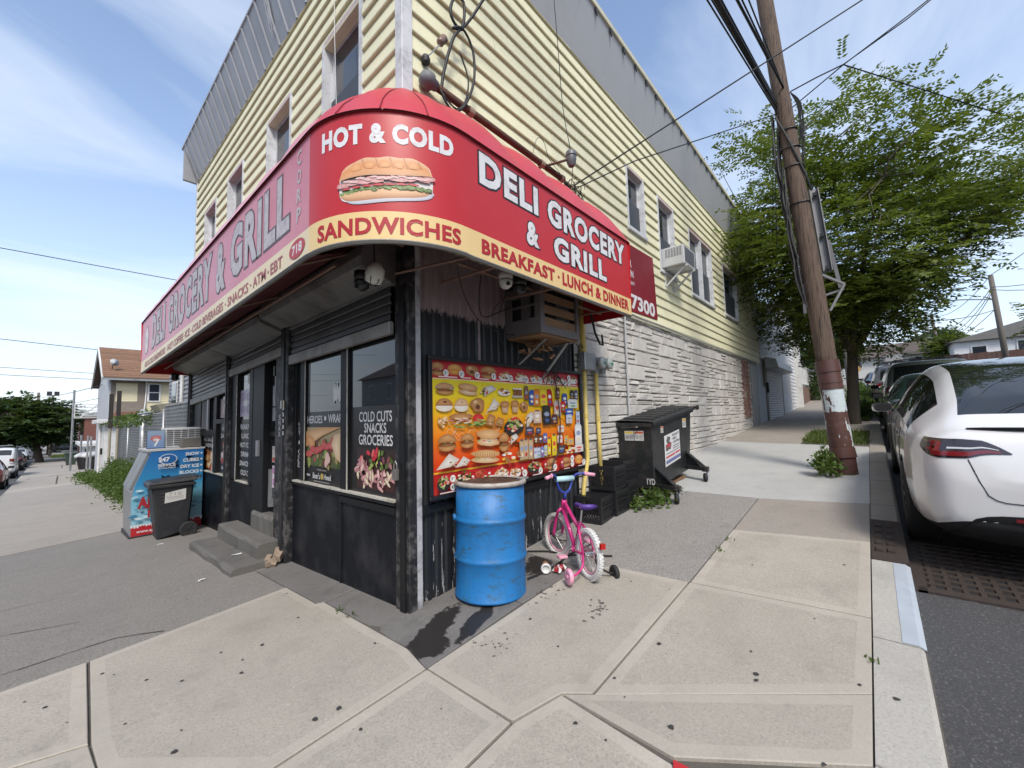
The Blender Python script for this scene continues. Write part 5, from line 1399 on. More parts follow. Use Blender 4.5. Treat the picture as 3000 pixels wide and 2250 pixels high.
# cameras below the awning
def dome_cam(label, loc, mat, dirx, cat='camera'):
    t_ = thing('security_camera', label, cat, loc)
    T = Matrix.Translation(loc)
    MB().lathe([(.055, .07), (.06, .03), (.055, .0)], 16, T).build('mount', mat, t_, smooth=True)
    MB().lathe([(.056, .0), (.058, -.02), (.048, -.055), (.025, -.075), (.0001, -.08)], 16, T).build('dome', mat, t_, smooth=True)
    d = Vector(dirx).normalized(); c = Vector(loc) + Vector((0, 0, -.03))
    MB().tube([c + d*.035, c + d*.062], .016, 10).build('lens', BLACK, t_)
CAMW = M('camera_white', (.55, .55, .54), .45, var=.15, dirt=(.25, .23, .2)); CAMB = M('camera_black', (.02, .02, .022), .3)
dome_cam('white dome camera under the awning beside the menu board', (.62, -.52, 2.57), CAMW, (-.5, -1, -.4))
dome_cam('black dome camera under the awning beside the white one', (.80, -.52, 2.56), CAMB, (-.3, -1, -.4))
fl = thing('flood_lamp', 'round white flood lamp in a wire guard above the corner shop window', 'lamp', (-.3, -.08, 2.5))
T = Matrix.Translation((-.30, -.06, 2.49)) @ Matrix.Rotation(.5, 4, 'X')
MB().lathe([(.02, .10), (.06, .06), (.07, .0), (.06, -.045), (.0001, -.065)], 16, T).build('globe', M('lamp_white', (.58, .58, .52), .4), fl, smooth=True)
mb = MB()
for k in range(4): mb.tube([T @ Vector((.075*cos(a)*cos(k*pi/4), .075*cos(a)*sin(k*pi/4), -.07*sin(a))) for a in np.linspace(0, pi, 9)], .003, 4)
mb.tube([(-.30, -.06, 2.58), (-.30, -.05, 2.9)], .006, 5); mb.build('guard', DARKM, fl)
dome_cam('small black camera beside the round flood lamp', (-.30, .12, 2.50), CAMB, (-1, -.2, -.5))
dome_cam('small black camera at the far end of the shutter hoods', (-.28, 7.1, 2.35), CAMB, (-1, .2, -.4))

# window air conditioner on the siding
wa = thing('window_air_conditioner', 'white window air conditioner on a bracket below the side window', 'air conditioner', (5.75, -.2, 4.05))
ACW = M('ac_white', (.52, .53, .53), .5, var=.08, dirt=(.3, .29, .27))
MB().box(5.45, 6.05, -.42, .02, 4.05, 4.40).build('casing', ACW, wa, bevel=.012)
mb = MB()
for i in range(12): mb.box(5.50 + i*.042, 5.525 + i*.042, -.426, -.4205, 4.09, 4.36)
tag(mb.build('grille', M('ac_grille', (.10, .105, .12), .6), wa), kind='stuff')
mb = MB()
for i in range(6): mb.box(5.443, 5.4495, -.38 + i*.05, -.35 + i*.05, 4.22, 4.37)
tag(mb.build('louvres', M('ac_grille2', (.25, .25, .26), .6), wa), kind='stuff')
mb = MB()
for x in (5.55, 5.95): mb.bar((x, -.44, 4.035), (x, -.03, 4.035), .03); mb.bar((x, -.40, 4.03), (x, -.04, 3.72), .03); mb.bar((x, -.035, 4.05), (x, -.035, 3.68), .03)
mb.build('bracket', ACW, wa)
# cables draped over the corrugated wall
loose = thing('loose_wires', 'loose black wires drooping over the wall from the awning to the menu board', 'wires', (1.2, -.2, 2.4))
mb = MB(); R = random.Random(6)
mb.tube(smooth([(.1, -.5, 2.62), (.35, -.3, 2.45), (.62, -.2, 2.28), (.95, -.15, 2.22), (1.15, -.14, 2.24)]), .005, 4)
mb.tube(smooth([(.5, -.35, 2.62), (.62, -.2, 2.42), (.78, -.1, 2.36), (1.0, -.1, 2.45), (1.15, -.1, 2.52)]), .005, 4)
mb.tube(smooth([(.9, -.3, 2.6), (.95, -.12, 2.4), (1.0, -.08, 2.25), (1.06, -.07, 2.12)]), .004, 4)
mb.tube(smooth([(.92, -.3, 2.58), (.88, -.1, 2.4), (1.02, -.08, 2.2), (1.1, -.07, 2.1)]), .004, 4)
for i in range(9):
    x = 1.72 + R.uniform(-.05, .22); pts = [(x, -.13, 2.12 + R.uniform(-.08, .05))]
    for k in range(4): pts.append((x + R.uniform(-.16, .16), -.125 - R.uniform(0, .02), 2.0 - k*.07 + R.uniform(-.05, .05)))
    mb.tube(smooth(pts, 4), .004, 4)
mb.tube(smooth([(1.78, -.12, 2.0), (1.86, -.125, 1.7), (1.90, -.125, 1.35), (1.84, -.125, 1.05), (1.74, -.12, .92), (1.66, -.13, .6), (1.60, -.16, .40)]), .007, 5)
mb.tube(smooth([(1.85, -.125, 1.45), (2.05, -.125, 1.32), (2.2, -.125, 1.2)]), .003, 4)
mb.tube(smooth([(2.36, -.07, 2.3), (2.42, -.08, 2.25), (2.38, -.1, 2.1), (2.44, -.08, 2.04), (2.5, -.1, 2.2), (2.42, -.1, 2.3), (2.38, -.08, 2.12)]), .005, 4)
tag(mb.build('wires', WIREM, loose), kind='stuff')
hose = thing('floor_hose', 'black cable curling over the pavement behind the pink bicycle', 'cable', (1.4, -.5, .1))
mb = MB(); G_ = lambda x, y, d=.012: (x, y, g(x, y) + d)
mb.tube(smooth([(1.60, -.16, .42), (1.57, -.18, .28), (1.62, -.25, .19), G_(1.75, -.33), G_(1.85, -.40)]), .009, 5)
mb.tube(smooth([G_(1.30, -.10), G_(1.40, -.28), G_(1.42, -.45), G_(1.5, -.65), G_(1.6, -.85)]), .009, 5)
mb.tube(smooth([G_(1.75, -.55), G_(1.45, -.50), G_(1.2, -.52), G_(1.0, -.50), G_(.85, -.47)]), .008, 5)
mb.build('cable', RUBBER, hose)
# ================================================================== street objects by the shop
# --- blue steel drum
def drum_mat():
    t = NT('drum_blue')
    c = t.mix(t.noise(5, 5), (.008, .125, .35), (.012, .17, .44))
    c = t.mix(t.math('MULTIPLY', t.ramp(t.noise(9, 8, .75, sc=(1, 1, 3)), .54, .62), .7), c, (.03, .07, .08))
    x, y, z = t.xyz()
    low = t.math('MULTIPLY', t.ramp(t.noise(11, 6, .7, sc=(3, 3, .25)), .5, .7), t.ramp(z, .02, .5, (1, 1, 1, 1), (0, 0, 0, 1)))
    c = t.mix(t.math('MULTIPLY', low, .7), c, (.02, .12, .22))
    c = t.mix(t.math('MULTIPLY', t.ramp(t.noise(30, 6, .8), .62, .68), .8), c, (.10, .045, .02))
    c = t.mix(t.math('MULTIPLY', t.ramp(t.noise(3, 8, .7, sc=(2, 2, .6)), .45, .75), .45), c, (.012, .06, .13))
    t.color(c); t.rough(.5); t.bump(t.noise(9, 5), .25, .02)
    return t.mat
DRUST = M('drum_rust', (.055, .028, .017), .75, var=.6, vs=16, bump=.6, bs=40, dirt=(.16, .10, .07), dirt_amt=.6, dvs=8)
drum = thing('steel_drum', 'dented blue steel drum with rusty lid against the black wall', 'drum', (.575, -.315, .055))
DR = .283
T = Matrix.Translation((.575, -.315, .055)) @ Matrix.Rotation(radians(1.5), 4, 'Y')
prof = [(DR-.012, 0.0), (DR+.004, .004), (DR+.004, .016), (DR-.004, .025)]
for zz in (.293, .585): prof += [(DR-.004, zz-.03), (DR+.006, zz-.012), (DR+.011, zz), (DR+.006, zz+.012), (DR-.004, zz+.03)]
prof += [(DR-.004, .845)]
MB().lathe(prof, 48, Matrix.Identity(4)).build('body', drum_mat(), drum, world=False, smooth=True)
MB().lathe([(DR-.004, .842), (DR+.012, .848), (DR+.015, .865), (DR+.008, .878), (DR-.012, .880), (DR-.016, .868)], 48, cap=False).build('rim', M('drum_rim', (.40, .37, .34), .6, metal=.2, var=.3, vs=10, dirt=(.16, .07, .035), dirt_amt=.9, dvs=9), drum, world=False, smooth=True)
mb = MB(); R = random.Random(3); P = []
for i in range(9):
    r = (DR-.014)*i/8; row = []
    for k in range(37):
        a = 2*pi*k/36; row.append((r*cos(a), r*sin(a), .862 + .006*sin(r*40) + R.uniform(-.004, .004)*(0 < i < 8)))
    P.append(row)
mb.grid(P); mb.build('lid', DRUST, drum, world=False, smooth=True, recalc=False, merge=.0006)
MB().box(.16, .26, -.20, -.15, .868, .888).build('rim_clamp', GALV, drum, world=False, bevel=.004)
mb = MB(); mb.tube([(DR*cos(2.6)*1.02, DR*sin(2.6)*1.02, .60 + .0), (DR*cos(2.6)*1.08, DR*sin(2.6)*1.08, .60)], .025, 10); mb.build('bung', drum_mat(), drum, world=False)
drum.rotation_euler = (radians(-.6), radians(1.6), 0)

# --- pink child's bicycle
bike = thing('child_bicycle', 'pink child bicycle with white tyres, blue handlebar and training wheels', 'bicycle', (1.127, -.886, .106), radians(60))
PK = M('bike_pink', (.55, .03, .19), .35, var=.15, vs=10, coat=.2); LPK = M('bike_pale_pink', (.68, .32, .42), .45, var=.1); BLU = M('bike_blue', (.02, .045, .26), .4, var=.2)
WTY = M('white_tyre', (.60, .60, .58), .7, var=.12, vs=20, dirt=(.35, .33, .3), bump=.3); CHR = M('chrome', (.55, .55, .54), .25, metal=.9, var=.2)
PUR = M('saddle_purple', (.07, .03, .22), .5, var=.6, vs=14); TEAL = M('bar_pad', (.40, .62, .66), .6, var=.3, vs=14)
WB_, WR = .60, .200
def torus(mb, c, R_, r, n=40, k=8, yaw=0, sq=1.0, m=0):
    pts = [Vector(c) + Matrix.Rotation(yaw, 3, 'Z') @ Vector((R_*cos(a), 0, R_*sin(a))) for a in np.linspace(0, 2*pi, n, endpoint=False)]
    mb.tube(pts, r, k, m, closed=True)
def wheel(c, yaw, name):
    w = MB(); torus(w, c, WR-.024, .024, yaw=yaw); wo = w.build(name, WTY, bike, world=False, smooth=True)
    kn = MB(); 
    for i in range(44):
        a = 2*pi*i/44
        for s in (-1, 1):
            p = Vector(c) + Matrix.Rotation(yaw, 3, 'Z') @ Vector(((WR-.002)*cos(a + s*.035), s*.011, (WR-.002)*sin(a + s*.035)))
            T_ = Matrix.Translation(p) @ Matrix.Rotation(yaw, 4, 'Z') @ Matrix.Rotation(-a, 4, 'Y')
            kn.box(-.004, .004, -.008, .008, -.008, .008, T=T_)
    tag(kn.build('tread', WTY, wo, world=False), kind='stuff')
    rm = MB(); torus(rm, c, WR-.055, .009, yaw=yaw, k=6); rm.build('rim', LPK, wo, world=False, smooth=True)
    sp = MB()
    for i in range(20):
        a = 2*pi*i/20; s = .02 if i % 2 else -.02; rot = Matrix.Rotation(yaw, 3, 'Z')
        sp.tube([Vector(c) + rot @ Vector((.015*cos(a+.6), s, .015*sin(a+.6))), Vector(c) + rot @ Vector(((WR-.058)*cos(a), 0, (WR-.058)*sin(a)))], .0015, 4)
    tag(sp.build('spokes', CHR, wo, world=False), kind='stuff')
    h = MB(); rot = Matrix.Rotation(yaw, 3, 'Z'); h.tube([Vector(c) + rot @ Vector((0, -.04, 0)), Vector(c) + rot @ Vector((0, .04, 0))], .018, 10); h.build('hub', CHR, wo, world=False)
    return wo
FY = radians(13)
wheel((0, 0, WR), 0, 'rear_wheel'); wheel((WB_, 0, WR), FY, 'front_wheel')
bb = Vector((.235, 0, .175)); st_ = Vector((.145, 0, .43)); hd0 = Vector((WB_-.12, 0, .47)); hd1 = Vector((WB_-.145, 0, .55)); ra = Vector((0, 0, WR))
mb = MB()
mb.tube([bb, hd0 + Vector((0, 0, .0))], .019, 8); mb.tube([st_ - Vector((-.02, 0, .07)), hd1 - Vector((0, 0, .02))], .017, 8); mb.tube([bb, st_], .016, 8); mb.tube([hd0 - Vector((.0, 0, .01)), hd1], .024, 8)
for s in (-1, 1):
    mb.tube([ra + Vector((0, .05*s, 0)), ra + Vector((.10, .045*s, -.01)), bb + Vector((-.03, .02*s, 0))], .010, 6); mb.tube([ra + Vector((0, .05*s, 0)), Vector((.08, .045*s, WR+.15)), st_ - Vector((-.005, -.02*s, .03))], .010, 6)
mb.tube([Vector((.08, .045, WR+.15)), Vector((.08, -.045, WR+.15))], .008, 6); mb.lathe([(.025, -.035), (.025, .035)], 10, Matrix.Translation(bb) @ ROTX); mb.build('frame', PK, bike, world=False, smooth=True)
mb = MB(); rot = Matrix.Rotation(FY, 3, 'Z'); fc = Vector((WB_, 0, WR))
for s in (-1, 1): mb.tube(smooth([fc + rot @ Vector((0, .05*s, 0)), fc + rot @ Vector((-.05, .055*s, .17)), hd0 + rot @ Vector((.01, .045*s, -.02)), hd0 + Vector((0, 0, .0))], 4), .014, 7)
mb.build('fork', PK, bike, world=False, smooth=True)
stem = hd1 + Vector((-.02, 0, .07))
mb = MB(); mb.tube([hd1, stem], .014, 8, 0); rr = lambda x, y, z: stem + rot @ Vector((x, y, z))
mb.tube(smooth([rr(-.07, .25, .16), rr(-.02, .15, .17), rr(.01, .10, .13), rr(.01, .06, .03), rr(0, 0, 0), rr(.01, -.06, .03), rr(.01, -.10, .13), rr(-.02, -.15, .17), rr(-.07, -.25, .16)], 4), .012, 8)
mb.build('handlebar', BLU, bike, world=False, smooth=True)
for s in (-1, 1):
    gp = MB(); gp.tube([rr(-.045, .195*s, .168), rr(-.085, .285*s, .158)], .017, 8); gp.lathe([(.024, -.004), (.024, .004)], 10, Matrix.Translation(rr(-.045, .195*s, .168)) @ ROTX)
    gp.build('grip', LPK, bike, world=False, smooth=True)
MB().tube([rr(.012, .10, .125), rr(.012, -.10, .125)], .026, 8).build('bar_pad', TEAL, bike, world=False, smooth=True)
MB().tube([st_ - Vector((0, 0, .01)), st_ + Vector((-.022, 0, .10))], .011, 8).build('seat_post', CHR, bike, world=False)
sd = MB(); P = []
for i in range(9):
    u = i/8; x = st_.x + .10 - u*.235 - .02; w = .022 + .058*max(0, (u-.25)/.75)**1.2; zt = st_.z + .125 + .012*u + .012*(u > .85)
    P.append([(x, w*cos(a)*1.0, zt + (.018 if sin(a) > 0 else .024)*sin(a)) for a in np.linspace(0, 2*pi, 13)])
sd.grid(P); sd.add(P[0][:-1], [tuple(range(12))]); sd.add(P[-1][:-1], [tuple(range(11, -1, -1))]); so_ = sd.build('saddle', PUR, bike, world=False, smooth=True, merge=.0005)
sd = MB(); sd.grid([[(q[0], q[1]*1.04, st_.z + .133 + (q[2]-st_.z-.133)*1.06) for q in P[6]], [(q[0]-.018, q[1]*1.04, st_.z + .133 + (q[2]-st_.z-.133)*1.06) for q in P[6]]]); sd.build('band', LPK, so_, world=False, recalc=False)
mb = MB(); mb.tube([bb + Vector((0, .055, 0)), bb + Vector((.055, .06, -.075))], .008, 6); mb.tube([bb + Vector((0, -.055, 0)), bb + Vector((-.055, -.06, .075))], .008, 6); mb.tube([bb + Vector((0, .055, 0)), bb + Vector((0, -.055, 0))], .010, 6); mb.build('crank', CHR, bike, world=False)
for s, q in ((1, (.055, .10, -.075)), (-1, (-.055, -.10, .075))):
    c = bb + Vector(q); MB().box(c.x-.035, c.x+.035, c.y-.04, c.y+.04, c.z-.012, c.z+.012).build('pedal', LPK, bike, world=False, bevel=.006)
MB().tube([bb + Vector((0, -.045, .03)), ra + Vector((.0, -.05, .02)), ra + Vector((-.01, -.05, -.03)), bb + Vector((0, -.045, -.035))], .010, 5).build('chain_guard', LPK, bike, world=False)
for s in (-1, 1):
    tw = MB(); c = Vector((-.055, s*.205, .062 if s > 0 else .052))
    T_ = Matrix.Translation(c) @ ROTX
    tw.lathe([(.028, -.012), (.052, -.018), (.060, -.010), (.060, .010), (.052, .018), (.028, .012)], 20, T_); two = tw.build('training_wheel', LPK if s > 0 else RUBBER, bike, world=False, smooth=True)
    hb = MB(); hb.lathe([(.012, -.02), (.012, .02)], 8, T_)
    for k in range(6):
        a = k*pi/3; hb.tube([c, c + Vector((.032*cos(a), 0, .032*sin(a)))], .005, 4)
    hb.build('spokes', LPK if s > 0 else DARKM, two, world=False)
    MB().tube(smooth([ra + Vector((0, .052*s, 0)), ra + Vector((-.02, .07*s, -.09)), c + Vector((0, -.05*s, .005)), c + Vector((0, -.012*s, 0))], 3), .009, 6).build('stabiliser_arm', PK if s > 0 else DARKM, bike, world=False)
MB().box(-.225, -.20, -.02, .02, WR+.10, WR+.14).build('rear_reflector', M('reflector_red', (.4, .01, .01), .2), bike, world=False)
bike.rotation_euler = (radians(2.5), 0, radians(60))

# --- milk crates
CRM_ = M('crate_black', (.014, .014, .016), .42, var=.25)
def crate(label, loc, rz, flip=False):
    t_ = thing('milk_crate', label, 'crate', loc, rz, 'black milk crates beside the dumpster')
    s, h = .165, .28
    for k in range(4):
        mb = MB(); T_ = Matrix.Rotation(k*pi/2, 4, 'Z'); off = .0005*k
        # frame rails, vertical bars and a diagonal lattice: an open crate side
        for z0, z1 in ((0, .035), (.085, .095), (.165, .175), (.235, .28)): mb.box(-s+.004, s-.004, -s, -s+.012, z0, z1, T=T_)
        for x in (-s+.015, s-.015): mb.box(x-.012, x+.012, -s-.0006, -s+.0126, 0.001, h-.001, T=T_)
        if not (k % 2 == 0):
            mb.box(-.16, -.05, -s+.001, -s+.011, .175, .235, T=T_); mb.box(.05, .16, -s+.001, -s+.011, .175, .235, T=T_)
        for i in range(9):
            x = -.125 + i*.031
            mb.bar(T_ @ Vector((x-.03, -s+.006, .036)), T_ @ Vector((x+.03, -s+.006, .234)), .006, .008)
            mb.bar(T_ @ Vector((x+.03, -s+.005, .036)), T_ @ Vector((x-.03, -s+.005, .234)), .006, .008)
        mb.build('side', CRM_, t_, world=False)
    mb = MB(); zz = .004 if not flip else h-.012
    for i in range(8):
        a = -s + .02 + i*(2*s-.04)/7; mb.box(a-.006, a+.006, -s+.013, s-.013, zz, zz+.008); mb.box(-s+.013, s-.013, a-.006, a+.006, zz+.002, zz+.006)
    mb.build('base', CRM_, t_, world=False)
    return t_
def gz(x, y, d=0): return (x, y, g(x, y) + d)
crate('upturned black milk crate on the pavement behind the pink bicycle saddle', gz(2.42, -.20), radians(4), True)
crate('black milk crate under another, next to the upturned one', gz(2.77, -.23), radians(-2))
crate('black milk crate tucked under the dumpster front, another on top', gz(3.12, -.20), radians(3))
crate('open black milk crate on top, nearer the yellow conduit', gz(2.745, -.21, .283), radians(3))
crate('open black milk crate on top, against the dumpster front', gz(3.09, -.19, .283), radians(-4))

# --- dumpster
dm = thing('dumpster', 'black one-yard dumpster with ridged lid and white company sign on casters', 'dumpster', (4.1, -.3, .4))
DB = M('dumpster_black', (.016, .018, .019), .42, var=.35, vs=5, dirt=(.07, .055, .05), dirt_amt=.5, dvs=7, bump=.15, bs=20); LIDM = M('lid_plastic', (.018, .019, .02), .45, var=.25, vs=10)
x0, x1, ya, yb = 3.43, 4.93, -.52, .0
ya2 = -.04
def dz(x): return g(x, 0)
mb = MB()
bt = [(x0, ya, dz(x0)+.13), (4.80, ya, dz(4.8)+.11), (4.80, ya2, dz(4.8)+.11), (x0, ya2, dz(x0)+.13)]
tp = [(x0-.02, ya, 1.285), (4.98, ya, 1.46), (4.98, ya2, 1.46), (x0-.02, ya2, 1.285)]
mb.hexa(bt, tp); body = mb.build('body', DB, dm, bevel=.008)
mb = MB(); mb.bar((x0-.03, ya-.012, 1.285), (5.0, ya-.012, 1.462), .05, .05); mb.bar((x0-.03, ya-.02, 1.285), (x0-.03, ya2, 1.285), .05, .05); mb.build('top_rail', DB, dm)
lid = MB(); n = 22; P = []
for i in range(n+1):
    x = x0 - .07 + (5.06-x0+.07)*i/n; zc = 1.315 + (1.51-1.315)*i/n
    P.append([(x, ya-.05, zc-.03), (x, ya-.045, zc), (x, ya+.03, zc+.012), (x, ya2-.02, zc+.03), (x, ya2+.02, zc)])
lid.grid(P); lo = lid.build('lid', LIDM, dm, smooth=False, recalc=False)
for i in range(8):
    u = .08 + i*.115; xx = x0 - .07 + (5.06-x0+.07)*u; zc = 1.315 + .195*u
    MB().hexa([(xx, ya+.0, zc+.008), (xx+.085, ya+.0, zc+.018), (xx+.085, ya2-.03, zc+.034), (xx, ya2-.03, zc+.026)], [(xx+.012, ya+.02, zc+.035), (xx+.073, ya+.02, zc+.045), (xx+.073, ya2-.05, zc+.06), (xx+.012, ya2-.05, zc+.05)]).build('ridge', LIDM, lo)
MB().tube([(5.06, ya-.08, 1.505), (5.06, ya2, 1.505)], .022, 8).build('hinge_rod', DB, dm); MB().lathe([(.0001, -.02), (.034, -.015), (.036, .015), (.0001, .02)], 12, Matrix.Translation((5.06, ya-.085, 1.505)) @ ROTX).build('rod_cap', DARKM, dm)
mb = MB(); mb.tube(smooth([(x0-.055, -.14, 1.25), (x0-.10, -.15, 1.245), (x0-.10, -.34, 1.25), (x0-.055, -.35, 1.255)], 3), .012, 6); mb.build('handle', DB, dm)
def label_on(pl, rect, cols, name='warning_label'):
    p = Paint(pl, step=.0004, start=.002); u0, u1, v0, v1 = rect
    p.rect(u0, u1, v0, v1, (.55, .55, .53)); p.rect(u0 + (u1-u0)*.05, u1 - (u1-u0)*.05, v1 - (v1-v0)*.28, v1 - (v1-v0)*.06, cols)
    p.blob(u0 + (u1-u0)*.28, v0 + (v1-v0)*.38, (u1-u0)*.17, (v1-v0)*.22, (.2, .2, .2), (.5, .5, .5), 10, .1); 
    for k in range(4): p.rect(u0 + (u1-u0)*.52, u1 - (u1-u0)*.08, v0 + (v1-v0)*(.15 + .14*k), v0 + (v1-v0)*(.20 + .14*k), (.25, .25, .25))
    p.build(name, POSTER, dm)
fX = lambda u, v, l=0: (x0 - .012 - l - (v-.5)*.016, u, v)
label_on(fX, (-.14, -.27, 1.07, 1.20), (.55, .42, .05)); label_on(fX, (-.28, -.41, 1.07, 1.20), (.45, .10, .04))
fY = lambda u, v, l=0: (u, ya - .002 - l, v)
label_on(fY, (4.56, 4.72, 1.20, 1.34), (.6, .35, .05)); label_on(fY, (3.70, 3.80, 1.16, 1.25), (.6, .12, .03))
mb = MB(); text_fit(mb, '1YD', fX, -.42, -.53, .50, .58, .03, 0, None, .003); mb.build('stencil', M('stencil_white', (.50, .50, .48), .7, var=.3), dm, recalc=False)
def shear(u, v):  # sign axes follow the hill
    return (3.81 + .60*u, .685 + .425*v + .075*u)
fQ = lambda u, v, l=0: (shear(u, v)[0], ya - .003 - l, shear(u, v)[1])
p = Paint(fQ, step=.0004, start=.001)
p.rect(0, 1, 0, 1, (.66, .66, .66))
for cx, cy, r_ in ((.24, .82, .11), (.17, .60, .12), (.33, .60, .11)): p.blob(cx, cy, r_, r_*1.1, (.04, .04, .045), (.16, .16, .17), 10, .25)
p.text('PFC', .14, .40, .55, .70, (.55, .03, .04), .04)
p.text('PRIORITY', .50, .97, .86, .94, (.04, .04, .06), .01); p.text('FIRST', .52, .80, .74, .82, (.04, .04, .06), .01); p.text('CARTING', .52, .97, .62, .70, (.04, .04, .06), .01)
p.rect(.50, .95, .525, .555, (.2, .2, .22)); p.rect(.50, .93, .455, .485, (.2, .2, .22)); p.rect(.08, .95, .375, .40, (.2, .2, .22)); p.rect(.06, .62, .255, .31, (.55, .05, .06)); p.rect(.66, .96, .26, .315, (.55, .05, .06)); p.rect(.05, .97, .08, .18, (.14, .16, .34))
p.build('company_sign', POSTER, dm)
for xx in (3.48, 4.66):
    zg = dz(xx); br = MB(); br.bar((xx, ya, zg+.40), (xx-.12, ya-.30, zg+.19), .05, .02); br.bar((xx-.02, ya, zg+.17), (xx-.14, ya-.32, zg+.17), .07, .05); br.bar((xx-.1, ya-.30, zg+.20), (xx-.1, ya-.30, zg+.13), .08, .08)
    br.add([(xx-.01, ya, zg+.38), (xx-.01, ya, zg+.16), (xx-.11, ya-.28, zg+.17)], [(0,1,2)]); bo = br.build('caster_bracket', DB, dm, recalc=False)
    cs = thing_caster = MB(); T_ = Matrix.Translation((xx-.13, ya-.30, g(xx-.13, ya-.30)+.062)) @ Matrix.Rotation(.5, 4, 'Z') @ ROTX
    cs.lathe([(.02, -.02), (.055, -.022), (.062, -.012), (.062, .012), (.055, .022), (.02, .02)], 20, T_); co = cs.build('caster', RUBBER, dm, smooth=True)
    fk = MB(); fk.bar((xx-.10, ya-.325, zg+.14), (xx-.13, ya-.33, zg+.05), .035, .008); fk.build('fork', GALV, co)
board_ = tag(MB().hexa([gz(4.05, -.42, .003), gz(4.62, -.50, .003), gz(4.66, -.40, .003), gz(4.10, -.30, .003)], [gz(4.05, -.42, .045), gz(4.62, -.50, .045), gz(4.66, -.40, .045), gz(4.10, -.30, .045)]).build('plank', OLDWOOD), 'short brown wooden plank lying under the dumpster', 'plank')

# --- ice freezer
ice = thing('ice_freezer', 'blue slant-front bagged ice freezer with frosty graphics beside the shop', 'freezer', (-.5, 6.35, -.3))
IY0, IY1 = 5.93, 6.85; zi = -.285
side = [(-.93, zi+.03), (-.05, zi+.03), (-.05, 1.055), (-.72, 1.035), (-.945, .42)]
mb = MB(); mb.prism([(x, IY0, z) for x, z in side], (0, IY1-IY0, 0)); mb.build('cabinet', M('freezer_steel', (.30, .31, .32), .4, metal=.4, var=.15), ice, bevel=.006)
MB().box(-.95, -.04, IY0-.005, IY1+.005, zi-.04, zi+.035).build('plinth', DARKM, ice)
fI = lambda u, v, l=0: (u, IY0 - .0015 - l, v)
p = Paint(fI, step=.0004, start=.0005); 
p.strip([[(-.93, zi+.20), (-.05, zi+.20)], [(-.94, .30), (-.05, .30)], [(-.905, .52), (-.05, .52)], [(-.725, 1.03), (-.05, 1.05)]], [(.30, .52, .60), (.16, .42, .55), (.03, .24, .46), (.01, .12, .36)])
p.rect(-.93, -.05, zi+.04, zi+.19, (.42, .015, .025)); R = random.Random(12)
for i in range(26):
    u = -.92 + .86*i/25; h = R.uniform(.02, .06); p.poly([(u-.02, zi+.205), (u+.02, zi+.205), (u+.008, zi+.205-h), (u-.008, zi+.205-h)], (.62, .66, .68))
for i in range(34):
    u, v = R.uniform(-.86, -.1), R.uniform(.05, .92); 
    if u < -.9 + (v-.45)*.45: continue
    pts = [(u + .10*k/4*R.uniform(.5, 1.5)*R.choice((1, 1)), v + R.uniform(-.03, .03)) for k in range(5)]
    p.poly([(a, b+.004) for a, b in pts] + [(a, b-.004) for a, b in pts[::-1]], (.02, .07, .16))
for i in range(40): p.blob(R.uniform(-.92, -.55), R.uniform(-.05, .45), R.uniform(.012, .05), R.uniform(.01, .03), R.choice([(.40, .58, .64), (.10, .30, .42), (.55, .68, .72), (.05, .20, .34)]), None, 7, .4, 0, R)
for s, u0, u1, v in (('SNOW', -.30, -.115, .935), ('CUBES', -.33, -.115, .835), ('DRY ICE', -.36, -.115, .735), ('BLOCKS', -.37, -.115, .64)):
    p.text(s, u0, u1, v, v + .055, (.62, .63, .64), .03)
for v in (.965, .865, .765, .668): p.blob(-.085, v, .014, .014, (.6, .6, .6), None, 10, 0)
p.blob(-.52, .90, .115, .085, (.55, .60, .62), None, 24, 0); p.blob(-.52, .90, .105, .075, (.01, .10, .30), None, 24, 0)
p.text('247', -.64, -.50, .86, .935, (.66, .66, .66), .04); p.text('SERVICE', -.645, -.425, .785, .83, (.62, .62, .62), .03); p.text('AVAILABLE', -.645, -.425, .75, .775, (.5, .5, .5), .02)
p.text('AP', -.87, -.67, .17, .35, (.36, .02, .03), .05); p.text('IC', -.745, -.63, .02, .15, (.36, .02, .03), .05); p.text('www.appl', -.87, -.62, zi+.075, zi+.135, (.60, .60, .60), .02)
p.build('side_graphic', POSTER, ice)
mb = MB(); P0, P1 = Vector((-.945, 0, .42)), Vector((-.72, 0, 1.035)); nrm = Vector((-.94, 0, .34)).normalized()
for k in range(2):
    ya_, yb_ = IY0 + .05 + k*.42, IY0 + .05 + k*.42 + .39; a, b = P0.lerp(P1, .06), P0.lerp(P1, .94)
    mb = MB(); q = [(a.x, ya_, a.z), (a.x, yb_, a.z), (b.x, yb_, b.z), (b.x, ya_, b.z)]; mb.hexa(q, [(x + nrm.x*.035, y, z + nrm.z*.035) for x, y, z in q]); do = mb.build('door', M('freezer_door', (.20, .21, .22), .4, metal=.3, var=.15), ice, bevel=.006)
    m_ = a.lerp(b, .5) + nrm*.05; MB().bar((m_.x, ya_+.05, m_.z-.12), (m_.x + .045, ya_+.05, m_.z), .02, .02).build('handle', CHR, do)
MB().box(-.78, -.03, IY0-.01, IY1+.01, 1.036, 1.062).build('top', M('freezer_top', (.42, .43, .43), .5, var=.2), ice)
tag(MB().hexa([(-.34, 6.0, 1.066), (-.06, 6.0, 1.066), (-.06, 6.2, 1.066), (-.34, 6.2, 1.066)], [(-.33, 6.0, 1.22), (-.07, 6.0, 1.225), (-.07, 6.19, 1.225), (-.33, 6.19, 1.22)]).build('concrete_block', C_STEP, bevel=.01), 'grey concrete block resting on top of the ice freezer', 'block')
fa = thing('window_air_conditioner', 'white louvred air conditioner behind the concrete block over the ice freezer', 'air conditioner', (-.25, 6.6, 1.07))
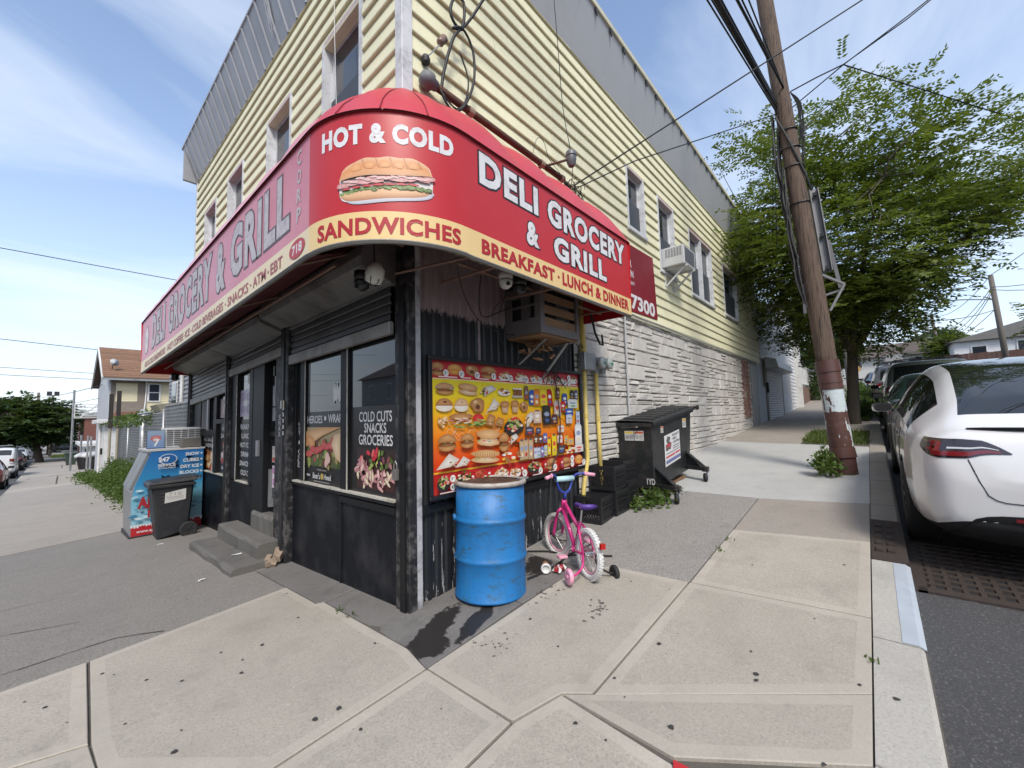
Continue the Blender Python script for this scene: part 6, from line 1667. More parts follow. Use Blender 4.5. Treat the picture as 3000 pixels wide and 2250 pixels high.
MB().box(-.50, .0, 6.30, 6.78, 1.066, 1.40).build('casing', ACW, fa, bevel=.01)
mb = MB()
for r in range(8):
    for c in range(5): mb.box(-.49 + c*.098, -.405 + c*.098, 6.292, 6.2995, 1.10 + r*.035, 1.118 + r*.035)
tag(mb.build('louvres', M('ac_slots', (.08, .08, .085), .7), fa), kind='stuff')
p = Paint(lambda u, v, l=0: (u, 6.28 - l, v)); p.rect(-.74, -.52, 1.075, 1.36, (.12, .2, .36), (.25, .33, .45)); p.blob(-.63, 1.23, .07, .06, (.40, .08, .08), (.5, .3, .3), 9, .2); p.text('7', -.66, -.58, 1.10, 1.22, (.6, .6, .6), .03)
fs_ = thing('freezer_poster', 'blue poster leaning beside the white air conditioner', 'poster', (-.6, 6.28, 1.07)); p.build('print', POSTER, fs_); MB().box(-.745, -.515, 6.2815, 6.29, 1.066, 1.365).build('backing', BLACK, fs_)

# --- black wheeled bin
CART = M('cart_plastic', (.022, .023, .026), .5, var=.25, vs=10, bump=.1, dirt=(.07, .065, .06), dirt_amt=.35, dvs=6)
ct = thing('wheeled_bin', 'black wheeled rubbish bin with handwritten 718 notice', 'bin', (-.5, 5.45, -.25))
cy0, cy1 = 5.275, 5.72; zc0 = -.255
bt = [(-.70, cy0+.05, zc0), (-.33, cy0+.05, zc0+.10), (-.33, cy1-.05, zc0+.10), (-.70, cy1-.05, zc0)]; tp = [(-.79, cy0, .54), (-.285, cy0, .565), (-.285, cy1, .565), (-.79, cy1, .54)]
MB().hexa(bt, tp).build('body', CART, ct, bevel=.025)
MB().box(-.825, -.265, cy0-.025, cy1+.025, .515, .565).build('rim', CART, ct, bevel=.012)
mb = MB(); mb.hexa([(-.84, cy0-.03, .568), (-.25, cy0-.03, .585), (-.25, cy1+.03, .585), (-.84, cy1+.03, .568)], [(-.80, cy0+.0, .612), (-.25, cy0+.01, .655), (-.25, cy1-.01, .655), (-.80, cy1, .612)]); mb.build('lid', CART, ct, bevel=.012)
MB().tube([(-.235, cy0-.01, .60), (-.215, cy0-.01, .63), (-.215, cy1+.01, .63), (-.235, cy1+.01, .60)], .016, 6).build('handle', CART, ct)
for yy in (cy0-.02, cy1+.02):
    T_ = Matrix.Translation((-.345, yy, zc0+.115)) @ ROTX
    wo = MB().lathe([(.04, -.02), (.10, -.025), (.115, -.015), (.115, .015), (.10, .025), (.04, .02)], 22, T_).build('wheel', RUBBER, ct, auto=35)
    hb = MB()
    for k in range(6): a = k*pi/3; hb.bar((-.345, yy-.018, zc0+.115), (-.345 + .09*cos(a), yy-.018, zc0+.115 + .09*sin(a)), .02, .012)
    hb.build('spokes', CART, wo)
fK = lambda u, v, l=0: (u, cy0 - .004 - l + .0*(v), v)
def fK(u, v, l=0):
    k = (v - zc0)/(.55 - zc0); return (u, cy0 + .05*(1-k) - .004 - l, v)
p = Paint(fK, step=.0005, start=.002); p.poly([(-.635, .285), (-.385, .315), (-.385, .478), (-.632, .438)], (.60, .59, .56)); p.text('718', -.59, -.44, .39, .435, (.28, .26, .24), -.008); p.rect(-.61, -.42, .365, .372, (.25, .22, .2)); p.rect(-.60, -.41, .34, .346, (.35, .32, .28))
for k in range(4): p.poly([(-.70, .43-k*.05), (-.64, .445-k*.05), (-.64, .44-k*.05)], (.22, .16, .13))
p.build('notice', POSTER, ct)

# --- litter
cup = thing('paper_cup', 'crushed coffee cup with white lid lying on the pavement by the bicycle', 'cup', (1.02, -.47, .1))
T_ = Matrix.Translation((1.06, -.50, g(1.06, -.5) + .043)) @ Matrix.Rotation(radians(40), 4, 'Z') @ Matrix.Rotation(radians(-92), 4, 'Y')
MB().lathe([(.028, -.05), (.040, .05)], 18, T_).build('cup', M('kraft_paper', (.30, .17, .09), .8, var=.2), cup, smooth=True)
MB().lathe([(.0001, .056), (.03, .056), (.031, .064), (.038, .064), (.044, .055), (.044, .045)], 18, T_).build('lid', M('lid_white', (.60, .60, .58), .5), cup, smooth=True)
wr = thing('candy_wrapper', 'crumpled red and white wrapper beside the coffee cup', 'litter', (1.1, -.6, .1))
mb = MB(); R = random.Random(4); P = []
for i in range(7):
    P.append([(1.07 + .02*i + R.uniform(-.01, .01), -.64 + .016*j + R.uniform(-.008, .008), g(1.1, -.6) + .012 + R.uniform(0, .05)*(0 < i < 6)) for j in range(6)])
mb.grid(P, mf=lambda i, j: 0 if (i*3+j*5) % 4 else 1); mb.build('wrapper', [M('wrapper_red', (.28, .02, .03), .35, var=.4, vs=30), WHITEP], wr, recalc=False)
for lab, x, y, s in (('scrap of white paper on the second concrete step', -.35, 2.85, .05), ('scrap of white paper on the pavement before the steps', -.75, 2.45, .03), ('scrap of white tissue by the bin wheel', -.72, 4.95, .04)):
    mb = MB(); z0_ = (g(x, y) + .006) if x < -.6 else -.045
    mb.grid([[(x + s*(i-1), y + s*.5*(j-1), z0_ + R.uniform(0, .012)) for j in range(3)] for i in range(3)]); tag(mb.build('paper_scrap', WHITEP, recalc=False), lab, 'litter')
# ================================================================== plants
def leaf_mat(name, c1, c2, trans=.35):
    t = NT(name)
    c = t.mix(t.island(), c1, c2)
    c = t.mix(t.math('MULTIPLY', t.noise(.8, 3), .35), c, mul(c1, .7))
    t.color(c); t.rough(.5); t.b.inputs['Specular IOR Level'].default_value = .35
    tr = t.n.new('ShaderNodeBsdfTranslucent'); t.l.new(t.mix(.5, c, (.20, .28, .03)), tr.inputs[0])
    mx = t.n.new('ShaderNodeMixShader'); mx.inputs[0].default_value = trans
    t.l.new(t.b.outputs[0], mx.inputs[1]); t.l.new(tr.outputs[0], mx.inputs[2]); t.l.new(mx.outputs[0], t.n['Material Output'].inputs[0])
    return t.mat
LEAF = leaf_mat('locust_leaf', (.06, .10, .016), (.17, .195, .03))
LEAF2 = leaf_mat('dark_leaf', (.022, .048, .014), (.055, .09, .022), .25)
LEAF3 = leaf_mat('weed_leaf', (.05, .10, .02), (.11, .17, .035))
GRASSM = leaf_mat('grass_blade', (.06, .10, .02), (.14, .17, .045))
BARK = M('bark', (.075, .06, .045), .9, var=.4, vs=8, sc=(2, 2, .4), bump=.6, bs=14)

def leaves(name, C, D, N, ln, wd, mat, parent=None, fold=.0):
    """C base points, D directions, N normals, ln, wd per leaf: diamond leaves as one mesh"""
    C, D, N = np.asarray(C), np.asarray(D), np.asarray(N); n = len(C)
    D = D/np.linalg.norm(D, axis=1)[:, None]; Sd = np.cross(D, N); Sd /= np.maximum(np.linalg.norm(Sd, axis=1)[:, None], 1e-6)
    ln = np.asarray(ln)[:, None]; wd = np.asarray(wd)[:, None]; up = np.cross(Sd, D)
    V = np.empty((n, 4, 3)); V[:, 0] = C; V[:, 1] = C + D*ln*.45 + Sd*wd*.5 + up*wd*fold; V[:, 2] = C + D*ln; V[:, 3] = C + D*ln*.45 - Sd*wd*.5 + up*wd*fold
    me = bpy.data.meshes.new(name); me.vertices.add(n*4); me.vertices.foreach_set('co', V.ravel())
    me.loops.add(n*4); me.loops.foreach_set('vertex_index', np.arange(n*4, dtype=np.int32)); me.polygons.add(n)
    me.polygons.foreach_set('loop_start', np.arange(0, n*4, 4, dtype=np.int32)); me.update(calc_edges=True)
    me.materials.append(mat); o = bpy.data.objects.new(name, me); COL.objects.link(o)
    if parent is not None: par(o, parent)
    return o
def unit(v): return v/np.maximum(np.linalg.norm(v, axis=-1, keepdims=True), 1e-9)

def sprays(rs, centres, rad, per, nleaf, ll, lw, axis_out=None, flat=.25, slen=.5):
    """feathery sprays: leaflets in pairs along a twig"""
    C, D, N, L, W = [], [], [], [], []
    for ci, c in enumerate(centres):
        o = rs.normal(size=(per, 3))*np.array([rad, rad, rad*.55])
        base = c + o
        ax = rs.normal(size=(per, 3)); ax[:, 2] *= flat
        if axis_out is not None: ax += axis_out[ci]*1.1
        ax = unit(ax)
        for b, a in zip(base, ax):
            s = np.cross(a, [0, 0, 1.0]); s /= max(np.linalg.norm(s), 1e-6); nn = np.cross(s, a); nn = nn + rs.normal(size=3)*.25
            k = np.arange(nleaf); t_ = (k//2 + 1)/(nleaf/2)*slen; sd = np.where(k % 2, 1, -1)[:, None]
            sag = -(t_**2)*.25
            p = b + a*t_[:, None] + np.array([0, 0, 1])*sag[:, None]
            d = a*.55 + s*sd + rs.normal(size=(nleaf, 3))*.22 + np.array([0, 0, -.15])
            C.append(p); D.append(d); N.append(np.repeat(nn[None], nleaf, 0) + rs.normal(size=(nleaf, 3))*.3)
            L.append(ll*rs.uniform(.7, 1.3, nleaf)); W.append(lw*rs.uniform(.7, 1.3, nleaf))
    return np.concatenate(C), np.concatenate(D), np.concatenate(N), np.concatenate(L), np.concatenate(W)

def tree(name, label, base, h0, centre, radii, seed, nclump, per=9, nleaf=12, ll=.085, lw=.042, mat=LEAF, tr=.14, forks=7, group=None, thresh=-.12, zfloor=None, lobes=1.6, gapscale=.55, rad=.32, slen=.5):
    t_ = thing(name, label, 'tree', base, 0, group)
    rs = np.random.RandomState(seed); cen = np.array(centre); R_ = np.array(radii)
    pts = []; tries = 0
    while len(pts) < nclump and tries < nclump*30:
        tries += 1
        d = unit(rs.normal(size=3)); r = rs.uniform(.15, 1)**.5
        lob = .80 + .45*noise.noise(Vector(d*lobes) + Vector((seed, 0, 0)))
        if d[2] < -.25: lob *= .85
        p = cen + d*R_*r*lob
        if zfloor is not None and p[2] < zfloor(p): continue
        if noise.noise(Vector(p*gapscale) + Vector((seed*3.1, 0, 0))) < thresh: continue
        pts.append(p)
    pts = np.array(pts); out = unit((pts-cen)/R_)*np.array([1, 1, .45])
    C, D, N, L, W = sprays(rs, pts, rad, per, nleaf, ll, lw, out, slen=slen)
    leaves('crown', C, D, N, L, W, mat, t_)
    mb = MB(); b = Vector(base); fork = Vector((b.x + (cen[0]-b.x)*.25, b.y + (cen[1]-b.y)*.25, h0))
    mb.tube([b - Vector((0, 0, .3)), b + Vector((0, 0, .25)), b.lerp(fork, .5), fork], [tr*1.5, tr*1.15, tr, tr*.85], 10)
    tips = []
    for k in range(forks):
        a = 2*pi*k/forks + rs.uniform(-.3, .3); e = cen + R_*np.array([cos(a)*.55, sin(a)*.55, rs.uniform(-.1, .6)])
        e = Vector(e); m_ = fork.lerp(e, .5) + Vector((0, 0, .25*R_[2]*.5)); path = smooth([fork - Vector((0, 0, .15)), fork.lerp(m_, .5) + Vector((0, 0, .1)), m_, e], 4)
        mb.tube(path, list(np.linspace(tr*.6, tr*.14, len(path))), 6); tips += path[3:]
    tips.append(fork.lerp(Vector(cen), .6))
    for p in pts[::3]:
        q = min(tips, key=lambda z: (z - Vector(p)).length_squared)
        mid = q.lerp(Vector(p), .5) + Vector(rs.normal(size=3)*.12)
        mb.tube([q, mid, Vector(p)], [tr*.16, tr*.10, tr*.05], 4, cap=False)
    mb.build('trunk', BARK, t_, smooth=True)
    return t_

street_tree = tree('street_tree', 'spreading street tree with feathery leaves over the sidewalk behind the wooden pole', (12.9, -2.3, g(12.9, -2.3)), 3.0, (13.0, -2.7, 5.8), (4.9, 4.7, 4.3), 4, 760, per=10, nleaf=14, ll=.12, lw=.055, tr=.13, rad=.36, slen=.55, thresh=-.15, zfloor=lambda p: 3.1 + 1.15*max(0, -3.0 - p[1]) + .35*max(0, p[0] - 14))

def bush(name, label, cat, spots, seed, ll, lw, mat, per, loc, stem=True, group=None, up=.6):
    t_ = thing(name, label, cat, loc, 0, group); rs = np.random.RandomState(seed); C, D, N, L, W = [], [], [], [], []
    for (x, y, z, r, h) in spots:
        p = rs.normal(size=(per, 3))*np.array([r, r, h])*.5; p[:, 2] = np.abs(rs.uniform(0, 1, per))*h*(1 - .5*(np.hypot(p[:, 0], p[:, 1])/(r*1.2)).clip(0, 1.6))
        p += np.array([x, y, z]); d = unit(rs.normal(size=(per, 3)) + np.array([0, 0, up])); C.append(p); D.append(d); N.append(rs.normal(size=(per, 3)) + np.array([0, 0, .8])); L.append(ll*rs.uniform(.6, 1.4, per)); W.append(lw*rs.uniform(.6, 1.4, per))
    leaves('foliage', np.concatenate(C), np.concatenate(D), np.concatenate(N), np.concatenate(L), np.concatenate(W), mat, t_)
    if stem:
        mb = MB()
        for (x, y, z, r, h) in spots:
            for k in range(4): mb.tube([(x, y, z - .05), (x + rs.uniform(-.3, .3)*r, y + rs.uniform(-.3, .3)*r, z + h*.5), (x + rs.uniform(-.7, .7)*r, y + rs.uniform(-.7, .7)*r, z + h*.9)], [.008, .006, .003], 4)
        mb.build('stems', M('green_stem', (.09, .11, .04), .8), t_)
    return t_
bush('pole_weed', 'leafy green weed growing at the foot of the wooden pole', 'weed', [(5.36, -2.22, g(5.3, -2.2), .15, .34), (5.30, -2.13, g(5.3, -2.2)+.12, .12, .24), (5.32, -2.16, g(5.3, -2.2)+.05, .10, .40)], 3, .065, .042, LEAF3, 120, (5.3, -2.2, .5))
bush('weed_clump', 'low green ivy clump under the dumpster caster', 'weed', [(3.35, -.62, g(3.3, -.6), .20, .20), (3.18, -.55, g(3.2, -.6), .18, .22), (3.05, -.48, g(3.0, -.5), .16, .12)], 5, .06, .045, LEAF3, 130, (3.2, -.6, .3))
bush('weed_clump', 'small green weed behind the dumpster caster by the plank', 'weed', [(3.85, -.55, g(3.85, -.55), .13, .13)], 6, .055, .04, LEAF3, 90, (3.85, -.55, .35))
bush('weed_clump', 'bushy green weeds at the kerb beyond the wooden pole', 'weed', [(15.6 + i*.9, -2.35 + .1*(i % 2), g(15.6 + i*.9, -2.3), .55, .55) for i in range(6)], 7, .16, .05, LEAF3, 500, (17, -2.3, 1.1))
bush('weed_clump', 'weeds along the kerb far up the hill past the street tree', 'weed', [(24 + i*2.4, -2.3, g(24 + i*2.4, -2.3), .8, .6) for i in range(6)], 8, .22, .08, LEAF3, 260, (30, -2.3, 2))
# grass in the tree pits
def grass(label, rects, n, seed, h=.10):
    rs = np.random.RandomState(seed); P = []
    for (x0, x1, y0, y1) in rects:
        k = int(n*(x1-x0)*(y1-y0)); xs = rs.uniform(x0, x1, k); ys = rs.uniform(y0, y1, k)
        P += [(x, y, g(x, y) - .02) for x, y in zip(xs, ys)]
    P = np.array(P); m = len(P); d = unit(rs.normal(size=(m, 3))*.45 + np.array([0, 0, 1]))
    o = leaves('grass', P, d, rs.normal(size=(m, 3)), h*rs.uniform(.5, 1.6, m), .016*np.ones(m)*(1 + h*4), GRASSM)
    return tag(o, label, 'grass', kind='stuff')
grass('rough grass in the sidewalk pits beside the wooden pole', [(8.5, 10.7, -2.6, -1.55), (13.9, 22.5, -2.62, -2.0)], 900, 1, .09)
grass('rough grass strip along the kerb far up the hill', [(22.5, 50, -2.62, -2.0)], 220, 2, .14)
soil_ = MB()
for a, b, c, d in ((8.4, 10.78, -2.62, -1.56), (13.85, 60, -2.62, -1.96)): 
    xs = sorted(set([a, b] + [v for v in GX if a < v < b])); soil_.grid([[(x, y, g(x, y) - .022) for y in (c, d)] for x in xs])
tag(soil_.build('verge', SOIL), 'bare soil of the grassy pits by the kerb', 'soil', kind='structure')

# ================================================================== leaning wooden utility pole
def wood_mat():
    t = NT('pole_wood'); x, y, z = t.xyz()
    c = t.mix(t.noise(30, 6, .7, sc=(1, 1, .05)), (.028, .020, .016), (.20, .135, .095))
    c = t.mix(t.ramp(t.noise(60, 5, .75, sc=(1, 1, .03)), .53, .60), c, (.025, .018, .014))
    c = t.mix(t.ramp(z, 4.0, 8.0), c, t.mix(t.noise(25, 5, .7, sc=(1, 1, .06)), (.05, .042, .036), (.15, .122, .098)))
    t.color(c); t.rough(.85); t.bump(t.noise(45, 6, .75, sc=(1, 1, .04)), .9, .02)
    return t.mat
def pole_base_mat():
    t = NT('pole_base_paint'); x, y, z = t.xyz()
    br = t.mix(t.noise(9, 5), (.055, .022, .018), (.10, .045, .035))
    wh = t.mix(t.noise(12, 5), (.42, .50, .52), (.55, .60, .60))
    n1 = t.noise(6, 7, .7, sc=(1, 1, .35)); 
    band = t.math('MULTIPLY', t.math('GREATER_THAN', t.math('ADD', z, t.math('MULTIPLY', t.noise(9, 4), .10)), 1.44), t.math('GREATER_THAN', n1, .455))
    peel = t.math('MULTIPLY', t.math('GREATER_THAN', t.noise(4.5, 8, .7, sc=(1, 1, .22), loc=(.35, .1, 0)), .545), t.math('GREATER_THAN', z, .9))
    fl = t.math('GREATER_THAN', t.noise(28, 4, .7), .68)
    c = t.mix(t.math('MAXIMUM', t.math('MAXIMUM', band, peel), fl), br, wh)
    t.color(c); t.rough(.6); t.bump(t.noise(14, 6), .4, .02); return t.mat
PB, PT = Vector((5.62, -2.373, .42)), Vector((5.62, -1.816, 8.9))
up_ = thing('utility_pole', 'leaning brown wooden utility pole with peeling painted base beside the kerb', 'pole', (5.6, -2.36, .5))
pp = lambda z: PB.lerp(PT, (z - PB.z)/(PT.z - PB.z))
mb = MB(); mb.tube([pp(z) for z in np.linspace(1.9, 8.9, 24)], [interp(z, [1.9, 8.9], [.125, .108]) + RND.uniform(-.002, .002) for z in np.linspace(1.9, 8.9, 24)], 20); mb.build('shaft', wood_mat(), up_, smooth=True)
mb = MB(); zz = list(np.linspace(.35, 1.95, 30)); mb.tube([pp(z) for z in zz], [.140 if z < 1.2 else .135 for z in zz], 20); mb.build('painted_base', pole_base_mat(), up_, smooth=True)
SLV = M('brown_sleeve', (.085, .04, .033), .4, var=.2, vs=5)
for z0, z1, r in ((1.95, 2.12, .146), (1.87, 1.96, .139), (1.79, 1.88, .143), (1.70, 1.80, .140), (.80, .87, .148), (.74, .805, .153)):
    MB().tube([pp(z0), pp(z1)], [r*1.03, r], 22).build('steel_band', SLV, up_, auto=40)
# riser channels, cable guards and bracket on the right of the pole
ax = Vector((.30, -1, 0)).normalized(); ay = Vector((1, .3, 0)).normalized()
CH = M('channel_grey', (.17, .17, .175), .55, metal=.2, var=.2, dirt=(.1, .09, .08))
def at(z, a, b): return pp(z) + ax*a + ay*b
mb = MB(); mb.bar(at(3.45, .20, .06), at(4.75, .20, .06), .11, .012, up=ay); mb.bar(at(3.45, .252, .03), at(4.75, .252, .03), .012, .09, up=ay); mb.bar(at(3.45, .148, .03), at(4.75, .148, .03), .012, .09, up=ay); mb.build('channel', CH, up_)
mb = MB(); 
for z in (3.5, 4.0, 4.65): mb.box(-.025, .025, -.025, .025, -.025, .025, T=Matrix.Translation(at(z, .2, -.0)))
mb.build('bolts', DARKM, up_)
mb = MB(); mb.bar(at(3.40, .12, 0), at(3.22, .36, 0), .05, .03); mb.bar(at(3.22, .36, 0), at(2.85, .14, 0), .05, .03); mb.bar(at(3.10, .10, .1), at(3.16, .36, .05), .05, .03); mb.bar(at(3.20, .34, .1), at(3.95, .30, .12), .045, .02); mb.bar(at(3.30, -.12, 0), at(2.85, -.16, 0), .04, .02); mb.build('bracket', CH, up_)
mb = MB(); R = random.Random(31)
for k in range(12):
    z1 = R.uniform(4.6, 6.1); z0 = R.uniform(2.9, 3.7); a = -.135 - R.uniform(0, .05); b = R.uniform(-.10, .04)
    pts = [at(z1, a + .02, b)] + [at(z1 + (z0-z1)*i/5, a - R.uniform(0, .05), b + R.uniform(-.03, .03)) for i in range(1, 5)] + [at(z0, a + .02, b)]
    mb.tube(smooth(pts, 4), R.choice((.007, .010, .013)), 5)
for k in range(6):
    z1 = 6.35; z0 = R.uniform(5.0, 5.6); pts = [at(z1, .11, -.05), at(z1 - .2, .17 + .01*k, -.03), at((z0+z1)/2, .17 + .008*k, -.02), at(z0, .13, 0)]; mb.tube(smooth(pts, 4), .007, 5)
mb.tube(smooth([at(6.0, -.13, -.06), at(5.5, -.02, -.13), at(5.0, .10, -.10), at(4.72, .17, .0)]), .016, 6)
mb.build('cables', WIREM, up_)
mb = MB()
for z in (4.55, 5.15, 5.45, 5.75): mb.tube([pp(z) + Vector((cos(a), sin(a), .12*cos(a)))*.128 for a in np.linspace(0, 2*pi, 18, endpoint=False)], .010, 5, closed=True)
tag(mb.build('straps', DARKM, up_), kind='stuff')

# overhead wires
def wire(label, pts, r=.012, group=None, sag=0.0):
    pts = [Vector(p) for p in pts]
    if len(pts) == 2 and sag: pts = [pts[0].lerp(pts[1], i/14) - Vector((0, 0, sag*4*(i/14)*(1-i/14))) for i in range(15)]
    o = MB().tube(pts, r, 5).build('overhead_wire', WIREM); return tag(o, label, 'wire', group)
a0 = at(6.15, -.10, -.08)
for k, (q, r) in enumerate((((3.32, -1.50, 6.62), .011), ((3.36, -1.55, 6.60), .010), ((3.42, -1.60, 6.55), .020), ((3.46, -1.63, 6.53), .022), ((3.52, -1.66, 6.56), .012))):
    q = Vector(q); st0 = a0 + Vector((0, 0, .05*(k-2))); wire('black overhead cable in the bundle leaving the wooden pole above the street', [st0, q, st0 + (q-st0)*9 + Vector((0, 0, 1.6))], r, 'overhead cable bundle')
a1 = at(6.42, .02, -.11)
for k, (q, r) in enumerate((((3.55, -1.78, 6.62), .018), ((3.60, -1.82, 6.66), .011), ((3.72, -1.88, 6.72), .010))):
    q = Vector(q); wire('black overhead cable in the bundle leaving the wooden pole above the street', [a1, q, a1 + (q-a1)*9 + Vector((0, 0, 1.6))], r, 'overhead cable bundle')
wire('black wire crossing in front of the pole from the wire tangle to the sky', [(2.38, -.12, 4.28), (5.20, -3.02, 6.91), (9.6, -7.5, 11.0)], .010)
wire('thin black wire from the wire tangle on the wall to the wooden pole', [(2.36, -.12, 4.22), (3.1, -.62, 4.72), at(6.05, -.10, -.06)], .008)
tee = Vector((5.70, -2.75, 6.47))
wire('short slack wire from the pole clamp to the wire junction', [at(6.38, .12, -.02), (5.55, -2.45, 6.36), tee], .010)
wire('wire from the pole side to the wire junction and up over the street', [at(6.12, .11, 0), tee + Vector((0, .01, -.01)), (6.0, -3.5, 6.95), (7.3, -6.2, 9.0)], .009)
wire('twin wire rising from the junction over the street', [tee, (6.02, -3.48, 6.92), (7.4, -6.0, 9.0)], .009)
wire('wire falling from the junction to houses across the street', [tee, (9.9, -5.2, 6.62), (24, -12.5, 7.6)], .009)
wire('pair of thin drop wires descending behind the leaning pole', [at(6.0, -.15, .05), (9.5, -1.2, 5.4), (14, -.6, 4.2)], .007, 'thin drop wires behind the pole')
wire('pair of thin drop wires descending behind the leaning pole', [at(6.02, -.13, .07), (9.5, -1.28, 5.35), (14, -.7, 4.1)], .007, 'thin drop wires behind the pole')

# ================================================================== motor cars
def paint(name, col, rough=.28, metal=.35, fl=.0, coat=.6):
    if name in _M: return _M[name]
    t = NT(name); c = t.mix(t.noise(700, 2), mul(col, .93), mul(col, 1.07)); t.color(c); t.rough(rough)
    t.b.inputs['Metallic'].default_value = metal; t.b.inputs['Coat Weight'].default_value = coat; t.b.inputs['Coat Roughness'].default_value = .04
    _M[name] = t.mat; return t.mat
CARGL = glass('car_glass', (.010, .012, .013), .015)
CG4 = [glass('car_glass_' + k, (.010, .012, .013), .015) for k in ('side', 'rear', 'front', 'roof')]
CLAD = M('car_plastic', (.016, .016, .017), .6, var=.15)
TAILR = M('tail_red', (.16, .008, .010), .12, var=.2, coat=1.0); TAILD = M('tail_dark', (.018, .008, .010), .10, var=.1, coat=1.0)
LITE = M('lamp_clear', (.55, .56, .57), .15, var=.1); RIMM = M('wheel_rim', (.22, .225, .23), .35, metal=.8, var=.1); RIMD = M('wheel_rim_dark', (.03, .03, .032), .4, metal=.4)

def car_shell(sp):
    st = sorted(set(round(x, 4) for x in [p[0] for p in sp['top']] + [p[0] for p in sp['width']] + [v for r in sp['side'] for v in r] + list(sp['rear']) + list(sp['wind']) + [v + e for r in sp['side'] for v, e in ((r[0], -.05), (r[1], .05))]))
    st = [x for i, x in enumerate(st) if i == 0 or x - st[i-1] > .012]
    f = lambda k, x: interp(x, [p[0] for p in sp[k]], [p[1] for p in sp[k]])
    rings = []
    for x in st:
        zc, zb, w, wr, be = f('top', x), f('bot', x), f('width', x), f('roofw', x), f('belt', x)
        be = min(be, zc - .02); rail = min(wr, w*.97)
        zr = zc - (.05 if zc - be > .25 else .018)
        half = [(0, zb), (.78*w, zb), (.97*w, zb + .10*(be-zb)+.02), (w, zb + .42*(be-zb)), (.99*w, zb + .82*(be-zb)), (.955*w, be)]
        p5, p7 = half[-1], (min(rail + .055, w*.975), zr - .055*min(1, (zc-be)*3))
        half += [((p5[0]*.45 + p7[0]*.55) + .02*min(1, (zc-be)*3), p5[1]*.48 + p7[1]*.52), p7, (rail - .03, zr + .022), (.58*rail, zc - .006), (0, zc)]
        rings.append([(x, y, z) for y, z in half] + [(x, -y, z) for y, z in half[-2:0:-1]])
    n = len(rings[0]); mb = MB()
    inr = lambda x, r: r[0] - 1e-4 < x < r[1] + 1e-4
    def mf(i, j):
        xm = (st[i] + st[i+1])/2; h = j if j < 10 else 19 - j
        if h == 0: return 1
        if h == 1: return 1 if sp.get('clad') else 0
        if h in (5, 6) and any(inr(xm, r) for r in sp['side']): return 2
        if h in (8, 9):
            if inr(xm, sp['rear']): return 3
            if inr(xm, sp['wind']): return 4
            if sp.get('glassroof') and sp['rear'][1] < xm < sp['wind'][0]: return 5
        return 0
    vs = [v for r in rings for v in r]; mb.v = [tuple(v) for v in vs]
    for i in range(len(st)-1):
        for j in range(n):
            k = (j+1) % n; mb.f.append([i*n+j, i*n+k, (i+1)*n+k, (i+1)*n+j]); mb.m.append(mf(i, j))
    for i0, rev in ((0, False), (len(st)-1, True)):
        r = [i0*n + j for j in range(n)]
        for a in range(1, 10):   # strips across the end between left and right points
            l1, l2, r1, r2 = a, a+1, (n-a) % n, (n-a-1) % n
            q = [r[l1], r[l2], r[r2], r[r1]]; q = list(dict.fromkeys(q))
            if len(q) > 2: mb.f.append(q); mb.m.append(1 if a <= 1 else 0)
        mb.f.append([r[0], r[1], r[n-1]]); mb.m.append(1)
    return mb

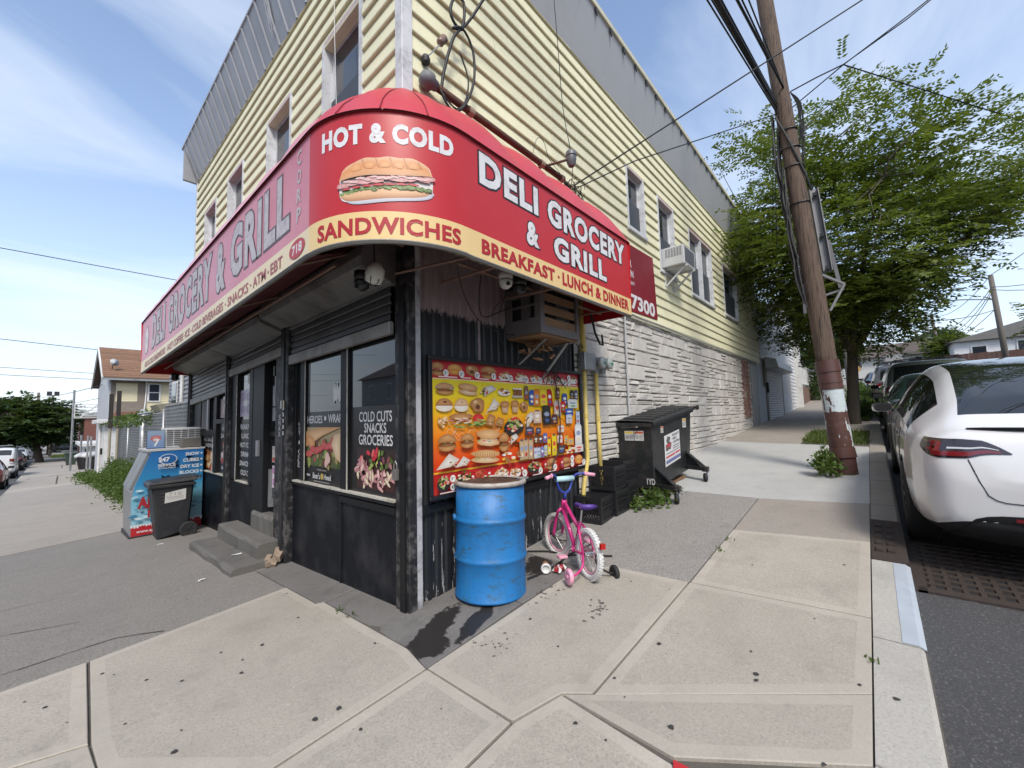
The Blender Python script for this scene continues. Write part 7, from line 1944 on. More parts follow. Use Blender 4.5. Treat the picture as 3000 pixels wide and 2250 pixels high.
def make_car(name, label, cat, loc, heading, pitch, sp, pmat, group=None, detail=None, lights=True, roll=0):
    t_ = thing(name, label, cat, loc, 0, group); t_.rotation_euler = (roll, pitch, heading)
    mb = car_shell(sp); tmp = mb.build('tmp', [pmat, CLAD] + CG4, None, smooth=True, sub=2)
    cut = []
    for xw in sp['axles']:
        for s in (-1, 1):
            c = MB(); c.lathe([(sp['wr']+.055, -.30), (sp['wr']+.055, .30)], 28, Matrix.Translation((xw, s*(sp['hw']-.02), sp['wr'])) @ ROTX); co = c.build('cut', [CLAD], None); cut.append(co)
            md = tmp.modifiers.new('b', 'BOOLEAN'); md.operation = 'DIFFERENCE'; md.object = co; md.solver = 'EXACT'; md.material_mode = 'TRANSFER'
    dg = bpy.context.evaluated_depsgraph_get(); dg.update(); ev = tmp.evaluated_get(dg); me = bpy.data.meshes.new_from_object(ev, depsgraph=dg)
    for c in cut: bpy.data.objects.remove(c)
    bpy.data.objects.remove(tmp)
    co = np.empty(len(me.vertices)*3); me.vertices.foreach_get('co', co); co = co.reshape(-1, 3)
    bvh = BVHTree.FromPolygons([tuple(v) for v in co], [tuple(p.vertices) for p in me.polygons])
    slots = {}; order = [pmat.name, CLAD.name] + [m.name for m in CG4]
    for p in me.polygons:
        slots.setdefault(order.index(me.materials[p.material_index].name), []).append(tuple(p.vertices))
    for k, fs in slots.items():
        used = sorted(set(v for f in fs for v in f)); ix = {v: i for i, v in enumerate(used)}
        b = MB(); b.v = [tuple(co[v]) for v in used]; b.f = [[ix[v] for v in f] for f in fs]; b.m = [0]*len(fs)
        nm = {0: 'body', 1: 'lower_trim', 2: 'side_windows', 3: 'rear_window', 4: 'windscreen', 5: 'roof_glass'}[k]
        b.build(nm, pmat if k == 0 else CLAD if k == 1 else CARGL, t_, world=False, recalc=False, auto=50)
    bpy.data.meshes.remove(me)
    for xw in sp['axles']:
        for s in (-1, 1):
            r = sp['wr']; T_ = Matrix.Translation((xw, s*(sp['hw']-.105), r)) @ Matrix.Rotation(-s*pi/2, 4, 'X')
            wo = MB().lathe([(r*.66, -.10), (r*.92, -.11), (r, -.085), (r, .085), (r*.93, .108), (r*.68, .10)], 32, T_, cap=False).build('wheel', RUBBER, t_, world=False, auto=40)
            rb = MB(); rb.lathe([(.0001, .085), (.06, .09), (.065, .07), (r*.60, .055), (r*.66, .10), (r*.69, .10)], 28, T_, cap=False)
            for k in range(sp.get('spokes', 7)):
                a = 2*pi*k/sp.get('spokes', 7); rb.bar(T_ @ Vector((.05*cos(a), .05*sin(a), .082)), T_ @ Vector((r*.64*cos(a), r*.64*sin(a), .088)), .035, .02, up=T_.to_3x3() @ Vector((0, 0, 1)))
            rb.build('rim', sp.get('rimmat', RIMM), wo, world=False)
    def hit(o, d, off=.004):
        loc_, nrm, _, _ = bvh.ray_cast(Vector(o), Vector(d).normalized())
        if loc_ is None: return None
        if nrm.dot(Vector(d)) > 0: nrm = -nrm
        return loc_ + nrm*off
    def corner(th, z, s=1, off=.004, piv=(.6, .35), rear=True):
        a = radians(th); px = piv[0] if rear else sp['L'] - piv[0]; k = -1 if rear else 1
        d = Vector((k*cos(a), s*sin(a), 0)); o = Vector((px, s*piv[1], z)) + d*2.2; return hit(o, -d, off)
    def patch(nm, rows, mat, s=1, off=.004, rear=True, piv=(.6, .35), parent=None):
        """rows: list of lists of (theta, z) wrapped on the corner"""
        P = [[corner(a, z, s, off, piv, rear) for a, z in r] for r in rows]
        if any(q is None for r in P for q in r): return None
        return MB().grid(P).build(nm, mat, parent or t_, world=False, recalc=False, smooth=True)
    tl = sp.get('tail')
    if lights and tl:
        th0, th1, z0, z1 = tl
        for s in (-1, 1):
            ths = np.linspace(th0, th1, 9); patch('tail_light', [[(a, z0 + (z1-z0)*f) for a in ths] for f in (0, .35, .7, 1)], TAILR, s, .012)
            patch('reverse_lamp', [[(a, z0 + (z1-z0)*f) for a in np.linspace(th0, th0 + (th1-th0)*.4, 4)] for f in (.05, .4)], LITE, s, .016)
        pr = MB().grid([[hit((-1, y, z), (1, 0, 0), .008) for y in (-.26, 0, .26)] for z in sp.get('plate', (.72, .85))]); pr.build('number_plate', M('plate', (.55, .55, .5), .5), t_, world=False, recalc=False)
    if sp.get('mirror'):
        mx, my, mz = sp['mirror']
        for s in (-1, 1):
            m_ = MB(); P = []; cy = s*(my + .10)
            for i in range(6):
                a = i/5; x = mx - .05 + .15*a; k = (1 - a**2.2)**.5*.5 + .5*(1-a)
                P.append([(x, cy + .105*k*np.sign(cos(q))*abs(cos(q))**.55, mz + .062*k*np.sign(sin(q))*abs(sin(q))**.55) for q in np.linspace(0, 2*pi, 17)])
            m_.grid(P); mo = m_.build('mirror', sp.get('mirmat', pmat), t_, world=False, smooth=True, merge=.0004)
            MB().bar((mx + .02, s*(my - .10), mz - .06), (mx + .02, s*(my + .03), mz - .045), .06, .03).build('stalk', CLAD, mo, world=False)
            MB().add([(v[0] - .002, cy - s*.012 + (v[1]-cy)*.84, mz - .004 + (v[2]-mz)*.80) for v in P[0][:-1]], [tuple(range(16))]).build('mirror_glass', CLAD, mo, world=False)
    if detail: detail(t_, hit, corner, patch, sp)
    return t_

EV = dict(L=4.75, hw=.96, wr=.36, axles=(.98, 3.87), clad=True, glassroof=True, spokes=10, rimmat=RIMD,
  top=[(0,.74),(.03,.87),(.07,.98),(.115,1.075),(.15,1.105),(.24,1.125),(.34,1.16),(.7,1.335),(1.1,1.475),(1.5,1.56),(2.2,1.62),(2.75,1.585),(3.1,1.50),(3.5,1.29),(3.95,1.07),(4.4,.93),(4.65,.80),(4.75,.66)],
  bot=[(0,.44),(.05,.36),(.15,.28),(.4,.24),(.8,.20),(4.2,.20),(4.6,.24),(4.75,.32)],
  belt=[(0,.70),(.07,.90),(.115,.99),(.15,1.02),(.34,1.05),(1.2,1.07),(2.5,1.03),(3.9,.97),(4.4,.86),(4.65,.74),(4.75,.6)],
  width=[(0,.64),(.03,.745),(.07,.80),(.15,.86),(.34,.92),(.7,.955),(1.5,.962),(3.9,.955),(4.4,.88),(4.65,.74),(4.75,.55)],
  roofw=[(0,.48),(.07,.58),(.115,.66),(.15,.70),(.34,.69),(.7,.64),(1.5,.585),(2.5,.59),(3.1,.62),(3.95,.74),(4.4,.68),(4.75,.45)],
  side=[(.74, 3.45)], rear=(.42, 1.42), wind=(3.1, 3.95), mirror=(3.30, .93, 1.02), tail=None)
def ev_detail(t_, hit, corner, patch, sp):
    ths = np.linspace(55, 6.5, 17)
    zt = lambda a: interp(a, [6.5, 13, 20.7, 32, 55], [.965, 1.01, 1.05, 1.06, 1.055]); zb = lambda a: interp(a, [6.5, 17, 22, 27, 40, 44, 55], [.960, .958, .948, .926, .921, .928, .985])
    for s in (-1, 1):
        lo = patch('tail_light', [[(a, zb(a) + (zt(a)-zb(a))*f) for a in ths] for f in (0, .25, .5, .75, 1)], TAILD, s, .006)
        patch('red_lens', [[(a, zb(a) + (zt(a)-zb(a))*f) for a in np.linspace(44, 12, 12)] for f in (.10, .35)], TAILR, s, .009, parent=lo)
        patch('red_lens', [[(a, zb(a) + (zt(a)-zb(a))*f) for a in np.linspace(47, 40, 5)] for f in (.30, .85)], TAILR, s, .009, parent=lo)
        patch('light_bar', [[(a, zb(a) + (zt(a)-zb(a))*f) for a in np.linspace(37, 13, 10)] for f in (.48, .57)], LITE, s, .010, parent=lo)
        # hatch shut line
        pts = [corner(a, z, s, .001) for a, z in ((27, .918), (24.5, .85), (21.9, .77), (18.5, .672), (15, .64), (11, .627), (4.3, .624), (-20, .622))]
        pts = [p for p in pts if p]; MB().tube(pts + [p*1 for p in []], .004, 4).build('shut_line', BLACK, t_, world=False)
        patch('lower_bumper', [[(a, z0 + (z1-z0)*f) for a, z0, z1 in zip((40, 36, 33, 29, 25, 20, 14, 5, -5, -15, -25, -32), [.28]*12, [.36, .365, .372, .44, .495, .52, .533, .541, .545, .545, .545, .545])] for f in (0, .5, 1)], CLAD, s, .010)
        patch('reflector', [[(a, z) for a in np.linspace(8, -28, 6)] for z in (.50, .525)], TAILR, s, .016)
    mid = [hit((-1, y, .622), (1, 0, 0), .001) for y in np.linspace(-.36, .36, 7)]; mid = [p for p in mid if p]; MB().tube(mid, .004, 4).build('shut_line', BLACK, t_, world=False)
    P = []
    for y in np.linspace(-.60, .60, 15):
        k = 1 - (abs(y)/.60)**3*.6; p = hit((.20 + .03*(abs(y)/.6)**2, y, 3), (0, 0, -1), .0)
        P.append([p + Vector((.035, 0, .002)), p + Vector((-.05*k, 0, .030*k)), p + Vector((-.055*k, 0, .016*k)), p + Vector((.0, 0, -.004))])
    MB().grid(P).build('spoiler', BLACK, t_, world=False, recalc=False, smooth=True)
    MB().grid([[hit((-1, y, z), (1, 0, 0), .006) for y in (-.27, 0, .27)] for z in (.74, .88)]).build('number_plate', M('plate', (.55, .55, .5), .5), t_, world=False, recalc=False)
    # door lines and black window surround
    for s in (-1, 1):
        for x in (1.28, 2.18, 3.28):
            pts = [hit((x, 3*s, z), (0, -s, 0), .001) for z in np.linspace(.42, 1.0, 8)]; MB().tube([p for p in pts if p], .004, 4).build('door_seam', BLACK, t_, world=False)
        for x in (1.42, 2.35): 
            p = hit((x, 3*s, .90), (0, -s, 0), .004); q = hit((x + .22, 3*s, .905), (0, -s, 0), .004); MB().bar(p, q, .012, .022).build('door_handle', CHR, t_, world=False)
PW = paint('pearl_white', (.66, .66, .66), .25, .05, coat=.8)
TX, TY = 2.70, -3.84
make_car('electric_car', 'white fastback electric car with dark tail lights parked at the kerb', 'car', (TX, TY, g(TX+.9, 0)-.135-.09*.9), 0, -math.atan(.092), EV, PW, 'cars parked uphill beside the stone wall', ev_detail)
def sedan(L=4.6, hw=.88, h=1.43):
    k = h/1.43
    return dict(L=L, hw=hw, wr=.31, axles=(.95, L-.95), top=[(0,.62*k),(.04,.84*k),(.09,.95*k),(.16,.98*k),(.62,1.0*k),(1.0,1.20*k),(1.38,1.37*k),(1.8,1.425*k),(2.4,1.43*k),(2.75,1.37*k),(3.35,1.02*k),(3.5,.98*k),(4.2*L/4.6,.86*k),(L-.1,.70*k),(L,.55*k)],
      bot=[(0,.38),(.1,.30),(.4,.22),(L-.4,.2),(L,.3)], belt=[(0,.6),(.09,.88),(.62,.94),(2.4,.93),(3.5,.90),(L-.4,.78),(L,.5)], width=[(0,.66),(.05,.78),(.2,.85),(.6,hw),(L-.9,hw),(L-.3,.80),(L,.55)],
      roofw=[(0,.55),(.16,.66),(.62,.66),(1.38,.55),(2.4,.55),(3.4,.66),(L-.3,.6),(L,.4)], side=[(.98,1.75),(1.85,3.05)], rear=(.62,1.38), wind=(2.75,3.35), mirror=(2.98,.86,.95), tail=(20,58,.70,.87), plate=(.70,.82), mirmat=CLAD)
def suv(L=4.75, hw=.97, h=1.78, rear=.05):
    return dict(L=L, hw=hw, wr=.37, axles=(.95, L-.95), clad=True, top=[(0,.82),(.03,1.02),(.06,1.10),(.12,1.20),(.34,h-.08),(.45,h-.02),(1.4,h),(2.6,h-.02),(2.95,h-.10),(3.5,1.18),(3.65,1.14),(L-.3,1.0),(L-.08,.8),(L,.66)],
      bot=[(0,.46),(.1,.38),(.4,.28),(L-.4,.28),(L,.36)], belt=[(0,.78),(.06,1.02),(.12,1.06),(2.6,1.04),(3.6,1.0),(L-.3,.88),(L,.6)], width=[(0,.74),(.05,.86),(.2,.93),(.6,hw),(L-.9,hw),(L-.3,.88),(L,.66)],
      roofw=[(0,.7),(.06,.80),(.12,.80),(.45,.70),(2.6,.69),(3.5,.76),(L-.3,.7),(L,.5)], side=[(.55,1.25),(1.36,2.2),(2.3,3.2)], rear=(.12,.34), wind=(2.95,3.5), mirror=(3.1,.95,1.08), tail=(28,64,.86,1.08), plate=(.80,.93), mirmat=CLAD)
def roof_rails(t_, hit, corner, patch, sp):
    h = max(z for x, z in sp['top'])
    for s in (-1, 1): MB().tube([(.6, s*.62, h-.02), (.7, s*.62, h+.05), (2.6, s*.62, h+.05), (2.75, s*.62, h-.03)], .018, 6).build('roof_rail', CLAD, t_, world=False)
    for x in (1.0, 2.2): MB().bar((x, -.62, h+.06), (x, .62, h+.06), .05, .025).build('cross_bar', CLAD, t_, world=False)
def roof_box(t_, hit, corner, patch, sp):
    roof_rails(t_, hit, corner, patch, sp); h = max(z for x, z in sp['top'])
    MB().hexa([(.5, -.1, h+.09), (2.4, -.1, h+.09), (2.4, .55, h+.09), (.5, .55, h+.09)], [(.7, -.05, h+.40), (2.1, -.05, h+.36), (2.1, .5, h+.36), (.7, .5, h+.40)]).build('roof_box', M('roof_box_grey', (.16, .165, .17), .4), t_, world=False, bevel=.05)
GRN_P = paint('dark_green_paint', (.022, .045, .04), .25, .4); SUV_P = paint('green_grey_paint', (.11, .135, .125), .3, .5)
def put(x, yl, hw): return (x, yl - hw, g(x+1, 0) - .135 - .04)
SL = lambda x: -math.atan((g(x+4, 0) - g(x, 0))/4)
make_car('parked_sedan', 'dark green sedan parked in front of the white car', 'car', (8.2, -2.90-.88, g(8.2, 0)-.135), 0, SL(8.2), sedan(), GRN_P, 'cars parked uphill beside the stone wall')
make_car('parked_suv', 'grey-green SUV with roof rails parked beyond the dark green sedan', 'car', (13.4, -2.95-.97, g(13.4, 0)-.135), radians(1), SL(13.4), suv(), SUV_P, 'cars parked uphill beside the stone wall', roof_rails)
make_car('parked_suv', 'dark SUV with a roof box and lit tail light farther up the hill', 'car', (21.5, -2.80-.97, g(21.5, 0)-.135), radians(2), SL(21.5), suv(h=1.85), paint('dark_suv', (.10, .10, .105), .3, .5), 'cars parked uphill beside the stone wall', roof_box)
make_car('parked_sedan', 'blue sedan at the far end of the parked row uphill', 'car', (30, -2.5-.88, g(30, 0)-.135), radians(3), SL(30), sedan(), paint('far_blue', (.06, .10, .16), .3, .4), 'cars parked uphill beside the stone wall')
# downhill street, cars facing away
def putA(y, side=-3.08, hw=.9): return (side - hw, y, g(-3, y) - .135)
SA = lambda y: math.atan((g(0, y) - g(0, y+4))/4)
for (nm, lab, y, spx, col, dt) in (
    ('parked_sedan', 'dark red car at the kerb of the downhill street', 27.2, sedan(4.6, .88, 1.5), (.12, .012, .014), None),
    ('parked_suv', 'black SUV parked between the white van and a dark car', 50, suv(), (.02, .021, .024), None),
    ('parked_sedan', 'dark grey car parked beyond the black SUV downhill', 57.5, sedan(), (.03, .03, .034), None)):
    make_car(nm, lab, 'car', putA(y, -3.05, spx['hw']), pi/2, SA(y), spx, paint('p' + lab[:9], col), 'cars parked on the downhill street', dt)
van = suv(5.0, .95, 1.95); van['side'] = [(3.1, 3.6)]; van['top'] = [(0,.82),(.02,1.1),(.05,1.5),(.09,1.86),(.2,1.93),(1.4,1.97),(3.1,1.95),(3.35,1.86),(3.9,1.25),(4.1,1.16),(4.7,1.0),(4.92,.8),(5.0,.66)]; van['wind'] = (3.35, 3.9); van['rear'] = (.05, .09); van['roofw'] = [(0,.8),(.09,.84),(3.1,.84),(3.9,.76),(4.7,.7),(5,.5)]; van['clad'] = False; van['tail'] = (30, 62, .95, 1.25)
def ladder_rack(t_, hit, corner, patch, sp):
    mb = MB(); 
    for x in (.5, 1.6, 2.7): mb.bar((x, -.7, 2.08), (x, .7, 2.08), .04)
    for y in (-.6, .6): mb.bar((.2, y, 2.12), (3.0, y, 2.12), .04)
    mb.build('roof_rack', GALV, t_, world=False)
make_car('parked_van', 'white delivery van with a roof rack on the downhill street', 'van', putA(37.5, -3.05, .95), pi/2, SA(38), van, paint('van_white', (.62, .63, .64), .35, .0), 'cars parked on the downhill street', ladder_rack)
make_car('parked_sedan', 'silver white car facing up the downhill street', 'car', (-4.2, 82, g(-4, 82)-.135), -pi/2, -SA(78), sedan(4.6, .9, 1.5), paint('silver_white', (.55, .56, .57), .3, .2), 'cars parked on the downhill street')
make_car('parked_sedan', 'white car in the parking lot behind the low wall', 'car', (3.5, 96, g(0, 96)-.0), radians(15), 0, sedan(4.6, .9, 1.5), paint('lot_white', (.6, .6, .6), .3, .1), 'cars in the far parking lot')
make_car('parked_suv', 'dark car in the parking lot beside a white one', 'car', (-1.6, 100, g(0, 100)-.0), radians(10), 0, suv(), paint('lot_dark', (.04, .045, .05), .3, .2), 'cars in the far parking lot')
for k, (x, y) in enumerate(((-9.5, 70), (-9.0, 88), (-8.2, 105))):
    make_car('parked_sedan', 'car parked on the far side of the downhill street', 'car', (x, y, g(x, y) - .16), -pi/2, 0, sedan(4.6, .9, 1.5), paint('far%d' % k, [(.5, .5, .5), (.06, .06, .07), (.55, .55, .55)][k], .3, .2), 'cars on the far side of the downhill street')
# ================================================================== uphill neighbours
MOS = M('mosaic_tile', (.34, .37, .41), .6, var=.75, vs=38)
STUC = M('grey_stucco', (.33, .34, .35), .8, var=.12, vs=4); WSID = M('white_siding', (.58, .59, .60), .6, var=.06, dirt=(.4, .4, .38))
nb = thing('shuttered_garage', 'white building with grey roll-up shutter and mosaic tiled base next uphill', 'building', (17, 0, 1))
MB().box(13.72, 20.1, .02, 6, .2, 5.2).build('wall', STUC, nb)
MB().box(13.72, 20.1, -.03, .019, 3.15, 5.2).build('upper_wall', WSID, nb)
MB().box(13.75, 14.35, -.02, .019, .6, 2.2).build('tiled_base', MOS, nb); MB().box(17.95, 20.08, -.02, .019, .6, 2.05).build('tiled_base', MOS, nb)
MB().box(14.35, 14.62, -.04, .019, .6, 3.1).build('shutter_jamb', M('jamb_brown', (.10, .085, .07), .6), nb); MB().box(17.72, 17.95, -.04, .019, .8, 3.1).build('shutter_jamb', DARKM, nb)
RS = M('roll_shutter_grey', (.40, .41, .43), .4, metal=.3, var=.1)
ro = MB().box(14.62, 17.72, -.02, .019, .6, 3.0).build('roll_shutter', RS, nb)
for k in range(24):
    z = .95 + k*.083; MB().grid([[(x, -.022, z), (x, -.055, z + .025), (x, -.055, z + .05), (x, -.022, z + .078)] for x in (14.64, 17.70)]).build('slat', RS, ro, recalc=False)
MB().hexa([(14.5, -.02, 2.80), (17.9, -.02, 2.80), (17.9, -.42, 2.85), (14.5, -.42, 2.85)], [(14.5, -.02, 3.25), (17.9, -.02, 3.25), (17.9, -.36, 3.15), (14.5, -.36, 3.15)]).build('shutter_box', GALV, nb, bevel=.02)
MB().box(14.42, 14.56, -.10, -.041, 2.0, 2.35).build('wall_lamp', BLACK, nb)
nh = thing('white_house', 'white clapboard house wall beyond the roll-up shutter', 'building', (21, 0, 1.4))
MB().box(20.12, 22.3, -.02, 6, .8, 6.0).build('wall', WSID, nh)
for k in range(30): MB().hexa([(20.12, -.045, 1.2 + k*.16), (21.75, -.045, 1.2 + k*.16), (21.75, -.02, 1.2 + k*.16), (20.12, -.02, 1.2 + k*.16)], [(20.12, -.022, 1.355 + k*.16), (21.75, -.022, 1.355 + k*.16), (21.75, -.0195, 1.355 + k*.16), (20.12, -.0195, 1.355 + k*.16)]).build('clapboard', WSID, nh)
MB().box(21.75, 22.0, -.28, -.021, 1.2, 4.6).build('porch_post', WHITEP, nh); MB().box(21.6, 22.15, -.34, .0, 4.6, 4.75).build('porch_beam', WHITEP, nh)
MB().box(20.12, 22.6, -.4, 6.2, 5.9, 6.3).build('roof_edge', M('brown_shingle', (.10, .07, .055), .9, var=.3), nh)
pw = thing('porch_wall', 'low brick porch wall with white iron railing uphill', 'wall', (25, .2, 1.6))
MB().box(22.7, 29, -.1, .4, 1.0, 2.55).build('brick_base', M('porch_brick', (.16, .095, .07), .9, var=.6, vs=9), pw)
mb = MB(); mb.bar((22.75, -.05, 3.6), (29, -.05, 3.7), .07); mb.bar((22.75, -.05, 2.68), (29, -.05, 2.78), .06); mb.build('rail', WHITEP, pw)
for k in range(36): MB().bar((22.8 + k*.175, -.05, 2.7), (22.8 + k*.175, -.05, 3.65), .03).build('baluster', WHITEP, pw)
MB().box(22.7, 29, .6, .7, 2.5, 3.6).build('screen_panel', WHITEP, pw)
bush('shrub', 'dark shrub beside the porch railing uphill', 'shrub', [(27 + i*1.2, -.5, g(27 + i, 0), .7, 1.7) for i in range(5)], 21, .14, .08, LEAF2, 700, (29, -.5, 2))
# far poles up the hill
PWOOD = M('far_pole_wood', (.13, .115, .10), .9, var=.3)
def far_pole(label, b, t, r, arm=None, can=None, grp='utility poles farther up the hill'):
    o = thing('utility_pole', label, 'pole', b, 0, grp); b, t = Vector(b), Vector(t)
    MB().tube([b - Vector((0, 0, 1)), t], [r*1.15, r*.85], 8).build('shaft', PWOOD, o, smooth=True)
    if arm:
        a0, a1 = Vector(arm[0]), Vector(arm[1]); MB().tube(smooth([a0, a0.lerp(a1, .5) + Vector((0, 0, .25)), a0.lerp(a1, .85) + Vector((0, 0, .2)), a1]), .05, 5).build('lamp_arm', GALV, o); MB().lathe([(.0001, -.05), (.12, -.03), (.16, .03), (.0001, .08)], 10, Matrix.Translation(a1)).build('lamp_head', GALV, o)
    if can: MB().lathe([(.0001, 0), (.28, .02), (.28, .85), (.2, .95), (.0001, 1.0)], 12, Matrix.Translation(can)).build('transformer', GALV, o)
p1t, p1b = Vector((62.2, -8.3, 11.1)), Vector((63.4, -9.0, 4.6)); p2t, p2b = Vector((81.5, -8.3, 12.3)), Vector((82, -8.3, 5.8)); p3t, p3b = Vector((43.56, -9.9, 10.8)), Vector((44.9, -10.5, 3.0))
far_pole('utility pole with a transformer can far up the hill', p1b, p1t, .17, ((62.6, -8.5, 8.6), (67.5, -8.0, 9.2)), (61.9, -7.7, 9.3))
far_pole('slender utility pole with a street lamp arm at the hill top', p2b, p2t, .17, ((81.7, -8.3, 8.6), (84, -4.2, 9.2)))
far_pole('dark utility pole with a long street lamp arm rising from the tree', p3b, p3t, .17, ((43.8, -10, 9.0), (44.5, -6.6, 9.3)))
far_pole('short pole with a round tag on the verge beyond the street tree', (26, -2.1, g(26, -2.1)), (25.6, -2.0, 7.5), .15, None, None)
far_pole('grey wooden pole on the verge farther than the tagged pole', (36, -1.6, g(36, -1.6)), (36, -1.5, 9.5), .14, None, None)
MB().lathe([(.0001, 0), (.16, .005), (.16, .02), (.0001, .025)], 14, Matrix.Translation((25.9, -2.25, g(26, -2)+1.6)) @ Matrix.Rotation(-pi/2, 4, 'Y')).build('tag', M('tag_orange', (.5, .28, .1), .5), [o for o in bpy.data.objects if o.get('label', '').startswith('short pole')][0])
FARW = 'wires strung between the far poles'
for k, (a, b, s) in enumerate(((p3t, p1t, .9), (p3t - Vector((0, 0, .9)), p1t - Vector((0, 0, 1.6)), 1.0), (p3t - Vector((0, 0, 1.1)), p1t - Vector((0, 0, 1.8)), 1.3), (p3t - Vector((0, 0, 1.25)), p1t - Vector((0, 0, 1.9)), 1.6), (p3t - Vector((0, 0, 2.6)), p1t - Vector((0, 0, 3.2)), .6), (p1t, p2t, .5), (p1t - Vector((0, 0, 1.8)), p2t - Vector((0, 0, 1.5)), .8), (p1t - Vector((0, 0, 2.2)), p2t - Vector((0, 0, 2.0)), 1.0), (p1t, Vector((38, -2, 8.3)), .9), (p1t - Vector((0, 0, 1.8)), Vector((36, -1.5, 7.6)), 1.0), (p1t - Vector((0, 0, 2.0)), Vector((36, -1.5, 7.2)), .9), (p2t - Vector((0, 0, 1.5)), Vector((36, -1.5, 8.2)), .8), (p2t - Vector((0, 0, 2.4)), Vector((36, -1.5, 7.8)), 1.1), (p3t, Vector((30, -14, 14)), .5), (p3t - Vector((0, 0, .9)), Vector((28, -17, 11)), 1.5), (p3t - Vector((0, 0, 1.1)), Vector((28, -17, 10.4)), 1.7), (p3t, Vector((26, -2, 9.8)), .6), (p3t - Vector((0, 0, 2.6)), Vector((26, -2, 6.6)), .7))):
    wire('thin wire sagging between the far utility poles', [a, b], .022, FARW, s)
# hill-top houses
RSH = M('brown_shingle_roof', (.085, .065, .055), .9, var=.3, vs=3)
fh = thing('hilltop_house', 'long low house with brown roof at the top of the hill', 'building', (64, -3, 4.6))
MB().box(63.5, 74, -10.5, 3, 3, 7.35).build('wall', M('pale_render', (.50, .49, .47), .8, var=.06), fh)
MB().hexa([(62.9, -11.2, 7.2), (74.6, -11.2, 7.2), (74.6, 3.6, 7.2), (62.9, 3.6, 7.2)], [(68.2, -11.2, 9.2), (69.2, -11.2, 9.2), (69.2, 3.6, 9.2), (68.2, 3.6, 9.2)]).build('roof', RSH, fh)
for y in (-9.3, -7.4, -4.6, -2.2, .6):
    w = MB().box(63.44, 63.5, y, y + 1.3, 6.0, 7.0).build('window', WHITEP, fh); MB().box(63.41, 63.439, y + .1, y + 1.2, 6.1, 6.9).build('pane', PANE, w)
MB().tube([(65.5, -5.2, 7.8), (65.5, -5.2, 9.0)], .09, 6).build('vent_pipe', WHITEP, fh)
wh = thing('hillside_house', 'white gabled house behind a fence on the far side of the hill street', 'building', (52, -13, 4))
MB().box(52, 62, -22, -8.6, 2, 7.0).build('wall', WSID, wh)
MB().add([(51.6, -22.5, 6.95), (51.6, -8.2, 6.95), (62.4, -8.2, 6.95), (62.4, -22.5, 6.95), (51.6, -14.8, 8.9), (62.4, -14.8, 8.9)], [(0,1,2,3), (0,4,1), (2,5,3), (1,4,5,2), (0,3,5,4)]).build('roof', M('grey_shingle', (.16, .155, .15), .9, var=.2), wh)
for y, z in ((-13.2, 5.6), (-16.6, 5.6), (-10.6, 5.4)):
    w = MB().box(51.93, 52, y, y + 1.0, z, z + 1.1).build('window', WHITEP, wh); MB().box(51.9, 51.929, y + .1, y + .9, z + .1, z + 1.0).build('pane', PANE, w)
ff = thing('board_fence', 'brown and tan board fence in front of the hillside white house', 'fence', (46, -13, 3.2))
for k in range(60):
    y = -7.4 - k*.26; c = 'fence_red' if k < 18 else 'fence_tan'
    MB().box(46, 46.05, y - .25, y, 2.6, 5.35 + .02*(k % 3)).build('board', M(c, (.10, .05, .04) if k < 18 else (.36, .29, .19), .8, var=.25, rand=.4), ff)
tree('hill_tree', 'rounded green tree between the two hill-top houses', (57, -8.5, 4.2), 5.2, (57, -8.8, 6.7), (2.3, 2.2, 2.2), 9, 150, per=7, nleaf=10, ll=.24, lw=.13, mat=LEAF, tr=.12, group='trees on the hill', rad=.45)
tree('hill_tree', 'darker tree behind the transformer pole on the hill', (70, -8, 5.2), 7, (70, -9, 8.6), (3.0, 3.0, 2.2), 10, 150, per=7, nleaf=10, ll=.3, lw=.16, mat=LEAF2, tr=.14, group='trees on the hill', rad=.5)
tree('hill_tree', 'broad low tree leaning over the tan fence on the hill', (38.5, -12.2, 2.8), 4.4, (38.5, -12.6, 6.3), (2.6, 3.4, 1.7), 12, 260, per=8, nleaf=10, ll=.20, lw=.10, mat=LEAF, tr=.13, group='trees on the hill', rad=.4)
tree('hill_tree', 'dark bushy tree behind the verge poles up the hill', (42, -.3, 3.3), 4.6, (42, -.5, 6.0), (3.0, 1.4, 2.4), 13, 200, per=8, nleaf=10, ll=.22, lw=.12, mat=LEAF2, tr=.14, group='trees on the hill', rad=.45)
tree('hill_tree', 'dense dark tree over the porch railing uphill', (29, .8, 2), 3.6, (28, .9, 5.2), (4, 2.6, 2.6), 14, 240, per=8, nleaf=10, ll=.17, lw=.09, mat=LEAF2, tr=.14, group='trees on the hill', rad=.4)

# ================================================================== downhill neighbours
# chain-link fence with woven grey slats
FSL = M('fence_slats', (.17, .185, .20), .55, var=.35, vs=9, sc=(1, 1, .4), dirt=(.08, .09, .08))
fen = thing('chain_link_fence', 'chain-link fence woven with grey privacy slats beside the freezer', 'fence', (.15, 14, -.5))
def fpanel(y0, y1, z0, z1, x=.12):
    po = None
    n = int((y1-y0)/.085)
    ro = MB().tube([(x, y0, z1), (x, y1, z1 - .0)], .022, 6).build('top_rail', GALV, fen)
    mb = MB()
    for i in range(n):
        y = y0 + (y1-y0)*i/n; mb.box(x - .006 + .006*(i % 2), x + .004 + .006*(i % 2), y, y + .07, z0, z1 - .01)
    tag(mb.build('slats', FSL, fen), kind='stuff')
    mb = MB(); k = 0; z = z0
    while z < z1:
        mb.tube([(x - .02, y0 + (y1-y0)*j/24, z + (.02 if j % 2 else 0)) for j in range(25)], .006, 3); z += .085
    tag(mb.build('wire_mesh', GALV, fen), kind='stuff')
fpanel(7.75, 10.7, -.3, 1.92); fpanel(10.75, 13.9, -.5, 1.76); fpanel(14.1, 21, -.7, 1.62)
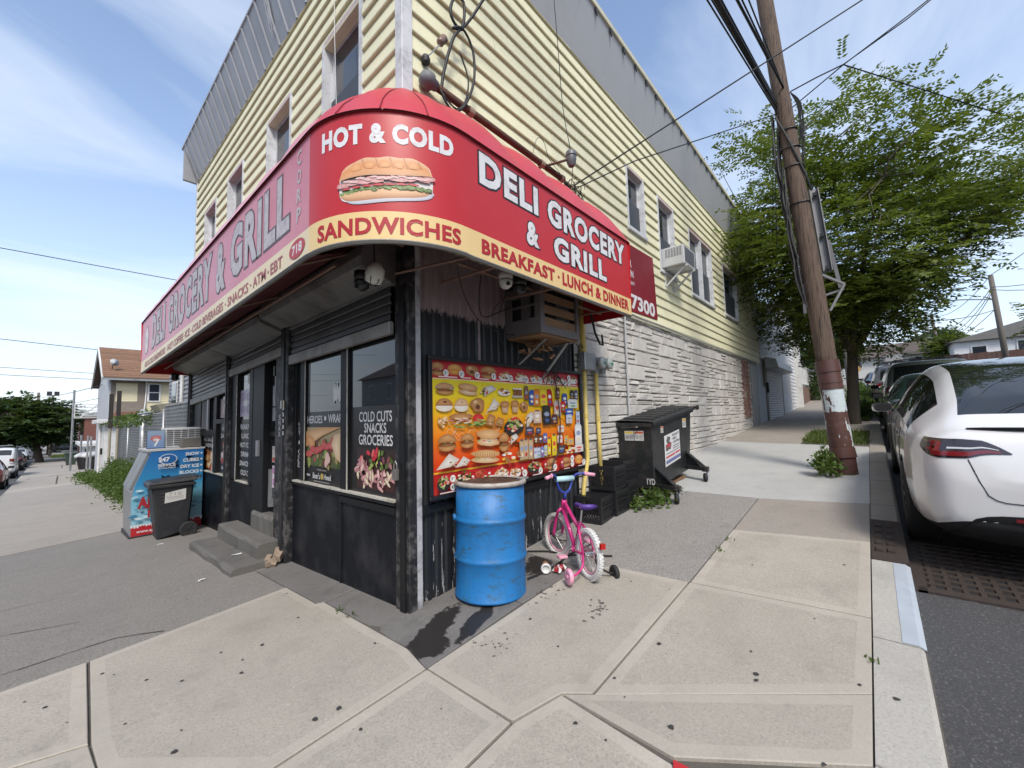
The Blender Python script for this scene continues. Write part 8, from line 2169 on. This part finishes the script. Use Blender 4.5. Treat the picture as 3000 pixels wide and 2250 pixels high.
for y, h, r in ((7.7, 1.95, .035), (10.72, 1.86, .03), (14.0, 1.95, .085), (17.5, 1.6, .03), (21, 1.6, .035)):
    MB().tube([(.10, y, g(0, y)-.2), (.10, y, h)], r, 10).build('post', GALV, fen, smooth=True)
MB().tube([(-.02, 14.0, 1.80), (-.0, 13.2, 1.80), (.1, 12.4, 1.82)], .03, 6).build('hinge_bar', GALV, fen)
SIGNW = thing('roof_sign', 'weathered boxed sign with the letters WO above the slatted fence', 'sign', (.5, 12, 1.8))
MB().hexa([(.22, 11.6, 1.72), (.98, 11.6, 1.78), (.98, 12.6, 1.78), (.22, 12.6, 1.72)], [(.05, 11.5, 2.0), (.98, 11.5, 2.12), (.98, 12.6, 2.12), (.05, 12.6, 2.0)]).build('box', M('sign_cream', (.42, .40, .30), .7, var=.2, dirt=(.15, .14, .1)), SIGNW)
mb = MB(); text_fit(mb, 'WO', lambda u, v, l=0: (u, 11.49, v), .46, .78, 1.92, 2.05, .05); mb.build('lettering', L_BLACK, SIGNW, recalc=False)
gb = thing('grey_clapboard_house', 'grey clapboard house wall with white windows behind the slatted fence', 'building', (4, 13, 0))
GCL = M('grey_clap', (.22, .23, .25), .7, var=.12)
MB().box(1.05, 9, 7.6, 16.4, -1.5, 6.2).build('wall', GCL, gb)
for k in range(30): MB().hexa([(1.05, 7.6, .9 + k*.14), (1.05, 16.4, .9 + k*.14), (1.02, 16.4, .9 + k*.14), (1.02, 7.6, .9 + k*.14)], [(1.05, 7.6, 1.035 + k*.14), (1.05, 16.4, 1.035 + k*.14), (1.043, 16.4, 1.035 + k*.14), (1.043, 7.6, 1.035 + k*.14)]).build('clapboard', GCL, gb)
for y in (12.1, 14.8):
    w = MB().box(1.0, 1.019, y, y + .9, 1.9, 2.95).build('window', WHITEP, gb); MB().box(.985, .999, y + .1, y + .8, 2.0, 2.85).build('pane', PANE, w)
MB().tube([(.97, 13.9, -1), (.97, 13.9, 5)], .05, 6).build('downpipe', WHITEP, gb)
# brown-roofed house
HS = thing('brown_roof_house', 'two-storey cream house with patched siding and brown shingle roof downhill', 'building', (5, 30, -1.2))
CRS = M('cream_siding', (.60, .54, .36), .6, var=.08, dirt=(.42, .38, .26)); BARE = M('bare_boards', (.20, .17, .14), .9, var=.5, vs=9, sc=(.4, .4, 5)); LG = M('pale_grey_siding', (.40, .42, .44), .6, var=.1)
YH = 28.4
MB().box(.35, 11, YH, YH + 7.4, -2, 4.15).build('wall', BARE, HS)
def clap(x0, x1, z0, z1, mat, d=.03, nm='clapboard', st_=.19):
    k = 0
    while z0 + k*st_ < z1 - .02:
        za, zb = z0 + k*st_, min(z1, z0 + (k+1)*st_); MB().hexa([(x0, YH - d, za), (x1, YH - d, za), (x1, YH, za), (x0, YH, za)], [(x0, YH - d*.4, zb), (x1, YH - d*.4, zb), (x1, YH, zb), (x0, YH, zb)]).build(nm, mat, HS); k += 1
clap(.57, 1.45, 2.82, 3.85, CRS, st_=.11); clap(.30, .37, 1.6, 3.95, LG, .04); clap(1.83, 11, -.8, 3.95, CRS, st_=.13)
clap(.38, 1.8, 2.2, 2.8, BARE, .025, st_=.1); clap(.38, .56, 2.82, 3.95, BARE, .02, st_=.1); clap(1.46, 1.8, 2.82, 3.95, BARE, .02, st_=.1)
w = MB().box(1.87, 2.45, YH - .07, YH - .035, 2.80, 3.87).build('window', WHITEP, HS)
for z0 in (2.88, 3.36): MB().box(1.95, 2.37, YH - .085, YH - .0705, z0, z0 + .43).build('pane', PANE, w)
MB().tube([(1.82, YH - .06, 4.0), (1.80, YH - .06, 2.8), (1.70, YH - .08, 1.6)], .035, 6).build('downpipe', WHITEP, HS)
MB().hexa([(.36, YH - .03, 1.95), (1.75, YH - .03, 1.95), (1.75, YH, 1.95), (.36, YH, 1.95)], [(.6, YH - .03, 2.25), (1.45, YH - .03, 2.25), (1.45, YH, 2.25), (.6, YH, 2.25)]).build('porch_scar', M('brick_scar', (.18, .085, .06), .9, var=.4), HS)
rz, ry = 6.1, YH + 3.7
MB().add([(.02, YH - .45, 4.0), (11.4, YH - .45, 4.0), (11.4, ry, rz), (.02, ry, rz), (.02, YH - .45, 4.12), (11.4, YH - .45, 4.12), (11.4, ry, rz + .14), (.02, ry, rz + .14)], [(0,1,2,3), (4,7,6,5), (0,4,5,1), (1,5,6,2), (3,2,6,7), (0,3,7,4)]).build('roof', M('roof_deck', (.12, .09, .07), .9), HS)
MB().add([(.02, 2*ry - YH + .45, 4.0), (11.4, 2*ry - YH + .45, 4.0), (11.4, ry, rz + .14), (.02, ry, rz + .14)], [(0,1,2,3)]).build('roof_back', M('roof_deck', (.12, .09, .07), .9), HS)
SHN = M('shingle_brown', (.215, .118, .070), .9, var=.35, vs=5, rand=.5); 
for r in range(17):
    f0, f1 = r/17, (r+1)/17 + .012; o0 = Vector((0, YH - .45, 4.12)).lerp(Vector((0, ry, rz + .14)), f0); o1 = Vector((0, YH - .45, 4.12)).lerp(Vector((0, ry, rz + .14)), f1)
    x = .0
    while x < 11.4:
        x2 = min(x + RND.uniform(1.2, 2.6), 11.42); MB().add([(x, o0.y, o0.z + .035), (x2 - .01, o0.y, o0.z + .035), (x2 - .01, o1.y, o1.z + .012), (x, o1.y, o1.z + .012), (x, o0.y, o0.z), (x2 - .01, o0.y, o0.z)], [(0,1,2,3), (4,5,1,0)]).build('shingle_strip', SHN, HS, recalc=False); x = x2
MB().bar((.0, YH - .50, 4.0), (11.4, YH - .50, 4.0), .09, .09).build('gutter', GALV, HS)
MB().add([(.34, YH, 4.0), (.34, YH + 7.4, 4.0), (.34, ry, rz)], [(0,1,2)]).build('gable', LG, HS); MB().box(.30, .345, YH, YH + 7.4, -1.5, 4.0).build('gable_wall', LG, HS)
mb = MB(); mb.bar((.0, YH - .45, 4.02), (.0, ry, rz + .08), .06, .2); mb.bar((.0, ry, rz + .08), (.0, 2*ry - YH + .45, 4.02), .06, .2); mb.build('rake_board', WHITEP, HS)
dish = thing('satellite_dish', 'grey satellite dish on a pole on the brown shingle roof', 'dish', (.4, YH + .6, 4.5))
T_ = Matrix.Translation((.46, YH + .3, 4.98)) @ Matrix.Rotation(radians(70), 4, 'X') @ Matrix.Rotation(radians(25), 4, 'Y')
MB().lathe([(.0001, 0), (.12, .015), (.19, .04), (.215, .06)], 20, T_).build('reflector', M('dish_grey', (.42, .43, .44), .5), dish, smooth=True)
mb = MB(); mb.tube([(.40, YH + .6, 4.45), (.43, YH + .4, 4.9)], .02, 6); mb.tube([T_ @ Vector((0, -.18, .04)), T_ @ Vector((0, -.05, .32))], .015, 5); mb.build('mast', DARKM, dish)
# white garage beside the house, dark posts, gate frames
gar = thing('white_garage', 'low white garage with a flat eave in front of the brown-roofed house', 'building', (1.5, 27, -1.2))
MB().box(-.02, 1.6, 25.0, 28.2, -2, 1.60).build('wall', WHITEP, gar); MB().box(-.30, 1.7, 24.7, 28.3, 1.60, 1.80).build('eave', WHITEP, gar, bevel=.02)
MB().box(-.09, -.021, 25.6, 25.9, .1, .4).build('meter', BLACK, gar); MB().tube([(-.08, 26.5, 1.5), (-.08, 26.5, -1.0)], .06, 6).build('downpipe', WHITEP, gar)
for lab, x, y, z1 in (('tall rusty black steel post standing by the white garage', -.19, 20.0, 2.75), ('taller rusty black steel post nearer the slatted fence', .02, 19.9, 2.87)):
    o = thing('steel_post', lab, 'post', (x, y, -1)); MB().box(x - .065, x + .065, y - .05, y + .05, 1.4, z1).build('panel', M('rusty_black', (.03, .024, .022), .7, var=.5, vs=6), o); MB().tube([(x, y, -1.5), (x, y, 1.45)], .04, 8).build('shaft', M('post_tan', (.30, .27, .2), .7), o)
gt = thing('white_canopy_frame', 'white pipe canopy frame projecting from the brown-roofed house', 'frame', (-.6, 34, 1))
mb = MB()
for z in (2.2, 2.4, 2.6, 2.8, 3.0): mb.bar((-.66, 38, z), (.55, 38, z), .035)
mb.build('rail', WHITEP, gt); mb = MB(); mb.bar((-.66, 38, 2.1), (-.66, 38, 3.08), .05); mb.bar((-.4, 38, 2.1), (.5, 38, 3.05), .07); mb.build('brace', WHITEP, gt)
MB().bar((-.66, 38, 2.1), (.55, 38, 2.1), .06).build('beam', WHITEP, gt)
for lab, x, y, z1, r in (('tall grey gate post holding the canopy frame', -.72, 38.1, 4.0, .06), ('thin grey gate post beside the bins', -.2, 40, .9, .06), ('second thin gate post nearer the white garage', -.05, 36, .9, .05), ('grey gate post next to the white garage wall', -.1, 32, .9, .05)):
    tag(MB().tube([(x if k == 0 else x, y, z) for k, z in enumerate((-2, z1))], r, 8).build('gate_post', GALV), lab, 'post')
brb = thing('brick_building', 'red brick building behind the white canopy frame', 'building', (3, 62, -2))
MB().box(.8, 12, 60, 74, -3, 2.6).build('wall', M('far_brick', (.17, .07, .055), .9, var=.25, vs=12), brb); MB().box(.5, 12.2, 59.7, 74, 2.6, 2.8).build('coping', STUC, brb); MB().box(.75, .8, 61, 66, -2, -.4).build('shop_window', PANE, brb)
wg = thing('white_shed', 'white shed with dark doorway beyond the gate posts', 'building', (1, 46, -1.7))
MB().box(.35, 3.5, 44, 52, -2.2, -.05).build('wall', WHITEP, wg); MB().box(-.1, 3.7, 43.7, 52.3, -.05, .18).build('eave', WHITEP, wg); MB().box(.31, .349, 45, 47.4, -1.9, -.35).build('doorway', BLACK, wg)
bn = thing('wheeled_bin', 'dark green bin beside the gate posts downhill', 'bin', (-.35, 50, g(0, 50)))
MB().hexa([(-.65, 50, g(0, 50)), (-.1, 50, g(0, 50)), (-.1, 50.6, g(0, 50)), (-.65, 50.6, g(0, 50))], [(-.75, 49.9, g(0, 50)+.95), (0, 49.9, g(0, 50)+.95), (0, 50.7, g(0, 50)+.95), (-.75, 50.7, g(0, 50)+.95)]).build('body', M('bin_green', (.03, .05, .04), .5), bn); MB().box(-.8, .05, 49.85, 50.75, g(0, 50)+.95, g(0, 50)+1.05).build('lid', M('bin_green', (.03, .05, .04), .5), bn)
bb_ = thing('bagged_bin', 'black bin topped with a white rubbish bag by the gate posts', 'bin', (.0, 39, g(0, 39)))
MB().hexa([(-.3, 38.6, g(0, 39)), (.5, 38.6, g(0, 39)), (.5, 39.4, g(0, 39)), (-.3, 39.4, g(0, 39))], [(-.45, 38.5, g(0, 39)+.9), (.6, 38.5, g(0, 39)+.9), (.6, 39.5, g(0, 39)+.9), (-.45, 39.5, g(0, 39)+.9)]).build('body', CART, bb_, bevel=.05)
mb = MB(); P = [[(.08 + (.62*sin(a)*cos(b))*(1 + .12*noise.noise(Vector((a*2, b*2, 1)))), 39 + .55*sin(a)*sin(b), g(0, 39) + .92 + .28*cos(a)) for b in np.linspace(0, 2*pi, 15)] for a in np.linspace(0.02, pi*.6, 8)]
mb.grid(P); mb.build('bag', M('bag_white', (.5, .5, .5), .5), bb_, smooth=True, recalc=False)
# greenery downhill
bush('roadside_bush', 'thick green bush spilling from the slatted fence onto the sidewalk', 'bush', [(-.06 - .06*(i % 3), 8.4 + i*.95, g(0, 8.4 + i*.95) - .03, .34, 1.0 + .12*(i % 3)) for i in range(13)] + [(-.32 - .06*(i % 2), 8.6 + i*1.1, g(0, 8.6 + i*1.1) - .03, .26, .6) for i in range(11)], 31, .06, .034, LEAF3, 1500, (-.2, 13, -.6))
bush('roadside_weeds', 'low green weeds spreading over the driveway below the bush', 'weed', [(-.12 - .22*(i % 3), 20 + i*1.1, g(0, 20 + i*1.1), .36, .28 + .15*(i % 2)) for i in range(9)], 32, .11, .05, LEAF3, 300, (-.4, 25, -1))
bush('fence_vine', 'green vine trailing over the top of the slatted fence', 'vine', [(.2, 12.5 + i*1.1, 1.45, .4, .5) for i in range(10)], 33, .10, .06, LEAF3, 130, (.2, 17, 1.4), stem=False)
tree('shade_tree', 'large dark shade tree on the downhill sidewalk', (-2.3, 66, g(-2.3, 66)), .6, (-4.0, 66, 2.2), (5.6, 5.4, 3.5), 41, 520, per=9, nleaf=10, ll=.30, lw=.16, mat=LEAF2, tr=.30, rad=.5, group='trees downhill', thresh=-.25)
for k, (lab, x, y, r) in enumerate((('dark green tree left of the large shade tree downhill', -15, 84, 6), ('tree behind the canopy frame downhill', -1.5, 92, 5.5), ('tree rising behind the brick building', 7, 100, 6.5), ('distant tree at the end of the downhill street', -9, 118, 7))):
    tree('shade_tree', lab, (x, y, g(x, y)), .5, (x, y, 1.8), (r, r, 3.6 if k < 3 else 4.2), 50 + k, 200, per=8, nleaf=8, ll=.45, lw=.26, mat=LEAF2, tr=.3, rad=.7, group='trees downhill', thresh=-.3)
grass('mown grass bank before the far parking lot', [(-1.4, 6, 76, 84)], 160, 5, .22)
tag(MB().grid([[(x, y, g(x, y) - .06) for y in (75.5, 84)] for x in (-1.6, 12)]).build('lawn', M('lawn', (.08, .11, .03), .95, var=.2)), kind='structure')
lot = tag(MB().grid([[(x, y, g(x, y) - .05) for y in (84.1, 150, 250)] for x in (-2.8, 60)]).build('parking_lot', ASPH_OLD), kind='structure')
tag(MB().box(-1.4, 12, 84.0, 84.3, g(0, 84)-.3, g(0, 84)+.35).build('low_wall', C_KERB), 'low pale concrete wall edging the far parking lot', 'wall')
far_pole('dark pole behind the shade tree downhill', (-2.8, 80, g(-3, 80)), (-2.8, 80, 6.2), .16, grp='poles down the hill')
far_pole('pole with twin lamp boxes behind the shade tree downhill', (-1.5, 84, g(-1, 84)), (-1.5, 84, 6.1), .12, grp='poles down the hill')
mb = MB(); mb.box(-2.1, -1.6, 83.8, 84.2, 6.0, 6.6); mb.box(-1.4, -.9, 83.8, 84.2, 6.0, 6.6); mb.build('lamp_boxes', DARKM, [o for o in bpy.data.objects if o.get('label', '').startswith('pole with twin')][0])
DW = 'wires over the downhill street'
for a, b, r in (((-30, 22, 9.0), (1.5, 14, 6.15), .012), ((-30, 52, 11.0), (.2, 33, 6.2), .02), ((-30, 62, 9.0), (.3, 36, 5.0), .016), ((-30, 62, 8.0), (.3, 36, 4.6), .016), ((-40, 90, 7.2), (-2.8, 80, 5.5), .025), ((-2.8, 80, 5.5), (.2, 31, 3.9), .02), ((-2.8, 80, 4.4), (.2, 33, 3.2), .015)):
    wire('thin wire strung across the sky over the downhill street', [a, b], r, DW, .15)
# grass tufts in the joints
bush('joint_weeds', 'tiny weeds sprouting from the sidewalk joints', 'weed', [(-.27, .35, g(-.27, .35)-.01, .04, .03), (-.28, .5, g(-.27, .5)-.01, .03, .025), (2.2, -1.6, g(2.2, -1.6)-.01, .05, .03), (2.45, -1.62, g(2.4, -1.6)-.01, .05, .03), (1.1, -2.62, g(1.1, -2.6)-.01, .04, .02)], 61, .03, .012, LEAF3, 14, (0, 0, 0), stem=False)

# ================================================================== the other side of both streets (seen in the windows and the car paint)
def opp_house(label, x0, x1, y0, y1, h, wall, roof, ridge_x=True):
    t_ = thing('row_house', label, 'building', ((x0+x1)/2, (y0+y1)/2, 0), 0, 'houses across the street')
    z0 = min(g(x0, y0), g(x1, y1)) - .4; MB().box(x0, x1, y0, y1, z0, h).build('wall', wall, t_)
    if ridge_x: MB().add([(x0-.3, y0-.4, h), (x1+.3, y0-.4, h), (x1+.3, y1+.4, h), (x0-.3, y1+.4, h), (x0-.3, (y0+y1)/2, h+2.4), (x1+.3, (y0+y1)/2, h+2.4)], [(0,1,2,3), (0,4,5,1), (2,5,4,3), (0,3,4), (1,5,2)]).build('roof', roof, t_)
    else: MB().add([(x0-.4, y0-.3, h), (x1+.4, y0-.3, h), (x1+.4, y1+.3, h), (x0-.4, y1+.3, h), ((x0+x1)/2, y0-.3, h+2.4), ((x0+x1)/2, y1+.3, h+2.4)], [(0,1,2,3), (0,4,1), (2,5,3), (1,4,5,2), (3,5,4,0)]).build('roof', roof, t_)
    for k in range(3):
        for z in (h - 2.0, h - 4.6):
            if ridge_x: u = x0 + (x1-x0)*(k+.6)/3.4; w = MB().box(u, u+1.0, y1, y1+.06, z, z+1.4).build('window', WHITEP, t_); MB().box(u+.1, u+.9, y1+.061, y1+.08, z+.1, z+1.3).build('pane', PANE, w)
            else: u = y0 + (y1-y0)*(k+.6)/3.4; w = MB().box(x1, x1+.06, u, u+1.0, z, z+1.4).build('window', WHITEP, t_); MB().box(x1+.061, x1+.08, u+.1, u+.9, z+.1, z+1.3).build('pane', PANE, w)
    return t_
RD = M('brown_shingle_roof', (.085, .065, .055), .9); TANW = M('tan_wall', (.30, .25, .19), .8); BRW = M('far_brick', (.17, .07, .055), .9)
opp_house('tan house across the downhill street from the steps', -27, -18, -4, 6, 5.8, TANW, RD, False)
opp_house('brick house across the downhill street from the freezer', -27, -18, 10, 20, 5.6, BRW, RD, False)
opp_house('grey house across the downhill street below the brick one', -27, -18, 24, 34, 5.2, STUC, RD, False)
opp_house('tan house across the hill street from the menu board', 0, 10, -27, -18, 6.2, TANW, RD)
opp_house('brick house across the hill street from the white car', 14, 25, -27, -18, 6.6, BRW, RD)
opp_house('grey house diagonally across the corner', -26, -17, -27, -18, 6.0, STUC, RD, False)
for k, (lab, x, y) in enumerate((('tree across the downhill street before the tan house', -15.5, 2), ('tree across the downhill street between the tan and brick houses', -15.5, 8.5), ('tree across the downhill street before the brick house', -15.5, 15), ('tree across the hill street before the tan house', 3, -15.5), ('tree across the hill street before the brick house', 12, -15.5), ('tree across the hill street beyond the brick house', 22, -15.5), ('tree on the corner diagonally across', -15.5, -14))):
    tree('street_tree', lab, (x, y, g(x, y)), 2.6, (x, y, 6.6), (4.2, 4.2, 4.0), 70 + k, 190, per=7, nleaf=10, ll=.24, lw=.12, mat=LEAF2, tr=.16, rad=.5, slen=.6, group='trees across the street')
